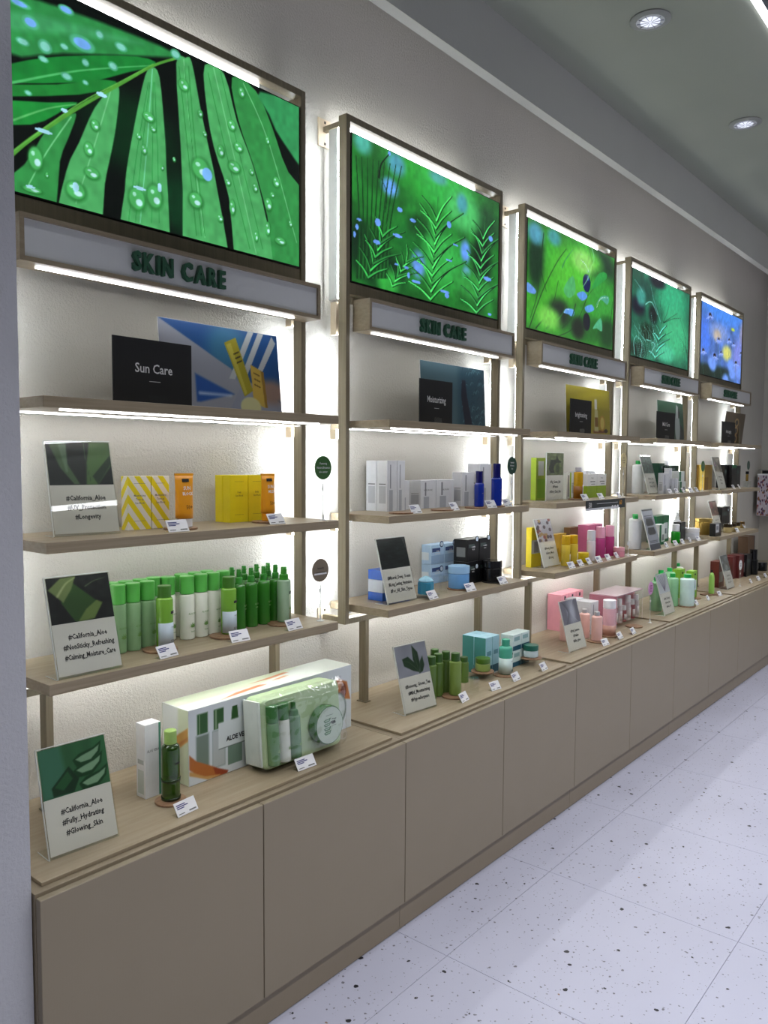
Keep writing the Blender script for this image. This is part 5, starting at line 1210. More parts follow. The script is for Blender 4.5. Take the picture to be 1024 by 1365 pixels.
('box', (1.9793, 0.165, 1.1076, 0.0861, 0.0925, 0.07), 'black|HOMME;BLUE', 'black carton, upper left of the stacked four', 'black hang tab cartons', 'carton'),
('box', (2.0694, 0.165, 1.0142, 0.0861, 0.0925, 0.07), 'black|HOMME;BLUE', 'black carton, lower right of the stacked four', 'black hang tab cartons', 'carton'),
('box', (2.0694, 0.165, 1.1076, 0.0861, 0.0925, 0.07), 'black|HOMME;BLUE', 'black carton, upper right of the stacked four', 'black hang tab cartons', 'carton'),
('box', (1.4379, 0.16, 1.0142, 0.16, 0.03, 0.07), 'royal|', 'flat royal blue carton on the shelf behind the sea sign', 'royal blue cartons', 'carton'),
('box', (1.4379, 0.16, 1.0452, 0.16, 0.045, 0.07), 'whiteblue|', 'white and blue carton, middle of the pile behind the sea sign', 'royal blue cartons', 'carton'),
('box', (1.4379, 0.16, 1.0912, 0.16, 0.035, 0.07), 'royal|', 'royal blue carton on top of the pile behind the sea sign', 'royal blue cartons', 'carton'),
('riser', (1.6259, 0.225, 1.0142, 0.085, 0.05, 0.012), '', 'low clear acrylic riser under the teal faceted jar', 'clear acrylic risers', 'riser'),
('bottle', (1.6259, 0.215, 1.0262, 0.0317, 0.068), 'tealjar', 'faceted teal cream jar with pale blue pointed lid', 'cream jars on the lower shelf', 'jar'),
('bottle', (1.8591, 0.205, 1.0202, 0.0422, 0.0893), 'skyjar', 'big light blue cream jar on wooden coaster', 'cream jars on the lower shelf', 'jar'),
('disc', (1.8591, 0.205, 1.0142, 0.0462), '', 'wooden coaster under the light blue cream jar', 'round wooden coasters', 'coaster'),
('bottle', (2.1085, 0.205, 1.0202, 0.0405, 0.0873), 'blackjar', 'big glossy black cream jar on black coaster', 'cream jars on the lower shelf', 'jar'),
('disc', (2.1085, 0.205, 1.0142, 0.0435), 'dark', 'black coaster under the glossy black cream jar', None, 'coaster'),
('riser', (1.7251, 0.21, 1.0142, 0.04, 0.04, 0.07), '', 'tall clear acrylic stand between the teal and light blue jars', 'clear acrylic risers', 'riser'),
('tag', (1.5747, 0.274, 1.0142, 0.062, 0.036), '', 'price tag before the teal jar', 'white price tags', 'price tag'),
('tag', (1.8188, 0.274, 1.0142, 0.062, 0.036), '', 'price tag before the light blue cream jar', 'white price tags', 'price tag'),
('tag', (2.065, 0.274, 1.0142, 0.062, 0.036), '', 'price tag before the glossy black cream jar', 'white price tags', 'price tag'),
('sign', (1.3681, 0.328, 0.6428, 0.16, 0.24, -0.1, 0.27), 'greenleaf|#Boseong_Green_Tea|#Mild_Moisturizing|#Hypoallergenic', 'acrylic sign reading Green Tea with three leaves photo', 'acrylic hashtag sign holders', 'sign'),
('bottle', (1.6779, 0.3179, 0.6488, 0.0225, 0.159), 'teatester', 'olive tester bottle on a coaster before the green tea row', 'olive green tea bottles', 'bottle'),
('disc', (1.6679, 0.3179, 0.6428, 0.045), '', 'wooden coaster under the olive tester bottle', 'round wooden coasters', 'coaster'),
('bottle', (1.641, 0.265, 0.6428, 0.0195, 0.16), 'tea', 'green tea bottle just left of the olive tester', 'olive green tea bottles', 'bottle'),
('bottle', (1.6907, 0.265, 0.6428, 0.0195, 0.1598), 'tea', 'green tea bottle behind and left of the tester', 'olive green tea bottles', 'bottle'),
('bottle', (1.8578, 0.235, 0.6428, 0.0195, 0.1021), 'tea', 'green tea bottle right behind the tester', 'olive green tea bottles', 'bottle'),
('bottle', (1.6938, 0.21, 0.6428, 0.0195, 0.1591), 'tea', 'green tea bottle partly behind the Green Tea sign', 'olive green tea bottles', 'bottle'),
('bottle', (1.5913, 0.27, 0.6428, 0.0195, 0.16), 'tea', 'green tea bottle showing only an edge past the sign', 'olive green tea bottles', 'bottle'),
('riser', (1.7654, 0.335, 0.6428, 0.04, 0.04, 0.055), '', 'empty clear acrylic cup between the olive tester and jar', 'clear acrylic risers', 'riser'),
('box', (1.9963, 0.249, 0.6428, 0.0514, 0.1543, 0.0569), 'teal|', 'tall teal carton, front left of the four', 'teal toner cartons', 'carton'),
('box', (2.0497, 0.249, 0.6428, 0.0514, 0.1543, 0.0569), 'teal|', 'tall teal carton, front right of the four', 'teal toner cartons', 'carton'),
('box', (1.9963, 0.1901, 0.6428, 0.0514, 0.1543, 0.0569), 'teal|', 'tall teal carton, back left of the four', 'teal toner cartons', 'carton'),
('box', (2.0497, 0.1901, 0.6428, 0.0514, 0.1543, 0.0569), 'teal|', 'tall teal carton, back right of the four', 'teal toner cartons', 'carton'),
('riser', (1.9667, 0.2642, 0.6428, 0.1, 0.07, 0.022), '', 'clear acrylic riser under the olive green jar', 'clear acrylic risers', 'riser'),
('disc', (1.9667, 0.2542, 0.6653, 0.047), '', 'wooden coaster on the riser under the olive green jar', 'round wooden coasters', 'coaster'),
('bottle', (1.9667, 0.2542, 0.6718, 0.031, 0.052), 'teajar', 'olive green cream jar on a raised coaster', 'small cream jars', 'jar'),
('bottle', (2.0619, 0.3049, 0.6488, 0.028, 0.144), 'tealbottle', 'teal and white flat bottle before the teal cartons', 'teal bottle', 'bottle'),
('disc', (2.0519, 0.3049, 0.6428, 0.045), '', 'wooden coaster under the teal and white bottle', 'round wooden coasters', 'coaster'),
('box', (2.1784, 0.27, 0.6428, 0.07, 0.069, 0.06), 'paleteal|', 'small white and teal carton, lower left beside the teal jar', 'small white and teal cartons', 'carton'),
('box', (2.1784, 0.27, 0.7128, 0.07, 0.069, 0.06), 'paleteal|', 'small white and teal carton, upper left beside the teal jar', 'small white and teal cartons', 'carton'),
('box', (2.2504, 0.27, 0.6428, 0.07, 0.069, 0.06), 'paleteal|', 'small white and teal carton, lower right beside the teal jar', 'small white and teal cartons', 'carton'),
('box', (2.2504, 0.27, 0.7128, 0.07, 0.069, 0.06), 'paleteal|', 'small white and teal carton, upper right beside the teal jar', 'small white and teal cartons', 'carton'),
('riser', (2.2802, 0.305, 0.6428, 0.11, 0.08, 0.028), '', 'clear acrylic riser under the teal-lidded jar', 'clear acrylic risers', 'riser'),
('disc', (2.2802, 0.3, 0.6713, 0.047), '', 'wooden coaster on the riser under the teal-lidded jar', 'round wooden coasters', 'coaster'),
('bottle', (2.2802, 0.3, 0.6778, 0.032, 0.052), 'tealcream', 'white cream jar with dark teal lid on a raised coaster', 'small cream jars', 'jar'),
('tag', (1.619, 0.3927, 0.6428, 0.058, 0.036), '', 'price tag at the olive tester bottle', 'white price tags', 'price tag'),
('tag', (1.8186, 0.3941, 0.6428, 0.058, 0.036), '', 'price tag before the olive green jar', 'white price tags', 'price tag'),
('tag', (1.9859, 0.3929, 0.6428, 0.058, 0.036), '', 'price tag before the teal and white bottle', 'white price tags', 'price tag'),
('tag', (2.2037, 0.4019, 0.6428, 0.058, 0.036), '', 'price tag before the teal-lidded jar', 'white price tags', 'price tag'),
('card', (2.8677, 3.1037, 0.17, 1.6634, 1.8391), 'brightening', 'black card reading brightening before the yellow poster', 'black category cards on the top shelves', 'card'),
('poster', (2.9102, 3.4281, 0.13, 0.119, 1.6634, 1.9161), 'yellow', 'yellow poster with lemon slices and white bottle', None, 'poster'),
('box', (2.6983, 0.08, 1.3362, 0.1043, 0.2084, 0.03), 'lime|', 'lime green framed carton at the left of the third bay', 'lime green and white cartons', 'carton'),
('sign', (2.6445, 0.165, 1.3362, 0.165, 0.232, -0.02, 0.0), 'cactus|#Fig_Cactus_Jelly|#Vitamin|#Glow_Clear_Skin', 'upright acrylic sign with dark cactus photo beside lime carton', 'acrylic hashtag sign holders', 'sign'),
('box', (2.9022, 0.14, 1.3362, 0.05, 0.135, 0.045), 'limewhite|', 'narrow white carton with lime edge right of the cactus sign', 'lime green and white cartons', 'carton'),
('bottle', (2.9192, 0.195, 1.3422, 0.0235, 0.156), 'amber', 'amber oil bottle with silver cap and white label', 'amber bottle', 'bottle'),
('disc', (2.9092, 0.195, 1.3362, 0.045), '', 'wooden coaster under the amber oil bottle', 'round wooden coasters', 'coaster'),
('box', (3.138, 0.14, 1.3362, 0.115, 0.125, 0.06), 'tonic|TONIC', 'white and lime TONIC carton, left of the pair', 'lime green and white cartons', 'carton'),
('box', (3.255, 0.14, 1.3362, 0.115, 0.125, 0.06), 'tonic|TONIC', 'white and lime TONIC carton, right of the pair', 'lime green and white cartons', 'carton'),
('box', (3.168, 0.075, 1.3362, 0.09, 0.14, 0.05), 'silver|', 'plain white carton behind the left TONIC carton', 'lime green and white cartons', 'carton'),
('box', (3.278, 0.075, 1.3362, 0.09, 0.14, 0.05), 'silver|', 'plain white carton behind the right TONIC carton', 'lime green and white cartons', 'carton'),
('tag', (2.8513, 0.258, 1.3362, 0.062, 0.036), '', 'price tag just right of the amber bottle', 'white price tags', 'price tag'),
('tag', (3.0376, 0.258, 1.3362, 0.062, 0.036), '', 'price tag before the TONIC cartons', 'white price tags', 'price tag'),
('tag', (3.268, 0.258, 1.3362, 0.062, 0.036), '', 'price tag at the right end of the TONIC shelf', 'white price tags', 'price tag'),
('wobbler', (3.456, 0.2, 1.3362, 0.2401, 0.04), 'beige|Natural;ingredients;for skin', 'cream oval wobbler on the TONIC carton shelf', 'round wobbler signs on clear stems', 'sign'),
('banner', (2.8169, 3.2793, 0.2875, 1.2882, 1.3362), '50|60', 'black promotion banner on the shelf edge below TONIC cartons', None, 'banner'),
('sign', (2.6315, 0.1724, 1.0142, 0.16, 0.24, 0.0, 0.27), 'berries|#Honey_Sweet|#Glow_Moist|#Firming', 'acrylic sign with berries photo before yellow boxes', 'acrylic hashtag sign holders', 'sign'),
('box', (2.6279, 0.1, 1.0142, 0.0962, 0.1926, 0.03), 'honey|', 'yellow and white carton behind the berries sign', 'yellow honey cartons', 'carton'),
('box', (2.8479, 0.105, 1.0142, 0.065, 0.145, 0.03), 'gold|', 'golden carton left of the two yellow bottles', 'gold cartons', 'carton'),
('box', (2.9149, 0.105, 1.0142, 0.065, 0.145, 0.03), 'gold|', 'golden carton behind the left yellow bottle', 'gold cartons', 'carton'),
('box', (3.128, 0.05, 1.0142, 0.12, 0.16, 0.035), 'brown|', 'wide brown carton behind the yellow bottles', 'brown carton', 'carton'),
('bottle', (2.8078, 0.19, 1.0142, 0.0225, 0.15), 'honeybottle', 'yellow bottle with gold cap, left one', 'yellow bottles with gold caps', 'bottle'),
('bottle', (2.8598, 0.205, 1.0202, 0.0225, 0.144), 'honeybottle', 'yellow bottle with gold cap, right one', 'yellow bottles with gold caps', 'bottle'),
('disc', (2.8407, 0.205, 1.0142, 0.046), '', 'wooden coaster under the right yellow bottle', 'round wooden coasters', 'coaster'),
('bottle', (2.9948, 0.19, 1.0142, 0.032, 0.05), 'honeyjar', 'low yellow jar between yellow and white bottles', 'low yellow jar', 'jar'),
('bottle', (3.0717, 0.2, 1.0142, 0.0225, 0.158), 'pearl', 'white lidded pearl bottle between yellow and pink goods', 'pearl bottle', 'bottle'),
('box', (3.2241, 0.11, 1.0142, 0.085, 0.17, 0.06), 'rose|', 'tall rose pink carton, left one behind the pearl bottle', 'rose pink cartons', 'carton'),
('box', (3.3185, 0.11, 1.0142, 0.085, 0.17, 0.06), 'rose|', 'tall rose pink carton, right one behind the pearl bottle', 'rose pink cartons', 'carton'),
('bottle', (3.25, 0.17, 1.0142, 0.026, 0.165), 'rosebottle', 'magenta bottle with pink cap, left one', 'magenta bottles', 'bottle'),
('bottle', (3.3664, 0.17, 1.0142, 0.0245, 0.165), 'rosebottle', 'magenta bottle with pink cap, right one', 'magenta bottles', 'bottle'),
('bottle', (3.352, 0.23, 1.0142, 0.03, 0.052), 'rosejar', 'pink jar at the right end of the third bay', 'pink jar', 'jar'),
('tag', (2.7119, 0.262, 1.0142, 0.055, 0.036), '', 'first price tag from the left in the row of six before pink bottles', 'white price tags', 'price tag'),
('tag', (2.8202, 0.262, 1.0142, 0.055, 0.036), '', 'second price tag from the left in the row of six before pink bottles', 'white price tags', 'price tag'),
('tag', (2.9174, 0.262, 1.0142, 0.055, 0.036), '', 'third price tag from the left in the row of six before pink bottles', 'white price tags', 'price tag'),
('tag', (3.0211, 0.262, 1.0142, 0.055, 0.036), '', 'fourth price tag from the left in the row of six before pink bottles', 'white price tags', 'price tag'),
('tag', (3.1378, 0.262, 1.0142, 0.055, 0.036), '', 'fifth price tag from the left in the row of six before pink bottles', 'white price tags', 'price tag'),
('tag', (3.2552, 0.262, 1.0142, 0.055, 0.036), '', 'sixth price tag from the left in the row of six before pink bottles', 'white price tags', 'price tag'),
('wobbler', (3.4063, 0.26, 1.0142, 0.0839, 0.014), 'white|', 'small clear wobbler at the end of the pink shelf', 'round wobbler signs on clear stems', 'sign'),
('sign', (2.5738, 0.342, 0.6428, 0.16, 0.24, -0.04, 0.27), 'fabric|#Pink_Jasmine|#Vitalize|#Silky_glow', 'acrylic sign with grey silk photo before pink bottles', 'acrylic hashtag sign holders', 'sign'),
('bottle', (2.8061, 0.1982, 0.6428, 0.028, 0.13), 'pinkbottle', 'pale pink bottle at the left behind the silk sign', 'pale pink pump bottles', 'bottle'),
('bottle', (2.8885, 0.3251, 0.6488, 0.0265, 0.142), 'pinkbottle', 'pale pink bottle before the white cartons', 'pale pink pump bottles', 'bottle'),
('disc', (2.8835, 0.3251, 0.6428, 0.046), '', 'wooden coaster under the front pale pink bottle', 'round wooden coasters', 'coaster'),
('bottle', (2.9294, 0.24, 0.6428, 0.0265, 0.145), 'pinkbottle', 'pale pink bottle between the sign and white carton', 'pale pink pump bottles', 'bottle'),
('box', (3.0143, 0.235, 0.6428, 0.085, 0.165, 0.083), 'silver|', 'big white carton behind the front pale pink bottle', 'big white cartons', 'carton'),
('box', (3.0143, 0.15, 0.6428, 0.085, 0.17, 0.062), 'silver|', 'big white carton against the wall behind its twin', 'big white cartons', 'carton'),
('clearset', (3.2525, 0.27, 0.6428, 0.3501, 0.1723, 0.16), '', 'clear gift pack holding pink and white mini bottles', None, 'gift pack'),
('box', (3.1475, 0.085, 0.6428, 0.083, 0.19, 0.08), 'pink|', 'pink carton at the wall, nearest the clear gift pack', 'pink cartons at the wall', 'carton'),
('box', (3.0625, 0.085, 0.6428, 0.083, 0.19, 0.08), 'pink|', 'pink carton at the wall, middle one', 'pink cartons at the wall', 'carton'),
('box', (2.9775, 0.085, 0.6428, 0.083, 0.19, 0.08), 'pink|', 'pink carton at the wall, farthest left', 'pink cartons at the wall', 'carton'),
('bottle', (3.0483, 0.3179, 0.6488, 0.033, 0.179), 'bigpink', 'tall pink toner bottle with white lid on the counter', 'tall pink toner', 'bottle'),
('disc', (3.0433, 0.3179, 0.6428, 0.047), '', 'wooden coaster under the tall pink toner bottle', 'round wooden coasters', 'coaster'),
('disc', (3.3525, 0.325, 0.6428, 0.045), '', 'empty wooden coaster before the clear gift pack', 'round wooden coasters', 'coaster'),
('tag', (2.807, 0.3992, 0.6428, 0.058, 0.036), '', 'price tag before the front pale pink bottle', 'white price tags', 'price tag'),
('tag', (2.9991, 0.3961, 0.6428, 0.058, 0.036), '', 'price tag at the left front of the clear gift pack', 'white price tags', 'price tag'),
('tag', (3.1476, 0.405, 0.6428, 0.058, 0.036), '', 'price tag at the right of the clear gift pack', 'white price tags', 'price tag'),
('wobbler', (3.5108, 0.3501, 0.6428, 0.228, 0.036), 'pink|Mild;Care;Set', 'lilac wobbler leaning beside the clear gift pack', 'round wobbler signs on clear stems', 'sign'),
('card', (4.0046, 4.3096, 0.17, 1.6634, 1.8358), 'Mild Care', 'black card reading Mild Care before the green poster', 'black category cards on the top shelves', 'card'),
('poster', (4.1447, 4.5988, 0.13, 0.1143, 1.6634, 1.9163), 'green', 'green poster with white bottle behind the Mild Care card', None, 'poster'),
('bottle', (3.944, 0.085, 1.3362, 0.034, 0.2), 'jug', 'white jug with green cap, left one on the upper shelf', 'white jugs with bright green caps on the upper shelf', 'bottle'),
('bottle', (4.019, 0.062, 1.3362, 0.034, 0.2), 'jug', 'white jug with green cap, right one behind the bird photo sign', 'white jugs with bright green caps on the upper shelf', 'bottle'),
('sign', (3.8481, 0.195, 1.3362, 0.16, 0.24, 0.0, 0.27), 'forest|#Nutra_Care|#Hair_Repair|#Scalp_Fresh', 'acrylic sign with forest photo beside the upper white jugs', 'acrylic hashtag sign holders', 'sign'),
('box', (4.1654, 0.13, 1.3362, 0.1, 0.185, 0.06), 'forest|', 'dark green carton, left one on the upper fourth shelf', 'dark green cartons', 'carton'),
('box', (4.4838, 0.08, 1.3362, 0.17, 0.17, 0.05), 'forest|', 'wide dark green carton at the wall near the right post', 'dark green cartons', 'carton'),
('bottle', (4.2254, 0.155, 1.3362, 0.02, 0.2), 'whitecapdark', 'dark bottle with white lid before the green carton', 'dark bottle', 'bottle'),
('box', (3.9851, 0.225, 1.3362, 0.0869, 0.1253, 0.03), 'silver|', 'small white carton, broadest of the four before the green cartons', 'small white cartons', 'carton'),
('box', (4.1204, 0.21, 1.3362, 0.0524, 0.1537, 0.03), 'silver|', 'small white carton, tallest of the four before the green cartons', 'small white cartons', 'carton'),
('box', (4.1358, 0.225, 1.3362, 0.0407, 0.0917, 0.03), 'silver|', 'small white carton, left of the two short ones before the green cartons', 'small white cartons', 'carton'),
('box', (4.1917, 0.225, 1.3362, 0.0492, 0.0909, 0.03), 'silver|', 'small white carton, right of the two short ones before the green cartons', 'small white cartons', 'carton'),
('box', (4.469, 0.15, 1.3362, 0.1, 0.132, 0.05), 'whitegreenbox|', 'white and green carton beside the fourth bay right post', 'white and green cartons', 'carton'),
('box', (4.3257, 0.205, 1.3362, 0.11, 0.0693, 0.05), 'whitegreenbox|', 'low white and green carton at the right shelf end', 'white and green cartons', 'carton'),
('tag', (3.9999, 0.262, 1.3362, 0.055, 0.036), '', 'first price tag from the left on the upper fourth shelf', 'white price tags', 'price tag'),
('tag', (4.1182, 0.262, 1.3362, 0.055, 0.036), '', 'second price tag from the left on the upper fourth shelf', 'white price tags', 'price tag'),
('tag', (4.2412, 0.262, 1.3362, 0.055, 0.036), '', 'third price tag from the left on the upper fourth shelf', 'white price tags', 'price tag'),
('tag', (4.3609, 0.262, 1.3362, 0.055, 0.036), '', 'fourth price tag from the left on the upper fourth shelf', 'white price tags', 'price tag'),
('tag', (4.4851, 0.262, 1.3362, 0.055, 0.036), '', 'fifth price tag from the left on the upper fourth shelf', 'white price tags', 'price tag'),
('bottle', (3.7893, 0.14, 1.0142, 0.036, 0.2), 'jug', 'white jug with green cap, left one on the lower shelf', 'white jugs with bright green caps on the lower shelf', 'bottle'),
('bottle', (3.8843, 0.1, 1.0142, 0.036, 0.2), 'jug', 'white jug with green cap, right one behind the stats sign', 'white jugs with bright green caps on the lower shelf', 'bottle'),
('sign', (3.76, 0.25, 1.0142, 0.16, 0.245, 0.0, 0.27), 'stats|', 'acrylic sign with two dark banded test photos', 'acrylic hashtag sign holders', 'sign'),
('box', (4.2, 0.11, 1.0142, 0.11, 0.17, 0.06), 'forestlabel|', 'dark green labelled carton, left of the lower pair', 'labelled dark green cartons', 'carton'),
('box', (4.312, 0.11, 1.0142, 0.11, 0.17, 0.06), 'forestlabel|', 'dark green labelled carton, right of the lower pair', 'labelled dark green cartons', 'carton'),
('box', (4.0976, 0.17, 1.0142, 0.09, 0.125, 0.05), 'whitegreenbox|', 'white and green carton before the lower dark green pair', 'white and green cartons on the lower shelf', 'carton'),
('bottle', (4.2972, 0.2, 1.0142, 0.028, 0.12), 'greenshort', 'bright green bottle with white cap on the lower shelf', 'bright green bottle', 'bottle'),
('box', (4.4738, 0.17, 1.0142, 0.085, 0.12, 0.05), 'black|', 'black carton beside the bright green bottle', 'black carton', 'carton'),
('bottle', (4.642, 0.085, 1.0142, 0.026, 0.175), 'whitespray', 'white spray bottle standing behind the black carton', 'white spray bottle', 'bottle'),
('bottle', (4.618, 0.19, 1.0142, 0.05, 0.075), 'whitejar', 'wide white cream jar near the fourth bay right post', 'wide white jar', 'jar'),
('tag', (3.9764, 0.262, 1.0142, 0.055, 0.036), '', 'first price tag from the left on the lower fourth shelf', 'white price tags', 'price tag'),
('tag', (4.1201, 0.262, 1.0142, 0.055, 0.036), '', 'second price tag from the left on the lower fourth shelf', 'white price tags', 'price tag'),
('tag', (4.2485, 0.262, 1.0142, 0.055, 0.036), '', 'third price tag from the left on the lower fourth shelf', 'white price tags', 'price tag'),
('tag', (4.3928, 0.262, 1.0142, 0.055, 0.036), '', 'fourth price tag from the left on the lower fourth shelf', 'white price tags', 'price tag'),
('tag', (4.5289, 0.262, 1.0142, 0.055, 0.036), '', 'fifth price tag from the left on the lower fourth shelf', 'white price tags', 'price tag'),
('sign', (3.7477, 0.3488, 0.6428, 0.16, 0.24, 0.0, 0.27), 'lavender|#Hair_Therapy|#Fresh_Aloe|#Moist_Fill', 'acrylic sign with lavender sprigs photo before clear green bottles', 'acrylic hashtag sign holders', 'sign'),
('bottle', (3.8978, 0.235, 0.6428, 0.036, 0.2), 'mint', 'big clear mint bottle with green cap, left of the lavender sign', 'big clear mint bottles with green caps', 'bottle'),
('bottle', (4.1242, 0.25, 0.6428, 0.036, 0.2), 'mint', 'big clear mint bottle with green cap, just right of the lavender sign', 'big clear mint bottles with green caps', 'bottle'),
('bottle', (4.2237, 0.14, 0.6428, 0.036, 0.2), 'mint', 'big clear mint bottle with green cap, at the back behind the leftmost', 'big clear mint bottles with green caps', 'bottle'),
('bottle', (4.3736, 0.14, 0.6428, 0.036, 0.2), 'mint', 'big clear mint bottle with green cap, at the back behind the lavender sign', 'big clear mint bottles with green caps', 'bottle'),
('bottle', (4.1567, 0.3293, 0.6488, 0.043, 0.194), 'minttester', 'big mint tester bottle with leaf print on a coaster', 'big clear mint bottles with green caps', 'bottle'),
('disc', (4.1567, 0.3293, 0.6428, 0.052), '', 'dark wooden coaster under the big mint tester', 'round wooden coasters', 'coaster'),
('bottle', (4.6545, 0.09, 0.6428, 0.04, 0.2), 'jug', 'white jug behind the mint tester', 'white jug on the counter', 'bottle'),
('box', (4.4391, 0.27, 0.6488, 0.075, 0.175, 0.045), 'leafgreen|', 'leaf green carton with pale label on a coaster', 'leaf green cartons', 'carton'),
('box', (4.4291, 0.19, 0.6428, 0.09, 0.185, 0.05), 'leafgreen|', 'leaf green carton behind the one on a coaster', 'leaf green cartons', 'carton'),
('disc', (4.4791, 0.255, 0.6428, 0.055), '', 'wooden coaster under the leaf green carton', 'round wooden coasters', 'coaster'),
('bottle', (4.7173, 0.3, 0.6488, 0.018, 0.159), 'greentube', 'slim green tube bottle with dark tip on a coaster', 'slim green bottle', 'bottle'),
('disc', (4.7173, 0.3, 0.6428, 0.042), '', 'wooden coaster under the slim green tube bottle', 'round wooden coasters', 'coaster'),
('disc', (4.6766, 0.28, 0.6428, 0.04), '', 'empty wooden coaster left of the slim green tube bottle', 'round wooden coasters', 'coaster'),
('tag', (4.2154, 0.37, 0.6428, 0.058, 0.036), '', 'price tag before the mint tester', 'white price tags', 'price tag'),
('tag', (4.4411, 0.37, 0.6428, 0.058, 0.036), '', 'price tag before the leaf green carton', 'white price tags', 'price tag'),
('tag', (4.6633, 0.37, 0.6428, 0.058, 0.036), '', 'price tag before the slim green tube bottle', 'white price tags', 'price tag'),
('card', (5.2635, 5.5779, 0.17, 1.6634, 1.8293), 'Anti-aging', 'black card before the brown poster on the farthest top shelf', 'black category cards on the top shelves', 'card'),
('poster', (5.5078, 6.0024, 0.1, 0.1252, 1.6634, 1.9156), 'gold', 'brown poster with gold ring shapes on the farthest top shelf', None, 'poster'),
('box', (4.925, 0.165, 1.3362, 0.165, 0.175, 0.08), 'goldfoil|', 'big shiny gold carton beside the fifth bay left post', 'gold foil carton', 'carton'),
('box', (5.1025, 0.12, 1.3362, 0.07, 0.17, 0.05), 'brown|', 'narrow dark brown carton right of the gold carton', 'dark brown carton', 'carton'),
('wobbler', (4.656, 0.24, 1.3362, 0.2022, 0.036), 'green|', 'green wobbler before the big gold carton', 'round wobbler signs on clear stems', 'sign'),
('sign', (5.0081, 0.245, 1.3362, 0.16, 0.24, 0.0, 0.27), 'dunes|#Anti_Aging|#Firming|#Lifting', 'acrylic sign with brown dunes photo beside the gold carton', 'acrylic hashtag sign holders', 'sign'),
('box', (5.518, 0.12, 1.3362, 0.088, 0.175, 0.06), 'black|', 'tall black carton, left of the three with green top', 'tall black cartons', 'carton'),
('box', (5.608, 0.15, 1.3362, 0.11, 0.175, 0.09), 'blackgreen|', 'tall black carton, middle of the three with green top', 'tall black cartons', 'carton'),
('box', (5.72, 0.15, 1.3362, 0.11, 0.17, 0.09), 'black|', 'tall black carton, right of the three with green top', 'tall black cartons', 'carton'),
('riser', (5.8279, 0.2, 1.3362, 0.05, 0.05, 0.05), '', 'clear acrylic stand right of the tall black cartons', 'clear acrylic risers', 'riser'),
('bottle', (5.8279, 0.2, 1.3862, 0.01, 0.075), 'stick', 'thin black and gold stick on the clear stand', 'thin stick', 'bottle'),
('wobbler', (5.856, 0.2, 1.3362, 0.2076, 0.036), 'darkgreen|', 'dark green wobbler at the far end of the upper shelf', 'round wobbler signs on clear stems', 'sign'),
('tag', (5.2758, 0.262, 1.3362, 0.055, 0.036), '', 'left price tag before the tall black cartons', 'white price tags', 'price tag'),
('tag', (5.4251, 0.262, 1.3362, 0.055, 0.036), '', 'right price tag before the tall black cartons', 'white price tags', 'price tag'),
('bottle', (5.0667, 0.11, 1.0142, 0.07, 0.115), 'goldjar', 'big gold tin behind the black labelled pouch', 'gold tin', 'jar'),
('box', (4.925, 0.25, 1.0142, 0.13, 0.09, 0.04), 'blacklabel|', 'black carton with white label before the gold tin', 'black labelled carton', 'carton'),
('sign', (5.213, 0.17, 1.0142, 0.16, 0.24, 0.0, 0.27), 'redgold|#Snail_Care|#Wrinkle_Care|#Nutrition', 'acrylic sign with red and gold photo on the lower fifth shelf', 'acrylic hashtag sign holders', 'sign'),
('box', (5.5902, 0.09, 1.0142, 0.2, 0.17, 0.06), 'black|', 'wide black carton at the wall on the lower fifth shelf', 'wide black carton', 'carton'),
('bottle', (5.3378, 0.21, 1.0142, 0.03, 0.065), 'goldjarsmall', 'clear gold jar, left of the three on the lower fifth shelf', 'clear gold jars', 'jar'),
('bottle', (5.438, 0.21, 1.0142, 0.03, 0.065), 'goldjarsmall', 'clear gold jar, middle of the three on the lower fifth shelf', 'clear gold jars', 'jar'),
('bottle', (5.5409, 0.21, 1.0142, 0.03, 0.065), 'goldjarsmall', 'clear gold jar, right of the three on the lower fifth shelf', 'clear gold jars', 'jar'),
('bottle', (5.85, 0.17, 1.0142, 0.018, 0.05), 'stickbottle', 'small gold pot beside the clear gold jars', 'small gold pot', 'jar'),
('tag', (5.3923, 0.262, 1.0142, 0.055, 0.036), '', 'price tag before the clear gold jars', 'white price tags', 'price tag'),
('tag', (5.813, 0.2, 1.0142, 0.055, 0.036), '', 'price tag at the far end of the lower fifth shelf', 'white price tags', 'price tag'),
('box', (5.0353, 0.25, 0.6428, 0.12, 0.185, 0.06), 'maroonlabel|', 'maroon carton with pale label left of the grey photo sign', 'maroon cartons', 'carton'),
('sign', (4.9814, 0.33, 0.6428, 0.16, 0.24, 0.0, 0.27), 'greystar|#Nourishing|#Deep_Care|#For_Glow', 'acrylic sign with grey photo at the far end of the counter', 'acrylic hashtag sign holders', 'sign'),
('box', (5.5304, 0.2, 0.6428, 0.088, 0.17, 0.07), 'maroon|', 'maroon carton right of the grey photo sign', 'maroon cartons', 'carton'),
('box', (5.6204, 0.22, 0.6428, 0.13, 0.175, 0.09), 'maroon|', 'maroon carton behind the white wobbler', 'maroon cartons', 'carton'),
('box', (5.7524, 0.24, 0.6428, 0.13, 0.17, 0.09), 'black|', 'black carton beside the white wobbler', 'black counter carton', 'carton'),
('wobbler', (5.2262, 0.34, 0.6428, 0.1878, 0.036), 'whitegreen|', 'white oval wobbler before the maroon cartons', 'round wobbler signs on clear stems', 'sign'),
('box', (6.2175, 0.12, 0.6428, 0.2, 0.27, 0.08), 'brownwood|', 'tall brown carton in the far corner of the counter', 'tall brown carton', 'carton'),
('bottle', (5.933, 0.24, 0.6428, 0.035, 0.2), 'blackbottle', 'tall black bottle before the tall brown carton', 'tall black bottle', 'bottle'),
('bottle', (6.2295, 0.22, 0.6428, 0.05, 0.07), 'blackjar', 'low black jar at the far end of the counter', 'low black jar', 'jar'),
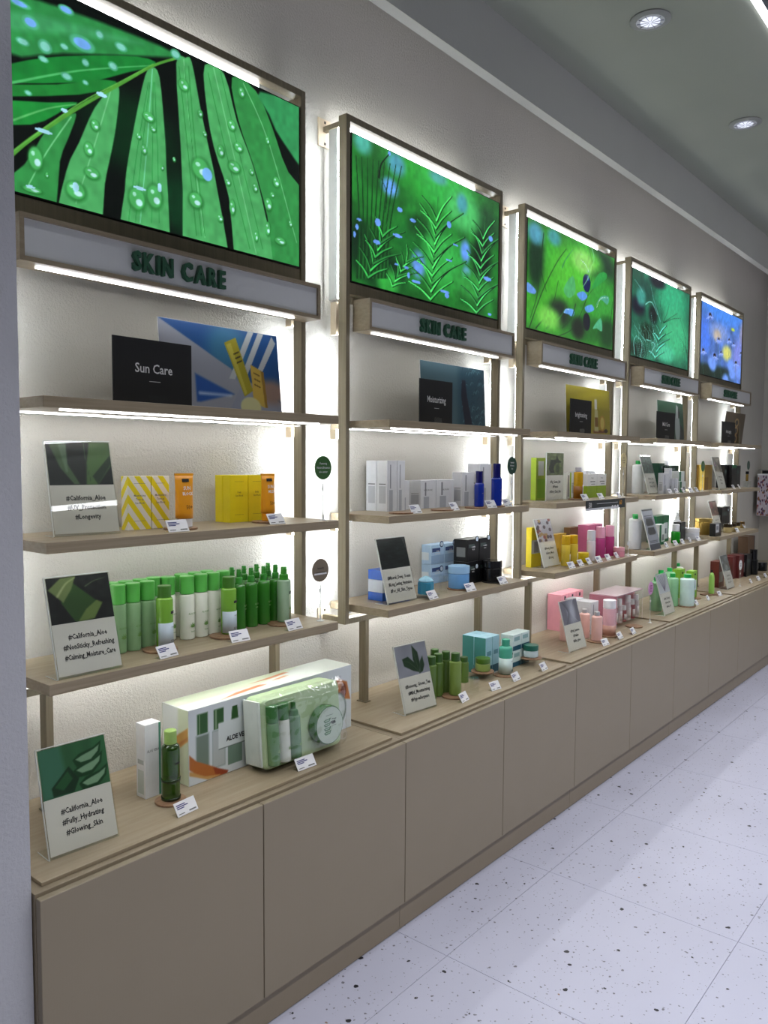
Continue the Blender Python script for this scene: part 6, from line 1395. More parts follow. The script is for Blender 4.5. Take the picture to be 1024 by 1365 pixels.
('tag', (5.4083, 0.37, 0.6428, 0.058, 0.036), '', 'price tag beside the white wobbler on the counter', 'white price tags', 'price tag'),
('tag', (5.5945, 0.37, 0.6428, 0.058, 0.036), '', 'price tag before the tall black bottle', 'white price tags', 'price tag'),
('tag', (5.7979, 0.37, 0.6428, 0.058, 0.036), '', 'price tag before the low black jar', 'white price tags', 'price tag'),
]


# ------------------------------------------------------------------ goods
G_CAP = mat('green_cap', s8(88, 176, 76), 0.3, noise=0.03, coat=0.3)
def C(n, *c, **k): return mat(n, s8(*c), **k)
def leaf_print(r, z0, size, mt):
    k = ('leafp', round(r, 4), round(z0, 4), size, mt.name)
    if k in CACHE: return CACHE[k]
    v = []; f = []; rr = r + .0005
    for a in (-70, -42, -15, 15, 42, 70):
        a = math.radians(a); L = size * (1 - .25 * abs(a)); n = len(v)
        for t, wd in ((0, .08), (.45, .13), (1, 0.0)):
            for sg in ((-1, 1) if t < 1 else (0,)):
                x = math.sin(a) * L * t + sg * wd * size * math.cos(a); z = math.cos(a) * L * t - sg * wd * size * math.sin(a)
                v.append((rr * math.sin(x / rr), -rr * math.cos(x / rr), z0 + z))
        f += [(n, n + 1, n + 3, n + 2), (n + 2, n + 3, n + 4)]
    me = bpy.data.meshes.new('leaf_print'); me.from_pydata(v, [], f); me.materials.append(mt); CACHE[k] = me; return me
def body_prof(r, h, rnd=.004, neck=None):
    p = [(r - rnd * .6, 0), (r, rnd * .6)]
    if neck is None: p += [(r, h - rnd), (r - rnd * .35, h - rnd * .3), (r - rnd, h)]
    else:
        nr, sh = neck
        for i in range(6):
            a = i / 5 * UP; p.append((nr + (r - nr) * math.cos(a), h - sh + sh * math.sin(a)))
        p.append((nr, h + .002))
    return p
def cyl_prof(r, z0, z1, b=.0015): return [(r - b, z0), (r, z0 + b), (r, z1 - b), (r - b, z1)]
LEAFG = C('leaf_ink', 110, 150, 80, rough=.6)
# style: body material, neck (ratio, shoulder) or None, body height part, cap (material, ratio), labels [(mat, z0, z1, a0, a1)], texts [(txt, z, size, ink)], leaf z
ST = {
 'toner': dict(b=C('toner_plastic', 138, 176, 128, rough=.3, alpha=.93), bh=.715, cap=(G_CAP, .97), tx=[('ALOE VERA', .50, .007, LEAFG)], leaf=(.30, .016)),
 'lotion': dict(b=C('lotion_plastic', 226, 229, 214, rough=.3), bh=.715, cap=(G_CAP, .97), tx=[('ALOE VERA', .56, .007, LEAFG), ('Emulsion', .17, .005, LEAFG)], leaf=(.28, .016)),
 'tester': dict(b=C('tester_green', 122, 176, 60, rough=.2, coat=.4), bh=.80, neck=(.80, .006), cap=(C('tester_cap', 62, 112, 34, rough=.3), .80), lb=[(C('pale_blue_label', 196, 212, 222, rough=.5), .03, .50, -1.5, 1.5), (M_BLACKM, .68, .735, .1, 1.0)], tx=[('ALOE', .40, .005, M_INKG), ('92%', .10, .011, M_INKG)]),
 'spray': dict(b=C('spray_green', 48, 118, 34, rough=.15, coat=.5), bh=.76, neck=(.55, .016), cap=None, spray=(C('spray_head', 52, 140, 44, rough=.3), 1), tx=[('ALOE', .50, .008, LEAFG), ('mist', .43, .007, LEAFG)]),
 'claspray': dict(b=C('clear_spray_body', 150, 184, 148, rough=.12, coat=.5, alpha=.85), bh=.76, neck=(.85, .004), cap=None, spray=(C('spray_head2', 50, 140, 30, rough=.3), 1.25), lb=[(M_BLACKM, .67, .73, .2, 1.0), (C('pale_label', 176, 190, 158, rough=.5), .08, .66, .1, 1.1)], leaf=(.30, .013)),
 'glass': dict(b=C('green_glass', 60, 110, 14, rough=.05, trans=.75, coat=.5), bh=.80, neck=(.55, .012), cap=(C('pale_green_cap', 152, 186, 98, rough=.35), .68), lb=[(M_BLACKM, .66, .685, .0, .7), (C('glass_dark_band', 26, 52, 10, rough=.1), .33, .385, -3.1, 3.1), (C('glass_dark_base', 20, 36, 8, rough=.1), .0, .05, -3.1, 3.1)]),
 'blue': dict(b=C('cobalt_glass', 12, 44, 150, rough=.08, coat=.6), bh=.66, neck=(.78, .008), cap=(C('navy_cap', 10, 12, 92, rough=.15, coat=.5), .74), tx=[('HYALURON', .55, .006, M_INKG)]),
 'tea': dict(b=C('tea_olive', 88, 118, 48, rough=.3, coat=.2), bh=.80, neck=(.85, .005), cap=(C('tea_cap', 46, 84, 22, rough=.3), .82)),
 'teatester': dict(b=C('tea_olive2', 118, 142, 66, rough=.3), bh=.80, neck=(.85, .005), cap=(C('tea_cap', 46, 84, 22, rough=.3), .76), lb=[(M_BLACKM, .66, .73, .6, 1.1)]),
 'teajar': dict(b=C('tea_jar', 128, 148, 74, rough=.25, coat=.3), bh=.60, cap=(C('tea_jar_lid', 70, 108, 26, rough=.3), 1.0)),
 'tealbottle': dict(b=C('teal_upper', 76, 166, 140, rough=.2, coat=.4), bh=.80, neck=(.60, .014), cap=(C('teal_cap', 60, 156, 128, rough=.25), .58), lb=[(C('teal_pale_label', 206, 226, 222, rough=.4), .03, .58, -3.1, 3.1), (M_BLACKM, .70, .75, .4, 1.0)], tx=[('SUPER AQUA', .46, .006, M_INKG)], leafd=(.10, .014)),
 'tealcream': dict(b=C('teal_jar_white', 200, 216, 220, rough=.25), bh=.55, cap=(C('teal_dark_lid', 20, 96, 78, rough=.3), 1.04), leafd=(.06, .010)),
 'tealjar': dict(b=C('teal_facet', 60, 142, 170, rough=.12, coat=.7), bh=.68, n=10, cap=(C('pale_blue_lid', 160, 208, 226, rough=.15, coat=.5), .98), pointed=True),
 'skyjar': dict(b=C('sky_body', 106, 160, 212, rough=.25, coat=.3), bh=.66, cap=(C('sky_lid', 160, 202, 236, rough=.25, coat=.3), 1.03)),
 'blackjar': dict(b=M_BLACKG, bh=.66, cap=(C('black_lid', 26, 27, 30, rough=.15, coat=.5), 1.03)),
 'amber': dict(b=C('amber_oil', 196, 150, 14, rough=.1, coat=.6), bh=.86, neck=(.6, .008), cap=(C('silver_cap', 196, 192, 200, rough=.3), .7), lb=[(C('amber_low', 146, 92, 20, rough=.15), .02, .46, -3.1, 3.1), (C('white_label', 222, 224, 230, rough=.5), .10, .52, -.1, 1.2), (M_BLACKM, .74, .80, .7, 1.1)]),
 'honeybottle': dict(b=C('honey_body', 214, 186, 60, rough=.15, coat=.5), bh=.70, cap=(C('gold_cap', 226, 180, 30, rough=.25, metal=.3), .95), lb=[(M_BLACKM, .60, .66, .3, 1.0), (C('honey_label', 214, 204, 170, rough=.5), .15, .55, .0, 1.3)]),
 'honeyjar': dict(b=C('honey_jar', 200, 176, 20, rough=.2), bh=.55, cap=(C('yellow_lid', 226, 200, 30, rough=.3), 1.0)),
 'pearl': dict(b=C('pearl_body', 214, 202, 208, rough=.2, coat=.4), bh=.67, cap=(C('pearl_cap', 216, 216, 222, rough=.3), .95), lb=[(M_BLACKM, .58, .63, .5, 1.0)]),
 'rosebottle': dict(b=C('rose_body', 176, 62, 122, rough=.15, coat=.5), bh=.64, cap=(C('rose_cap', 226, 160, 182, rough=.3), .92), lb=[(M_BLACKM, .56, .61, .5, 1.0), (C('rose_label', 214, 160, 190, rough=.5), .08, .5, .2, 1.3)]),
 'rosejar': dict(b=C('rose_jar', 214, 140, 156, rough=.2), bh=.6, cap=(C('rose_jar_lid', 226, 160, 170, rough=.3), 1.0)),
 'pinkbottle': dict(b=C('pink_body', 230, 184, 174, rough=.35), bh=.86, neck=(.55, .008), cap=(C('steel_collar', 190, 192, 196, rough=.3, metal=.6), .5), lb=[(M_BLACKM, .70, .75, .4, .9), (C('dark_print', 110, 60, 66, rough=.5), .24, .30, .2, 1.0)]),
 'bigpink': dict(b=C('bigpink_body', 214, 168, 176, rough=.15, coat=.5), bh=.76, cap=(C('bigpink_cap', 232, 232, 236, rough=.3), .97), lb=[(C('bigpink_low', 196, 150, 134, rough=.2), .02, .38, -3.1, 3.1), (M_BLACKM, .70, .74, .6, 1.0)]),
 'jug': dict(b=C('jug_white', 226, 229, 232, rough=.35), bh=.88, neck=(.45, .010), cap=(C('vivid_green_cap', 22, 160, 70, rough=.35), .45), lb=[(M_INKG, .78, .84, .9, 1.4), (M_INKG, .30, .62, 1.0, 1.3)]),
 'mint': dict(b=C('mint_body', 150, 206, 160, rough=.15, coat=.4, alpha=.9), bh=.88, neck=(.45, .010), cap=(C('vivid_green_cap', 22, 160, 70, rough=.35), .45), leaf=(.40, .03)),
 'minttester': dict(b=C('mint_body2', 200, 224, 218, rough=.2, coat=.3), bh=.88, neck=(.45, .010), cap=(C('vivid_green_cap', 22, 160, 70, rough=.35), .5), lb=[(M_BLACKM, .48, .54, .8, 1.1)], leafm=[(.66, .03), (.42, .03), (.18, .028)]),
 'greentube': dict(b=C('green_tube', 150, 200, 96, rough=.3), bh=.88, neck=(.4, .05), cap=(M_BLACKM, .3)),
 'greenshort': dict(b=C('vivid_bottle', 20, 150, 24, rough=.15, coat=.5), bh=.62, neck=(.8, .005), cap=(M_WHITE, .78)),
 'whitespray': dict(b=C('white_spray', 222, 224, 228, rough=.3), bh=.72, neck=(.4, .02), cap=None, spray=(M_WHITE, 1)),
 'whitejar': dict(b=C('white_jar', 214, 216, 224, rough=.3), bh=.66, cap=(M_WHITE, 1.03)),
 'whitecapdark': dict(b=C('dark_bottle', 14, 34, 26, rough=.2), bh=.85, neck=(.6, .008), cap=(M_WHITE, .6)),
 'stick': dict(b=C('gold_stick', 150, 120, 60, rough=.3, metal=.8), bh=.7, cap=(M_BLACKG, 1.2)),
 'stickbottle': dict(b=C('gold_pot', 180, 150, 90, rough=.3, metal=.5), bh=.6, cap=(C('gold_pot_lid', 120, 90, 50, rough=.3, metal=.5), 1.05)),
 'goldjar': dict(b=C('gold_tin', 198, 164, 84, rough=.25, metal=.7), bh=.8, cap=(C('gold_tin_lid', 214, 184, 104, rough=.2, metal=.7), 1.02)),
 'goldjarsmall': dict(b=C('clear_gold_jar', 190, 172, 120, rough=.12, coat=.6), bh=.6, cap=(C('jar_dark_lid', 70, 58, 40, rough=.2, metal=.5), 1.05)),
 'blackbottle': dict(b=M_BLACKG, bh=.6, neck=(.85, .006), cap=(C('black_cap', 16, 16, 18, rough=.2), .8)),
}
def bottle(geo, style, label, group, cat):
    s, d, z, r, h = geo; q = ST[style]; bh = h * q['bh']; n = q.get('n', 24)
    nk = q.get('neck'); neck = (r * nk[0], nk[1]) if nk else None
    root = link('jar' if cat == 'jar' else 'bottle', lathe('body_' + style, body_prof(r, bh, min(.004, r * .2), neck), q['b'], n, n > 12), None, None, (s, -d, z + .0001), (0, 0, random.uniform(-.15, .15)))
    tag(root, label, cat, group)
    z0 = bh + (.0005 if not nk else .0010)
    if q['cap']:
        cm, cr = q['cap']; nm = 'lid' if cat == 'jar' else 'cap'
        if q.get('pointed'): pr = [(r * cr * .9, z0), (r * cr, z0 + .004), (r * cr * .8, z0 + (h - z0) * .5), (r * .3, h * .97), (.001, h)]
        else: pr = cyl_prof(r * cr, z0, h)
        link(nm, lathe(nm + '_' + style, pr, cm, n, n > 12), None, root)
    if q.get('spray'):
        sm, k = q['spray']; H = h - z0
        col = lathe('collar_' + style, [(r * .52 * k, z0), (r * .55 * k, z0 + .001), (r * .52 * k, z0 + H * .38), (r * .40 * k, z0 + H * .44)], sm, 20)
        c = link('nozzle', col, None, root)
        link('nozzle_head', lathe('head_' + style, [(r * .36 * k, z0 + H * .45), (r * .38 * k, z0 + H * .5), (r * .34 * k, z0 + H * .95), (r * .28 * k, h)], sm, 16), None, c)
        link('spout', boxmesh('spout', -.0025, .0025, -r * .36 * k - .003, -r * .30, z0 + H * .72, z0 + H * .82, sm), None, c)
        link('clear_overcap', lathe('over_' + style, [(r * .60 * k, z0 + H * .1), (r * .60 * k, h + .003), (r * .4 * k, h + .004)], M_GLASSY, 20), None, c)
    for i, (lm, a, b_, t0, t1) in enumerate(q.get('lb', [])):
        link('printed_label', sector('lab%d_%s' % (i, style), r + .0008 + i * .0004, bh * a, bh * b_, t0, t1, lm, 24 if t1 > 3 else 8), None, root)
    big = s < 2.6
    if big:
        for i, (tt, zz, sz, ink) in enumerate(q.get('tx', [])):
            link('printed_text', text_mesh(tt, sz, ink, 0, .0001, 'CENTER', .9, r + .0018, 1, r * 1.5), None, root, (0, 0, bh * zz), (0, 0, .35))
    for zz, sz in ([q['leaf']] if 'leaf' in q else []): link('leaf_print', leaf_print(r + .0016, bh * zz, sz, LEAFG), None, root, None, (0, 0, .3))
    for zz, sz in ([q['leafd']] if 'leafd' in q else []): link('leaf_print', leaf_print(r + .0016, bh * zz, sz, C('dark_teal_ink', 16, 70, 84)), None, root, None, (0, 0, .3))
    for zz, sz in q.get('leafm', []): link('leaf_print', leaf_print(r + .0016, bh * zz, sz, C('mint_ink', 70, 170, 150)), None, root, None, (0, 0, .3))
    return root

def stripe_mat():
    if 'stripes' in MATS: return MATS['stripes']
    mt, nt, b = principled('stripes'); N, Lk = nt.nodes, nt.links
    tc = N.new('ShaderNodeTexCoord'); sp = N.new('ShaderNodeSeparateXYZ'); Lk.new(tc.outputs['Object'], sp.inputs[0])
    a = N.new('ShaderNodeMath'); a.operation = 'MULTIPLY_ADD'; a.inputs[1].default_value = .75; Lk.new(sp.outputs[2], a.inputs[0])
    ad = N.new('ShaderNodeMath'); ad.operation = 'ADD'; Lk.new(sp.outputs[0], ad.inputs[0]); Lk.new(sp.outputs[1], ad.inputs[1]); Lk.new(ad.outputs[0], a.inputs[2])
    di = N.new('ShaderNodeMath'); di.operation = 'DIVIDE'; di.inputs[1].default_value = .036; Lk.new(a.outputs[0], di.inputs[0])
    fr = N.new('ShaderNodeMath'); fr.operation = 'FRACT'; Lk.new(di.outputs[0], fr.inputs[0])
    gt = N.new('ShaderNodeMath'); gt.operation = 'GREATER_THAN'; gt.inputs[1].default_value = .5; Lk.new(fr.outputs[0], gt.inputs[0])
    mx = N.new('ShaderNodeMix'); mx.data_type = 'RGBA'; mx.inputs[6].default_value = (*s8(226, 222, 212), 1); mx.inputs[7].default_value = (*s8(226, 208, 30), 1)
    Lk.new(gt.outputs[0], mx.inputs[0]); Lk.new(mx.outputs[2], b.inputs['Base Color']); b.inputs['Roughness'].default_value = .4
    MATS['stripes'] = mt; return mt
def bandmat(name, lo, hi, zs, rough=.4):
    """two colours split at height zs (object space), a printed band"""
    if name in MATS: return MATS[name]
    mt, nt, b = principled(name); N, Lk = nt.nodes, nt.links
    tc = N.new('ShaderNodeTexCoord'); sp = N.new('ShaderNodeSeparateXYZ'); Lk.new(tc.outputs['Object'], sp.inputs[0])
    gt = N.new('ShaderNodeMath'); gt.operation = 'GREATER_THAN'; gt.inputs[1].default_value = zs; Lk.new(sp.outputs[2], gt.inputs[0])
    no = N.new('ShaderNodeTexNoise'); no.inputs['Scale'].default_value = 160; Lk.new(tc.outputs['Object'], no.inputs['Vector'])
    mn = N.new('ShaderNodeMix'); mn.data_type = 'RGBA'; Lk.new(no.outputs['Fac'], mn.inputs[0]); mn.inputs[6].default_value = (*[c * .75 for c in s8(*lo)], 1); mn.inputs[7].default_value = (*[min(1, c * 1.2) for c in s8(*lo)], 1)
    mx = N.new('ShaderNodeMix'); mx.data_type = 'RGBA'; Lk.new(gt.outputs[0], mx.inputs[0]); Lk.new(mn.outputs[2], mx.inputs[6]); mx.inputs[7].default_value = (*s8(*hi), 1)
    Lk.new(mx.outputs[2], b.inputs['Base Color']); b.inputs['Roughness'].default_value = rough; MATS[name] = mt; return mt
P_ = M_WHITE
BS = {   # body material, front panels [(x0,x1,z0,z1,mat)] in fractions, side panels, ink
 'stripe': (stripe_mat(), [], [], M_INKG), 'yellow': (C('carton_yellow', 224, 206, 24, rough=.4), [], [], C('olive_ink', 120, 104, 30)),
 'whitegreen': (C('carton_white', 230, 231, 230, rough=.4), [(.86, 1, 0, 1, C('teal_strip', 70, 140, 110))], [(.15, .85, .05, .38, C('side_grey', 196, 204, 196)), (.15, .85, .45, .52, C('side_grey2', 170, 176, 172))], M_INKG),
 'silver': (C('carton_silver', 214, 216, 220, rough=.35), [(.2, .55, 0, .42, C('silver_panel', 170, 174, 182, rough=.3)), (.28, .36, .45, .92, C('thin_print', 130, 134, 140))], [(.12, .8, .15, .5, C('side_grey3', 176, 178, 184)), (.12, .8, .52, .55, M_INKG)], M_INKG),
 'skyblue': (C('carton_sky', 176, 206, 232, rough=.35), [(.08, .7, .62, .82, C('navy_patch', 40, 66, 120)), (.0, 1, .0, .45, C('sky_pattern', 150, 180, 214))], [(.15, .8, .2, .62, C('side_pale', 214, 224, 232))], M_INKW),
 'black': (C('carton_black', 16, 17, 19, rough=.35), [(.1, .6, .62, .78, C('grey_patch', 70, 84, 80))], [(.15, .8, .2, .65, C('side_grey4', 120, 124, 124))], M_INKW),
 'royal': (C('carton_royal', 34, 92, 190, rough=.4), [], [], M_INKW), 'whiteblue': (C('carton_wb', 214, 222, 234, rough=.4), [(.1, .9, .1, .5, C('blue_band', 60, 110, 200))], [], M_INKW),
 'teal': (C('carton_teal_light', 160, 202, 216, rough=.35), [(0, 1, 0, .22, C('dark_plant', 30, 84, 104)), (.2, .8, .5, .62, C('teal_print', 100, 150, 166))], [(.0, 1, .0, 1, C('teal_side', 60, 136, 132, rough=.3))], M_INKG),
 'paleteal': (C('carton_paleteal', 206, 224, 220, rough=.35), [(0, 1, 0, .3, C('dark_plant', 30, 84, 104)), (.15, .8, .6, .85, C('teal_print2', 140, 176, 176))], [], M_INKG),
 'lime': (C('carton_lime', 150, 176, 36, rough=.4), [(.18, .72, .58, .92, C('label_grey', 206, 210, 206)), (.1, .9, .05, .5, C('lime_plants', 120, 168, 24))], [], M_INKG),
 'limewhite': (C('carton_lw', 222, 224, 218, rough=.4), [(.7, 1, 0, 1, C('lime_edge', 160, 196, 40)), (.3, .5, .1, .9, M_INKG)], [], M_INKG),
 'tonic': (bandmat('tonic_band', (140, 168, 30), (222, 222, 220), .062), [(.3, .8, .66, .7, M_INKG), (.4, .8, .56, .59, C('thin_print', 130, 134, 140))], [], M_INK),
 'honey': (C('carton_honey', 236, 214, 30, rough=.4), [(.0, .9, .34, .68, C('honey_pic', 206, 204, 200)), (.25, .7, .36, .64, C('honey_pic2', 150, 150, 150))], [], M_INKG),
 'gold': (C('carton_gold', 204, 162, 24, rough=.3, metal=.2), [(.2, .8, .2, .5, C('gold_print', 170, 130, 20))], [], M_INKG),
 'brown': (C('carton_brown', 112, 82, 48, rough=.4), [], [], M_INKG), 'rose': (C('carton_rose', 208, 110, 150, rough=.35), [(0, 1, .0, .25, C('rose_dark', 150, 40, 90))], [], M_INKG),
 'pink': (C('carton_pink', 232, 160, 172, rough=.4), [(.4, .6, .85, .95, M_BLACKM)], [], M_INKG),
 'forest': (C('carton_forest', 16, 66, 46, rough=.35), [(.35, .6, .82, .9, C('thin_print', 130, 134, 140))], [], M_INKW),
 'forestlabel': (C('carton_forest2', 18, 104, 60, rough=.35), [(.15, .8, .1, .72, C('pale_lab2', 196, 204, 206)), (.3, .6, .3, .5, C('lab_mark', 90, 110, 110))], [], M_INKW),
 'whitegreenbox': (C('carton_wg', 214, 220, 218, rough=.4), [(0, .35, 0, 1, C('green_panel', 24, 104, 64)), (.5, .85, .2, .5, C('thin_print', 130, 134, 140)), (0, 1, 0, .14, C('green_panel', 24, 104, 64))], [], M_INKG),
 'leafgreen': (C('carton_leafgreen', 130, 182, 50, rough=.4), [(.3, .85, .28, .66, C('pale_lab3', 206, 220, 222)), (.35, .65, .84, .9, M_BLACKM)], [], M_INKG),
 'goldfoil': (C('gold_foil', 222, 184, 92, rough=.28, metal=.75), [(.0, .5, 0, .5, C('foil_dark', 190, 144, 60, rough=.3, metal=.7))], [], M_INKG),
 'blackgreen': (C('carton_black', 16, 17, 19, rough=.35), [(0, 1, .86, 1, C('green_top', 24, 84, 50))], [], M_INKW),
 'blacklabel': (C('carton_black', 16, 17, 19, rough=.35), [(.08, .6, .3, .95, C('pale_lab4', 206, 208, 210)), (.15, .5, .5, .8, C('thin_print', 130, 134, 140))], [], M_INKW),
 'maroon': (C('carton_maroon', 92, 36, 36, rough=.35), [], [], M_INKG), 'maroonlabel': (C('carton_maroon2', 122, 52, 40, rough=.35), [(.1, .75, .2, .6, C('pale_lab5', 176, 176, 172))], [], M_INKG),
 'brownwood': (C('carton_brownwood', 104, 78, 56, rough=.5), [(.85, 1, 0, 1, C('brown_dark', 60, 44, 34))], [], M_INKG),
}
def carton(geo, style, label, group, cat):
    s, d, z, w_, h, dp = geo; st, _, tx = style.partition('|'); bm_, fp, sp_, ink = BS[st]
    root = link('carton', boxmesh('carton_' + st, 0, w_, 0, dp, 0, h, bm_, .0007), None, None, (s, -d, z + .0001))
    tag(root, label, cat, group)
    for i, (a, b_, c, e, mt) in enumerate(fp):
        link('printed_panel', boxmesh('panel', w_ * a + (.0008 if a == 0 else 0), w_ * b_ - (.0008 if b_ == 1 else 0), -.0004 - i * .0001, -.0001, h * c + (.0008 if c == 0 else 0), h * e - (.0008 if e == 1 else 0), mt), None, root)
    for i, (a, b_, c, e, mt) in enumerate(sp_):
        link('side_print', boxmesh('sidep', -.0004, -.0001, dp * a + .0008, dp * b_ - .0008, h * c + .0008, h * e - .0008, mt), None, root)
    if tx and s < 4:
        ls = tx.split(';'); sz = .008 if len(ls) > 1 else .010
        for i, t in enumerate(ls):
            link('printed_text', text_mesh(t, sz, ink, 0, .0001, 'CENTER', .9, None, 1, w_ * .75), None, root, (w_ * .5, -.0006, h * (.62 if st != 'tonic' else .8) - i * sz * 1.25), (UP, 0, 0))
    if st == 'yellow' or st == 'stripe':
        for zz in (.16, .86): link('printed_line', boxmesh('pline', w_ * .25, w_ * .75, -.0004, -.0001, h * zz, h * zz + .0008, ink), None, root)
    if st in ('skyblue', 'black') and 'lower' in label or st in ('skyblue', 'black') and 'upper' in label:
        for nm, r_, yy, mt in (('hang_tab', .0135, -.0002, C('tab_ring', 50, 70, 110)), ('tab_hole', .009, -.0005, C('tab_in', 196, 212, 226))):
            me = lathe(nm + st, [(r_, 0), (r_, .0008)], mt if st == 'skyblue' or nm == 'tab_hole' else M_BLACKM, 20)
            link(nm, me, None, root, (w_ * .80, -.0002 - (.0009 if nm == 'tab_hole' else 0), h * .95 + (.004 if 'upper' in label else -.018)), (UP, 0, 0))
    return root

def tube(geo, style, label, group, cat):
    s, d, z, r, h = geo; tx, _, kind = style.partition('|')
    root = empty('squeeze_tube', (s, -d, z + .0001), .0); tag(root, label, cat, group)
    om = C('tube_orange', 236, 158, 24, rough=.3, coat=.3); cm = M_WHITE if kind == 'white' else om
    z0 = h * .17
    link('cap', lathe('tube_cap' + kind, cyl_prof(r * .86, 0, z0 - .0005), cm, 24), None, root)
    v = []; f = []; n = 24; R = 8
    for j in range(R + 1):
        t = j / R; rx = r * (.95 + .25 * t); ry = max(.0012, r * .95 * (1 - t ** 1.4)); zz = z0 + (h - z0) * t
        for i in range(n):
            a = 2 * math.pi * i / n; v.append((rx * math.cos(a), ry * math.sin(a), zz))
    for j in range(R):
        for i in range(n):
            a, b_ = j * n + i, j * n + (i + 1) % n; f.append((a, b_, b_ + n, a + n))
    f.append(tuple(reversed(range(n)))); f.append(tuple(range(R * n, R * n + n)))
    me = bpy.data.meshes.new('tube_body'); me.from_pydata(v, [], f); me.polygons.foreach_set('use_smooth', np.ones(len(f), bool)); me.materials.append(om)
    link('tube_body', me, None, root)
    link('crimp', boxmesh('crimp', -r * 1.2, r * 1.2, -.0014, .0014, h - .001, h + .005, om), None, root)
    def yat(t): return -r * .95 * (1 - t ** 1.4) - .0012
    link('logo_patch', boxmesh('logo_patch', -.011, .011, -.0006, 0, -.0045, .0045, M_BLACKM), None, root, (0, yat(.86) - .0008, z0 + (h - z0) * .88), (-.16, 0, 0))
    for i, (t, tt, sz) in enumerate(((.66, tx.split(';')[0], .014), (.54, tx.split(';')[1], .012), (.22, tx.split(';')[2], .015))):
        link('printed_text', text_mesh(tt, sz, M_INKW if i < 2 else C('tube_ink', 120, 70, 10), 0, .0003, 'CENTER', .85, None, 1, r * 1.7), None, root, (.001, yat(t) - .001, z0 + (h - z0) * t), (UP - .12, 0, 0))
    return root

def coaster(geo, style, label, group):
    s, d, z, r = geo
    mt = M_BLACKM if style == 'dark' else M_COAST
    o = link('coaster', lathe('coaster' + style, cyl_prof(r, 0, .0055, .001), mt, 36), None, None, (s, -d, z + .0001)); tag(o, label, 'coaster', group)
    return o
def riser(geo, label, group):
    s, d, z, w_, dp, h = geo
    root = empty('acrylic_riser', (s - w_ / 2, -d - dp / 2, z + .0001)); tag(root, label, 'riser', group)
    t = .0025
    link('top_plate', boxmesh('top_plate', 0, w_, 0, dp, h - t, h - .0004, M_GLASSY, .0003), None, root)
    for x in (0, w_ - t): link('side_plate', boxmesh('side_plate', x, x + t, 0, dp, 0, h - t - .0002, M_GLASSY, .0003), None, root)
    link('front_lip', boxmesh('front_lip', t, w_ - t, 0, .0012, 0, h - t - .0002, M_GLASSY), None, root)
    return root
TAGN = [0]
def price_tag(geo, label, group):
    s, d, z, w_, h = geo; TAGN[0] += 1; rz = (.10, -.05, .02, .14, -.1, .05)[TAGN[0] % 6]
    root = empty('price_tag', (s, -d, z + .0002), rz); tag(root, label, 'price tag', group)
    lean = .55
    c = link('card', boxmesh('tagcard', 0, w_, 0, .0016, 0.0008, h, M_WHITE, .0003), None, root, None, (-lean, 0, 0))
    link('holder', boxmesh('tagholder', 0, w_, .0019, .0030, 0.0012, h * 1.0, M_GLASSY), None, root, None, (-lean, 0, 0))
    link('foot', boxmesh('tagfoot', 0, w_, .004, .024, 0, .0010, M_GLASSY), None, root)
    rows = ((.08, .5, .74, .0026), (.08, .62, .62, .0026), (.08, .42, .50, .0026), (.08, .36, .14, .0022), (.58, .92, .14, .0034))
    for a, b_, zz, th in rows:
        link('printed_line', boxmesh('tagline', w_ * a, w_ * b_, -.0004, -.0001, h * zz, h * zz + th, M_INKB if zz > .2 else M_INKG), None, c)
    return root
WBC = {'green': (52, 98, 44), 'brown': (120, 108, 90), 'darkgreen': (16, 62, 44), 'beige': (206, 190, 140), 'pink': (206, 150, 196), 'white': (220, 222, 224), 'whitegreen': (222, 226, 224)}
def wobbler(geo, style, label, group):
    s, d, z, h, r = geo; cn, _, tx = style.partition('|')
    root = empty('wobbler_sign', (s, -d, z + .0001), .0); tag(root, label, 'sign', group)
    rb = max(.012, r * .33)
    link('base', lathe('wbase', [(rb, 0), (rb, .0012), (rb * .35, .004), (.0035, .005), (.0035, .018), (.002, .019)], C('clear_white_plastic', 214, 216, 214, rough=.2), 24), None, root)
    cz = h - r
    link('stem', boxmesh('wstem', -.0009, .0009, -.0009, .0009, .019, cz - r - .012, C('stem', 190, 194, 192, rough=.2)), None, root)
    for zz in (.5,): link('stem_joint', lathe('wjoint', [(.003, -.006), (.0035, 0), (.003, .006)], C('clear_white_plastic', 214, 216, 214, rough=.2), 12), None, root, (0, 0, (cz - r) * .78))
    link('clip', boxmesh('wclip', -.005, .005, -.002, .002, -.014, .006, M_GLASSY), None, root, (0, 0, cz - r))
    dsc = link('disc', lathe('wdisc' + cn, [(r, 0), (r, .0015)], C('wob_' + cn, *WBC[cn], rough=.45), 48), None, root, (0, .0008, cz), (UP, 0, 0))
    if r > .02:
        ls = [t for t in tx.split(';') if t]
        for i, t in enumerate(ls):
            link('printed_text', text_mesh(t, .0095, M_INK if cn in ('brown', 'beige') else (C('plum_ink', 120, 30, 90) if cn == 'pink' else M_INKW), 0, .0001, 'CENTER', .9, None, 1, r * 1.6), None, dsc, (0, (len(ls) / 2 - i - .7) * .013, .0020))
        if cn == 'brown': link('printed_line', boxmesh('wline', -r * .75, r * .75, -.014, -.0085, 0, .0003, M_INKW), None, dsc, (0, 0, .0017))
        if cn == 'pink':
            for k in range(5): link('printed_line', boxmesh('wline2', -r * .55, r * .55, -.002, .001, 0, .0003, C('plum_ink', 120, 30, 90)), None, dsc, (0, .014 - k * .008, .0016))
        if not ls:
            for k in range(3): link('printed_line', boxmesh('wline3', -r * .5, r * .5, -.002, .0015, 0, .0003, M_INKG), None, dsc, (0, .010 - k * .009, .0016))
    return root

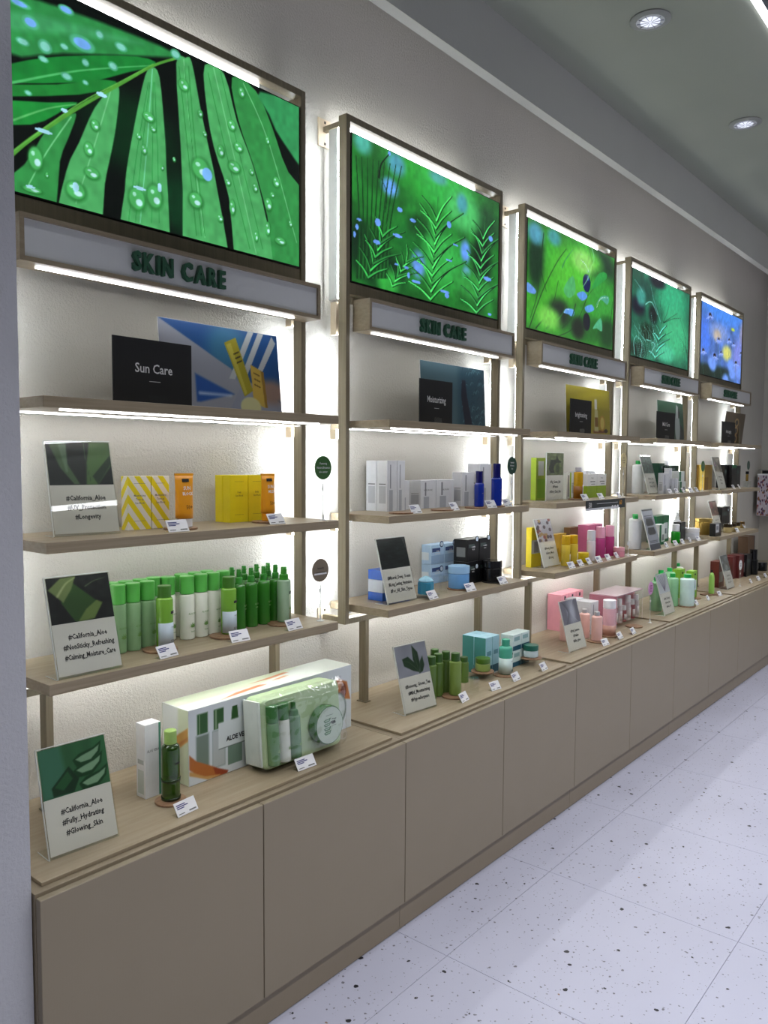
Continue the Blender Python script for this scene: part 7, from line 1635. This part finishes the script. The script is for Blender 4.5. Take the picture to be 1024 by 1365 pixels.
# ---- pictures on signs and posters
def pic(name):
    if name in CACHE: return CACHE[name]
    A = lambda W, H, asp, base: Canvas(W, H, asp, base)
    if name == 'leaf':
        c = A(72, 54, 1.33, (.03, .06, .05)); c.poly((.26, .36, .22), [(.05, 1), (.35, 1), (.40, .5), (.62, .02), (.5, .02), (.25, .4)], .03); c.poly((.36, .46, .34), [(.24, 1), (.42, 1), (.40, .3), (.36, .3)], .03)
        c.poly((.28, .40, .20), [(.75, 0), (.8, .5), (.9, 1), (1.33, 1), (1.33, .45), (1.0, 0)], .04); c.poly((.12, .2, .12), [(1.0, 0), (1.33, .5), (1.33, .7), (.9, .2)], .03); c.stroke((.2, .3, .18), .02, .01, [(.78, 1), (.8, .5), (.86, 0)])
    elif name == 'aloe':
        c = A(72, 54, 1.33, (.08, .09, .08)); c.noise(.5, 14, 10, 3); c.poly((.18, .30, .12), [(.25, .45), (.55, .85), (1.0, .4), (.75, 0), (.5, .0)], .02); c.poly((.42, .48, .28), [(.02, .75), (.3, .98), (.62, 1), (.5, .72), (.3, .45)], .03); c.stroke((.6, .64, .45), .05, .02, [(.2, .6), (.4, .85), (.6, .96)], .03)
        c.poly((.40, .48, .24), [(.55, .0), (.9, .02), (1.12, .35), (1.0, .42), (.75, .25)], .03); c.stroke((.3, .34, .24), .03, .01, [(.8, .75), (1.0, .85), (1.25, .9)], .02)
    elif name == 'slices':
        c = A(84, 62, 1.33, (.20, .40, .24)); c.noise(.12, 7, 1, 2); c.poly((.24, .44, .34), [(0, 0), (0, 1), (.42, 1), (.52, 0)], .1)
        for y, x, s_ in ((.62, .98, 1), (.40, .98, 1.05), (.12, 1.05, 1)):
            c.poly((.06, .24, .10), [(x - .34 * s_, y + .02), (x - .28, y - .13), (x, y - .14), (x + .22, y + .05), (x + .27, y + .28), (x + .1, y + .18), (x - .2, y + .12)], .02)
            c.poly((.50, .64, .50), [(x - .28 * s_, y + .02), (x - .18, y - .06), (x + .02, y - .05), (x + .18, y + .08), (x + .22, y + .2), (x + .08, y + .13), (x - .15, y + .07)], .02)
        c.poly((.06, .20, .10), [(.18, .2), (.55, .55), (.72, .25), (.6, .02), (.2, .02)], .02); c.poly((.14, .34, .18), [(.24, .2), (.52, .46), (.6, .28), (.4, .1)], .02)
    elif name == 'ocean':
        c = A(72, 80, .8, (.07, .09, .09)); c.noise(.45, 6, 26, 5); c.noise(.3, 12, 40, 6)
    elif name == 'greenleaf':
        c = A(84, 70, 1.2, (.56, .56, .60)); c.noise(.06, 3, 3, 4)
        for P in ([(.78, .02), (.62, .5), (.66, .95), (.84, .7), (.86, .3)], [(.8, .05), (.55, .15), (.25, .35), (.22, .58), (.45, .62), (.7, .35)], [(.8, .02), (.88, .4), (1.0, .55), (1.02, .25), (.92, .06)]):
            c.poly((.13, .22, .13), P, .03)
        c.stroke((.25, .34, .22), .02, .008, [(.8, .05), (.5, .4), (.3, .5)], .01); c.stroke((.25, .34, .22), .02, .008, [(.78, .05), (.72, .5), (.68, .85)], .01)
    elif name == 'cactus':
        c = A(60, 70, .85, (.40, .44, .30)); c.poly((.10, .13, .10), [(.1, .3), (.2, .7), (.45, .7), (.5, .9), (.6, .7), (.75, .6), (.5, .5), (.4, .1), (.2, .1)], .03); c.ell((.36, .42, .22), .55, .3, .2, .28, .02); c.ell((.2, .25, .14), .55, .3, .1, .2, .2); c.noise(.2, 10, 12, 2)
    elif name == 'berries':
        c = A(56, 60, .85, (.72, .70, .74)); rg = random.Random(4)
        for k in range(26): c.ell(rg.choice([(.55, .2, .15), (.8, .75, .78), (.3, .2, .25), (.7, .55, .3)]), rg.random() * .85, rg.random(), .07, .08, .03)
    elif name == 'fabric':
        c = A(60, 66, .9, (.45, .44, .50)); c.ell((.72, .72, .78), .5, .5, .2, .5, .3)
        for k in range(7): c.stroke((.3 + .07 * k, .3 + .07 * k, .36 + .07 * k), .05, .02, [(.1 + k * .1, 1), (.35 + .02 * k, .5), (.15 + k * .1, 0)], .05)
    elif name == 'forest':
        c = A(40, 60, .8, (.20, .28, .26)); c.noise(.6, 9, 12, 7); c.stroke((.1, .14, .13), .05, .02, [(.3, 0), (.35, .5), (.3, 1)], .02)
    elif name == 'stats':
        c = A(60, 96, .66, (.66, .67, .72)); c.poly((.1, .1, .12), [(0, .96), (.66, .96), (.66, 1), (0, 1)])
        for y in (.62, .4): c.poly((.2, .21, .23), [(.08, y + .02), (.14, y + .15), (.52, y + .15), (.58, y + .02), (.52, y - .03), (.14, y - .03)], .02)
        for y in (.84, .79, .22, .18): c.stroke((.3, .3, .36), .02, .02, [(.08, y), (.55, y)])
        c.poly((.2, .22, .3), [(0, 0), (.66, 0), (.66, .14), (0, .14)])
    elif name == 'lavender':
        c = A(48, 60, .8, (.76, .78, .80))
        for k in range(6): c.stroke((.33, .28, .40), .03, .02, [(.42, .08), (.3 + .05 * k, .4), (.1 + .12 * k, .95)], .02)
    elif name in ('dunes', 'redgold', 'greystar'):
        base = {'dunes': (.45, .42, .38), 'redgold': (.45, .33, .28), 'greystar': (.38, .40, .40)}[name]
        c = A(40, 50, .8, base); c.noise(.5, 5, 7, 8)
        if name == 'redgold': c.poly((.5, .08, .08), [(.05, .6), (.1, .95), (.4, .9), (.35, .5)], .03)
        if name == 'dunes': c.poly((.6, .56, .5), [(.2, 0), (.4, .6), (.6, 0)], .04); c.poly((.55, .4, .55), [(.1, .4), (.2, .7), (.3, .4)], .04)
    elif name == 'sun':
        c = A(160, 92, 1.75, (.52, .54, .60)); c.poly((.09, .28, .50), [(0, 1), (1.75, 1), (1.75, .15), (.96, .53)], .01); c.ell((.20, .42, .55), .95, .75, .3, .3, .3)
        c.poly((.55, .56, .60), [(0, .98), (.98, .52), (1.1, .3), (.9, 0), (0, 0)], .01); c.poly((.12, .30, .58), [(.45, .42), (1.0, .22), (.5, .10), (.45, .10)], .03); c.stroke((.7, .75, .85), .03, .02, [(.5, .2), (.95, .2)], .04)
        for x in (1.28, 1.44, 1.62): c.poly((.66, .68, .68), [(x, 1), (x + .09, 1), (x - .25, .40), (x - .34, .40)] if x < 1.6 else [(x + .04, .98), (x + .1, .9), (x - .22, .42), (x - .30, .42)], .006)
        c.ell((.55, .45, .40), 1.6, .28, .25, .15, .3); c.poly((.60, .56, .12), [(.90, .82), (1.08, .90), (1.30, .28), (1.16, .20)], .006); c.poly((.70, .66, .25), [(.93, .80), (1.0, .83), (1.2, .25), (1.17, .22)], .006)
        c.poly((.74, .62, .26), [(1.28, .60), (1.44, .54), (1.48, .08), (1.30, .14)], .006); c.poly((.55, .42, .12), [(1.44, .54), (1.49, .52), (1.52, .08), (1.48, .08)], .006)
        for k in range(3): c.stroke((.2, .15, .05), .018, .018, [(1.04 + k * .02, .70 - k * .05), (1.11 + k * .02, .73 - k * .05)]); c.stroke((.3, .2, .05), .014, .014, [(1.33, .50 - k * .07), (1.42, .47 - k * .07)])
        c.ell((.75, .74, .55), 1.25, .08, .16, .12, .02)
    elif name == 'water':
        c = A(120, 68, 1.65, (.26, .38, .42)); c.poly((.14, .28, .34), [(.95, 1), (1.65, 1), (1.65, 0), (.9, 0)], .15); rg = random.Random(2)
        for k in range(60): x, y = 1.0 + rg.random() * .62, rg.random(); c.stroke((.34, .52, .56) if k % 2 else (.08, .20, .26), .015, .006, [(x, y), (x + .04, y + .05), (x + .09, y + .02)], .01)
        c.poly((.05, .07, .16), [(1.03, .78), (1.12, .78), (1.16, .5), (1.28, .06), (1.08, .04), (1.0, .52)], .01)
    elif name == 'yellow':
        c = A(90, 60, 1.5, (.60, .55, .06)); c.poly((.68, .63, .10), [(0, .75), (1.5, 1), (1.5, .6), (0, .6)], .1); c.poly((.45, .24, .06), [(.9, .12), (1.4, .14), (1.35, .08), (.9, .06)], .02)
        c.poly((.72, .70, .5), [(.95, .55), (1.06, .55), (1.08, .1), (.93, .1)], .01); c.poly((.82, .82, .78), [(.95, .78), (1.03, .78), (1.04, .56), (.95, .56)], .01); c.poly((.5, .35, .1), [(.95, .4), (1.06, .4), (1.07, .2), (.95, .2)], .01)
        c.ell((.70, .52, .15), 1.22, .28, .10, .17, .02); c.ell((.8, .72, .35), 1.22, .28, .07, .13, .02); c.ell((.2, .1, .05), 1.35, .12, .07, .04, .02)
    elif name == 'green':
        c = A(70, 50, 1.4, (.16, .34, .24)); c.poly((.10, .16, .14), [(.9, 0), (1.0, .6), (1.4, .3), (1.4, 0)], .03); c.ell((.62, .66, .66), 1.05, .35, .14, .40, .02); c.poly((.7, .72, .72), [(1.0, .95), (1.1, .9), (1.1, .6), (.98, .6)], .01); c.poly((.08, .09, .09), [(1.1, .9), (1.2, .75), (1.14, .6), (1.1, .6)], .01)
    else:
        c = A(70, 44, 1.6, (.32, .26, .18)); c.poly((.22, .13, .08), [(.6, 0), (.65, .6), (1.2, .5), (1.25, 0)], .1)
        for y in (.7, .45, .2): c.ell((.70, .58, .36), .95, y, .17, .13, .02); c.ell((.08, .06, .05), .95, y, .11, .08, .02)
    CACHE[name] = c; return c
def sign(geo, style, label, group):
    s, d, z, w_, h, ang, lean = geo; parts = style.split('|'); photo = parts[0]; lines = [t for t in parts[1:] if t]
    root = empty('acrylic_sign', (s, -d, z + .0002), ang); tag(root, label, 'sign', group); lean_ = -lean
    link('front_sheet', boxmesh('front_sheet', -.002, w_ + .002, -.0012, -.0002, .002, h, M_GLASSY), None, root, None, (lean_, 0, 0))
    link('back_sheet', boxmesh('back_sheet', -.002, w_ + .002, .0022, .0042, .002, h, M_GLASSY), None, root, None, (lean_, 0, 0))
    link('foot', boxmesh('sfoot', -.002, w_ + .002, .006, .062, 0, .002, M_GLASSY), None, root)
    edge = C('acrylic_edge', 214, 218, 214, rough=.15)
    link('top_edge', boxmesh('top_edge', -.002, w_ + .002, -.0012, .0042, h, h + .0016, edge), None, root, None, (lean_, 0, 0))
    link('side_edge', boxmesh('side_edge', -.0032, -.0021, -.0012, .0042, .002, h, edge), None, root, None, (lean_, 0, 0))
    link('foot_edge', boxmesh('foot_edge', -.0032, -.0021, .006, .062, 0, .002, edge), None, root)
    ph = h * .465 if photo != 'stats' else h
    k = ('pm', photo, round(w_, 3), round(ph, 3))
    if k not in CACHE: CACHE[k] = pic(photo).mesh('printed_photo', w_ - .002, ph - .002, M_PRINT)
    q = link('paper', boxmesh('paper', .001, w_ - .001, .0004, .0012, .008, h - ph, M_FILM), None, root, None, (lean_, 0, 0)) if ph < h else None
    p = empty('photo_holder', (0, 0, 0)); bpy.data.objects.remove(p)
    # local tilt: the photo sits at height h - ph along the leaning sheet
    y0, z0 = (h - ph) * math.sin(lean) + .0002, (h - ph) * math.cos(lean)
    link('printed_photo', CACHE[k], None, root, (.001, y0, z0), (lean_, 0, 0))
    for i, t in enumerate(lines):
        v = h * .375 - i * .0235; yy, zz = v * math.sin(lean) - .0003 * math.cos(lean), v * math.cos(lean)
        ms = .0172
        link('printed_text', text_mesh(t, ms, M_INK, 0, .0004, 'CENTER', .82, None, 1, w_ * .80), None, root, (w_ * .53, yy, zz), (UP - lean, 0, 0))
    return root
def poster(geo, style, label):
    s0, s1, db, dt, z, zt = geo; h = math.hypot(zt - z, db - dt); lean = math.asin((db - dt) / h)
    root = link('poster', boxmesh('poster_' + style, 0, s1 - s0, .0002, .004, 0.0012, h, C('poster_back', 200, 200, 200)), None, None, (s0, -db, z), (-lean, 0, 0)); tag(root, label, 'poster')
    c = pic(style); link('printed_picture', c.mesh('printed_picture', s1 - s0, h - .002, M_PRINT), None, root, (0, -.0001, .0012)); return root
def card(geo, style, label, group):
    s0, s1, d, z, zt = geo; w_, h = s1 - s0, zt - z
    root = link('card', boxmesh('card_' + style, 0, w_, 0, .004, 0, h, M_BLACKM, .0004), None, None, (s0, -d, z + .0002)); tag(root, label, 'card', group)
    link('printed_text', text_mesh(style, .034, M_INKW, 0, .0004, 'CENTER', .9, None, 2, w_ * .56), None, root, (w_ * .5, -.0006, h * .50), (UP, 0, 0))
    link('printed_line', boxmesh('cline', w_ * .44, w_ * .58, -.0005, -.0001, h * .37, h * .37 + .0012, M_INKW), None, root)
    link('clear_holder', boxmesh('cholder', w_ * .42, w_ * .65, -.004, -.002, 0, h * .17, M_GLASSY), None, root)
    return root
def banner(geo, style, label):
    s0, s1, d, z0, z1 = geo; w_, h = s1 - s0, z1 - z0
    root = link('promotion_banner', boxmesh('banner', 0, w_, 0, .0015, 0, h, C('banner_black', 18, 30, 36, rough=.3)), None, None, (s0, -d - .0006, z0)); tag(root, label, 'banner')
    link('white_band', boxmesh('bband', 0, w_ * .8, -.0004, -.0001, 0, h * .22, C('banner_white', 206, 208, 210)), None, root)
    link('printed_text', text_mesh('50', h * .7, C('silver_ink', 206, 204, 200), 0, .0008, 'LEFT', 1), None, root, (w_ * .06, -.0006, h * .3), (UP, 0, 0))
    link('printed_text', text_mesh('60', h * .7, C('orange_ink', 214, 150, 50), 0, .0008, 'LEFT', 1), None, root, (w_ * .84, -.0006, h * .35), (UP, 0, 0))
    for k in range(3):
        link('printed_dot', lathe('bdot', [(.012, 0), (.012, .0006)], M_WHITE, 16), None, root, (w_ * (.66 + .07 * k), -.0002, h * .12), (UP, 0, 0))
    link('printed_line', boxmesh('bline', w_ * .26, w_ * .8, -.0005, -.0001, h * .62, h * .66, M_INKW), None, root)
    return root
def giftbox(geo, label):
    s, d, z, w_, h, dp = geo
    root = link('gift_box', boxmesh('giftbox', 0, w_, 0, dp, 0, h, C('giftbox_pale', 220, 226, 222, rough=.35), .001), None, None, (s, -d, z + .0001)); tag(root, label, 'box')
    c = Canvas(240, 76, w_ / h, (.84, .87, .88)); A = w_ / h
    for k, x in enumerate((.12, .385, .68)):
        if k < 2:
            c.poly((.62, .68, .66), [(x - .015, .12), (x + .205, .12), (x + .205, .64), (x - .015, .64)], .01); c.poly((.72, .75, .74) if k else (.45, .52, .46), [(x, .14), (x + .19, .14), (x + .19, .62), (x, .62)], .01)
            c.poly((.14, .34, .10), [(x + .01, .65), (x + .18, .65), (x + .18, .92), (x + .01, .92)], .01); c.stroke((.5, .62, .45), .02, .02, [(x + .05, .66), (x + .05, .91)])
        else:
            c.poly((.45, .55, .48), [(x - .05, .10), (x + .2, .10), (x + .2, .6), (x - .05, .6)], .01); c.poly((.14, .34, .10), [(x, .62), (x + .15, .62), (x + .12, .9), (x + .03, .9)], .01)
    c.poly((.86, .89, .88), [(.475, .36), (1.1, .36), (1.1, .72), (.475, .72)], .008); c.stroke((.4, .45, .42), .008, .008, [(.475, .36), (1.1, .36)]); c.stroke((.4, .45, .42), .008, .008, [(.475, .36), (.475, .72)])
    for P, col in (([(0, .42), (.12, .30), (.42, .14), (.62, .0), (.4, -.02), (.12, .12), (0, .22)], (.72, .42, .18)), ([(0, .20), (.25, .06), (.52, .01), (.3, .0), (0, .14)], (.80, .62, .36)), ([(.38, .15), (.64, .03), (.6, -.02), (.42, .04)], (.60, .24, .10))): c.poly(col, P, .01)
    c.poly((.74, .45, .20), [(A - .35, .85), (A - .1, .75), (A - .02, .45), (A - .22, .5), (A - .3, .4)], .02); c.ell((.5, .25, .1), A - .18, .62, .07, .12, .02); c.ell((.2, .3, .22), A - .32, .35, .2, .26, .02); c.ell((.82, .86, .84), A - .32, .35, .18, .24, .02)
    link('printed_front', c.mesh('printed_front', w_ - .002, h - .002, M_PRINT), None, root, (.001, -.0003, .001))
    link('printed_text', text_mesh('ALOE VERA', .019, M_INK, 0, .0007, 'LEFT', .85), None, root, (.128, -.0010, .092), (UP, 0, 0))
    c2 = Canvas(24, 60, dp / h, (.80, .84, .72)); c2.poly((.9, .92, .9), [(.0, 0), (.35, 0), (.35, 1), (.0, 1)], .005); c2.poly((.82, .62, .30), [(0, .42), (.57, .78), (.57, .60), (0, .20)], .02); c2.poly((.76, .5, .24), [(0, .3), (.57, .66), (.57, .62), (0, .24)], .02)
    o = link('printed_side', c2.mesh('printed_side', dp - .002, h - .002, M_PRINT), None, root, (-.0003, dp - .001, .001), (0, 0, -UP))
    c3 = Canvas(140, 28, w_ / dp, (.88, .91, .87)); c3.poly((.85, .90, .78), [(0, .45), (2.5, .45), (4.5, 1), (0, 1)], .05); c3.poly((.80, .50, .28), [(1.0, .1), (2.6, .28), (2.4, .4), (1.6, .3)], .03); c3.poly((.80, .50, .28), [(2.3, .62), (3.6, .8), (3.7, .7), (3.0, .6)], .03); c3.poly((.84, .6, .4), [(2.9, .45), (3.4, .55), (3.5, .48), (3.1, .4)], .03)
    link('printed_top', c3.mesh('printed_top', w_ - .002, dp - .002, M_PRINT), None, root, (.001, .001, h + .0003), (-UP, 0, 0))
    # the top print lies flat: its own z axis becomes depth
    bpy.context.view_layer.update()
    return root
def rounded_tray(w_, h, dp, r, mt, name):
    pts_ = []
    for cx, cz, a0 in ((w_ - r, r, -UP), (w_ - r, h - r, 0), (r, h - r, UP), (r, r, 2 * UP)):
        for i in range(6): a = a0 + UP * i / 5; pts_.append((cx + r * math.cos(a), cz + r * math.sin(a)))
    n = len(pts_); v = []
    for y, sc in ((dp, 1.0), (.008, 1.0), (0, .965)):
        for x, z in pts_: v.append((w_ / 2 + (x - w_ / 2) * sc, y, h / 2 + (z - h / 2) * sc))
    f = [tuple(range(n)), tuple(reversed(range(2 * n, 3 * n)))]
    for j in range(2):
        for i in range(n): f.append((j * n + i, (j + 1) * n + i, (j + 1) * n + (i + 1) % n, j * n + (i + 1) % n))
    me = bpy.data.meshes.new(name); me.from_pydata(v, [], f); bm = bmesh.new(); bm.from_mesh(me); bmesh.ops.recalc_face_normals(bm, faces=bm.faces); bm.to_mesh(me); bm.free(); me.materials.append(mt); return me
def giftset(label):
    lean = .07; w_, h, dp = .310, .20, .074
    root = empty('aloe_gift_set', (.706, -.346, .6430 + .0005), -.02); tag(root, label, 'gift set')
    R = (-lean, 0, 0)
    def at(x, y, z): return (x, y * math.cos(lean) + z * math.sin(lean), -y * math.sin(lean) + z * math.cos(lean) + dp * math.sin(lean) * 1.0 + .003)
    tr = link('tray', rounded_tray(w_, h, dp, .020, C('tray_green', 178, 202, 156, rough=.35, coat=.3), 'tray'), None, root, at(0, 0, 0), R)
    link('tray_well', boxmesh('tray_well', .012, .125, -.0006, -.0001, .012, .182, C('tray_deep', 152, 182, 128, rough=.4)), None, tr)
    for nm, x, st, h_ in (('toner', .030, 'toner', .168), ('lotion', .070, 'lotion', .168), ('mist', .112, 'claspray', .160)):
        r = .0185; q = ST[st]; bh = h_ * q['bh']
        bo = link('small_bottle', lathe('gs' + st, body_prof(r, bh, .004, (r * .8, .006) if st == 'claspray' else None), C('gs_' + nm, *{'toner': (92, 134, 84), 'lotion': (210, 214, 200), 'mist': (104, 142, 104)}[nm], rough=.2, coat=.4), 24), None, tr, (x, -.006, .014))
        if st == 'claspray': link('nozzle', lathe('gsn', [(r * .8, bh + .001), (r * .7, bh + .016), (r * .42, bh + .020), (r * .36, h_)], C('gs_green', 48, 110, 42, rough=.3), 20), None, tr, (x, -.006, .014))
        else: link('cap', lathe('gsc', cyl_prof(r * .97, bh + .0005, h_), C('gs_green', 48, 110, 42, rough=.3), 24), None, tr, (x, -.006, .014))
        link('leaf_print', leaf_print(r + .001, bh * .3, .012, LEAFG), None, tr, (x, -.006, .014), (0, 0, .3))
    r = .058
    j = link('round_jar', lathe('gsjar', [(r * .93, 0), (r, .003), (r, .030), (r * .97, .033)], C('jar_green', 70, 118, 62, rough=.25, coat=.4), 40), None, tr, (.228, -.0008, .082), (UP, 0, 0))
    lj = link('jar_lid_label', lathe('gsjl', [(r * .93, 0), (r * .93, .0006)], C('lid_label', 186, 200, 184, rough=.4), 40), None, tr, (.228, -.0342, .082), (UP, 0, 0))
    c = Canvas(60, 60, 1, (.73, .79, .72)); 
    for y in (.72, .56, .40, .24):
        c.poly((.25, .42, .28), [(.16, y), (.24, y - .09), (.48, y - .07), (.56, y + .06), (.42, y + .03), (.28, y + .04)], .02); c.poly((.66, .76, .66), [(.22, y - .01), (.27, y - .05), (.45, y - .04), (.50, y + .02), (.38, y), (.28, y + .01)], .02)
    c.stroke((.3, .36, .3), .03, .03, [(.62, .72), (.85, .70)]); c.stroke((.3, .36, .3), .05, .05, [(.64, .58), (.80, .57)]); c.stroke((.45, .5, .45), .02, .02, [(.62, .46), (.84, .45)]); c.stroke((.3, .36, .3), .02, .02, [(.30, .90), (.68, .90)])
    link('lid_print', c.mesh('lid_print', .076, .076, M_PRINT), None, tr, (.190, -.0352, .044))
    link('printed_text', text_mesh('92%', .013, M_INK, 0, .0004, 'LEFT', .9), None, tr, (.231, -.0360, .084), (UP, 0, 0))
    # crinkled clear wrap round the pack
    mt = clear_mat('shrink_wrap', (.97, .98, .98), gloss=.35)
    v = []; f = []; nx, nz = 40, 24; rg = np.random.RandomState(3)
    for j in range(nz + 1):
        for i in range(nx + 1):
            x = -.008 + (w_ + .016) * i / nx; z = -.003 + (h + .012) * j / nz
            e = min(i, nx - i, j, nz - j); y = -.040 if e > 2 else -.040 + (3 - e) * .014
            if x < .15 : y += .012
            v.append((x, y + rg.uniform(-.0022, .0022), z))
    for j in range(nz):
        for i in range(nx): a = j * (nx + 1) + i; f.append((a, a + 1, a + nx + 2, a + nx + 1))
    b0 = len(v)
    for (x, z) in ((-.010, -.003), (-.010, h + .009)): v.extend([(x, .0, z), (x, dp + .004, z)])
    f.append((b0, b0 + 1, b0 + 3, b0 + 2))
    me = bpy.data.meshes.new('clear_wrap'); me.from_pydata(v, [], f); me.polygons.foreach_set('use_smooth', np.ones(len(f), bool)); me.materials.append(mt)
    link('clear_wrap', me, None, tr)
    link('white_edge', boxmesh('white_edge', -.006, -.0005, .006, dp + .002, .012, h - .004, C('wrap_paper', 214, 220, 212, rough=.3), .001), None, tr)
    return root
def clearset(geo, label):
    s, d, z, w_, h, dp = geo
    root = empty('gift_pack', (s, -d, z + .0001)); tag(root, label, 'gift pack')
    pk = C('pack_pink', 214, 130, 142, rough=.35)
    link('pink_tray', boxmesh('pink_tray', .003, w_ - .003, .045, dp - .004, .004, h - .009, pk, .002), None, root)
    link('pack_lid', boxmesh('pack_lid', 0, w_, 0, dp, h - .006, h, clear_mat('pack_clear_top', (.95, .9, .92), frost=.8, fcol=s8(230, 206, 214)), .001), None, root)
    link('clear_front', boxmesh('clear_front', 0, w_, 0, .001, .001, h - .0065, M_GLASSY), None, root)
    link('clear_side', boxmesh('clear_side', 0, .001, .0015, dp, .001, h - .0065, clear_mat('pack_clear_side', (.95, .85, .88), frost=.45, fcol=s8(226, 160, 176))), None, root)
    for x in (0, w_ - .002):
        for y in (-.0004, dp - .002): link('pack_corner', boxmesh('pack_corner', x, x + .002, y, y + .0014, .0, h - .0065, C('pack_corner', 226, 214, 218, rough=.3)), None, root)
    for k in range(6):
        x = w_ * (.075 + .165 * k); hh = (.14, .145, .10, .15, .12, .14)[k]; r = .017
        b_ = link('mini_bottle', lathe('mini%d' % (k % 2), cyl_prof(r, .012, hh * .75, .003), C('mini_body%d' % (k % 2), *((160, 60, 74), (222, 206, 210))[k % 2], rough=.25), 16), None, root, (x, .024, 0))
        link('cap', lathe('minicap', cyl_prof(r * .85, hh * .752, hh), M_WHITE, 16), None, root, (x, .024, 0))
        link('printed_label', sector('minilab', r + .0008, .025, hh * .55, -.9, .9, C('mini_label', 226, 214, 216)), None, root, (x, .024, 0))
    return root

for kind, geo, style, label, group, cat in ITEMS:
    if kind == 'bottle': bottle(geo, style, label, group, cat)
    elif kind == 'box': carton(geo, style, label, group, cat)
    elif kind == 'tube': tube(geo, style, label, group, cat)
    elif kind == 'disc': coaster(geo, style, label, group)
    elif kind == 'riser': riser(geo, label, group)
    elif kind == 'tag': price_tag(geo, label, group)
    elif kind == 'wobbler': wobbler(geo, style, label, group)
    elif kind == 'sign': sign(geo, style, label, group)
    elif kind == 'poster': poster(geo, style, label)
    elif kind == 'card': card(geo, style, label, group)
    elif kind == 'banner': banner(geo, style, label)
    elif kind == 'giftbox': giftbox(geo, label)
    elif kind == 'giftset': giftset(label)
    elif kind == 'clearset': clearset(geo, label)

# ---- patterned paper bag hanging by the end wall
bg = link('paper_bag', boxmesh('paper_bag', 0, .30, -.10, 0, 0, .36, C('bag_side', 206, 200, 204, rough=.5), .002), None, None, (6.76, -.035, 1.06))
tag(bg, 'floral patterned paper bag hanging at the right edge, by the end wall', 'bag')
rg = random.Random(8); c = Canvas(60, 80, .83, (.74, .70, .74))
for k in range(110): c.ell(rg.choice([(.5, .2, .2), (.55, .35, .2), (.3, .15, .3), (.25, .25, .3), (.8, .78, .8), (.7, .68, .74)]), rg.random() * .83, rg.random(), .03 + .03 * rg.random(), .03, .03)
link('floral_print', c.mesh('floral_print', .298, .356, M_PRINT), None, bg, (.001, -.1004, .002))
link('floral_side', c.mesh('floral_side', .098, .356, M_PRINT), None, bg, (-.0004, -.001, .002), (0, 0, -UP))
link('bag_rim', boxmesh('bag_rim', -.004, .304, -.104, .002, .3605, .372, M_WHITE, .001), None, bg)
link('handle', boxmesh('bag_handle', .14, .16, -.05, .0, .3725, .40, M_BLACKM), None, bg)
link('peg', boxmesh('bag_peg', .142, .158, -.045, .034, .4005, .408, M_METAL), None, bg)
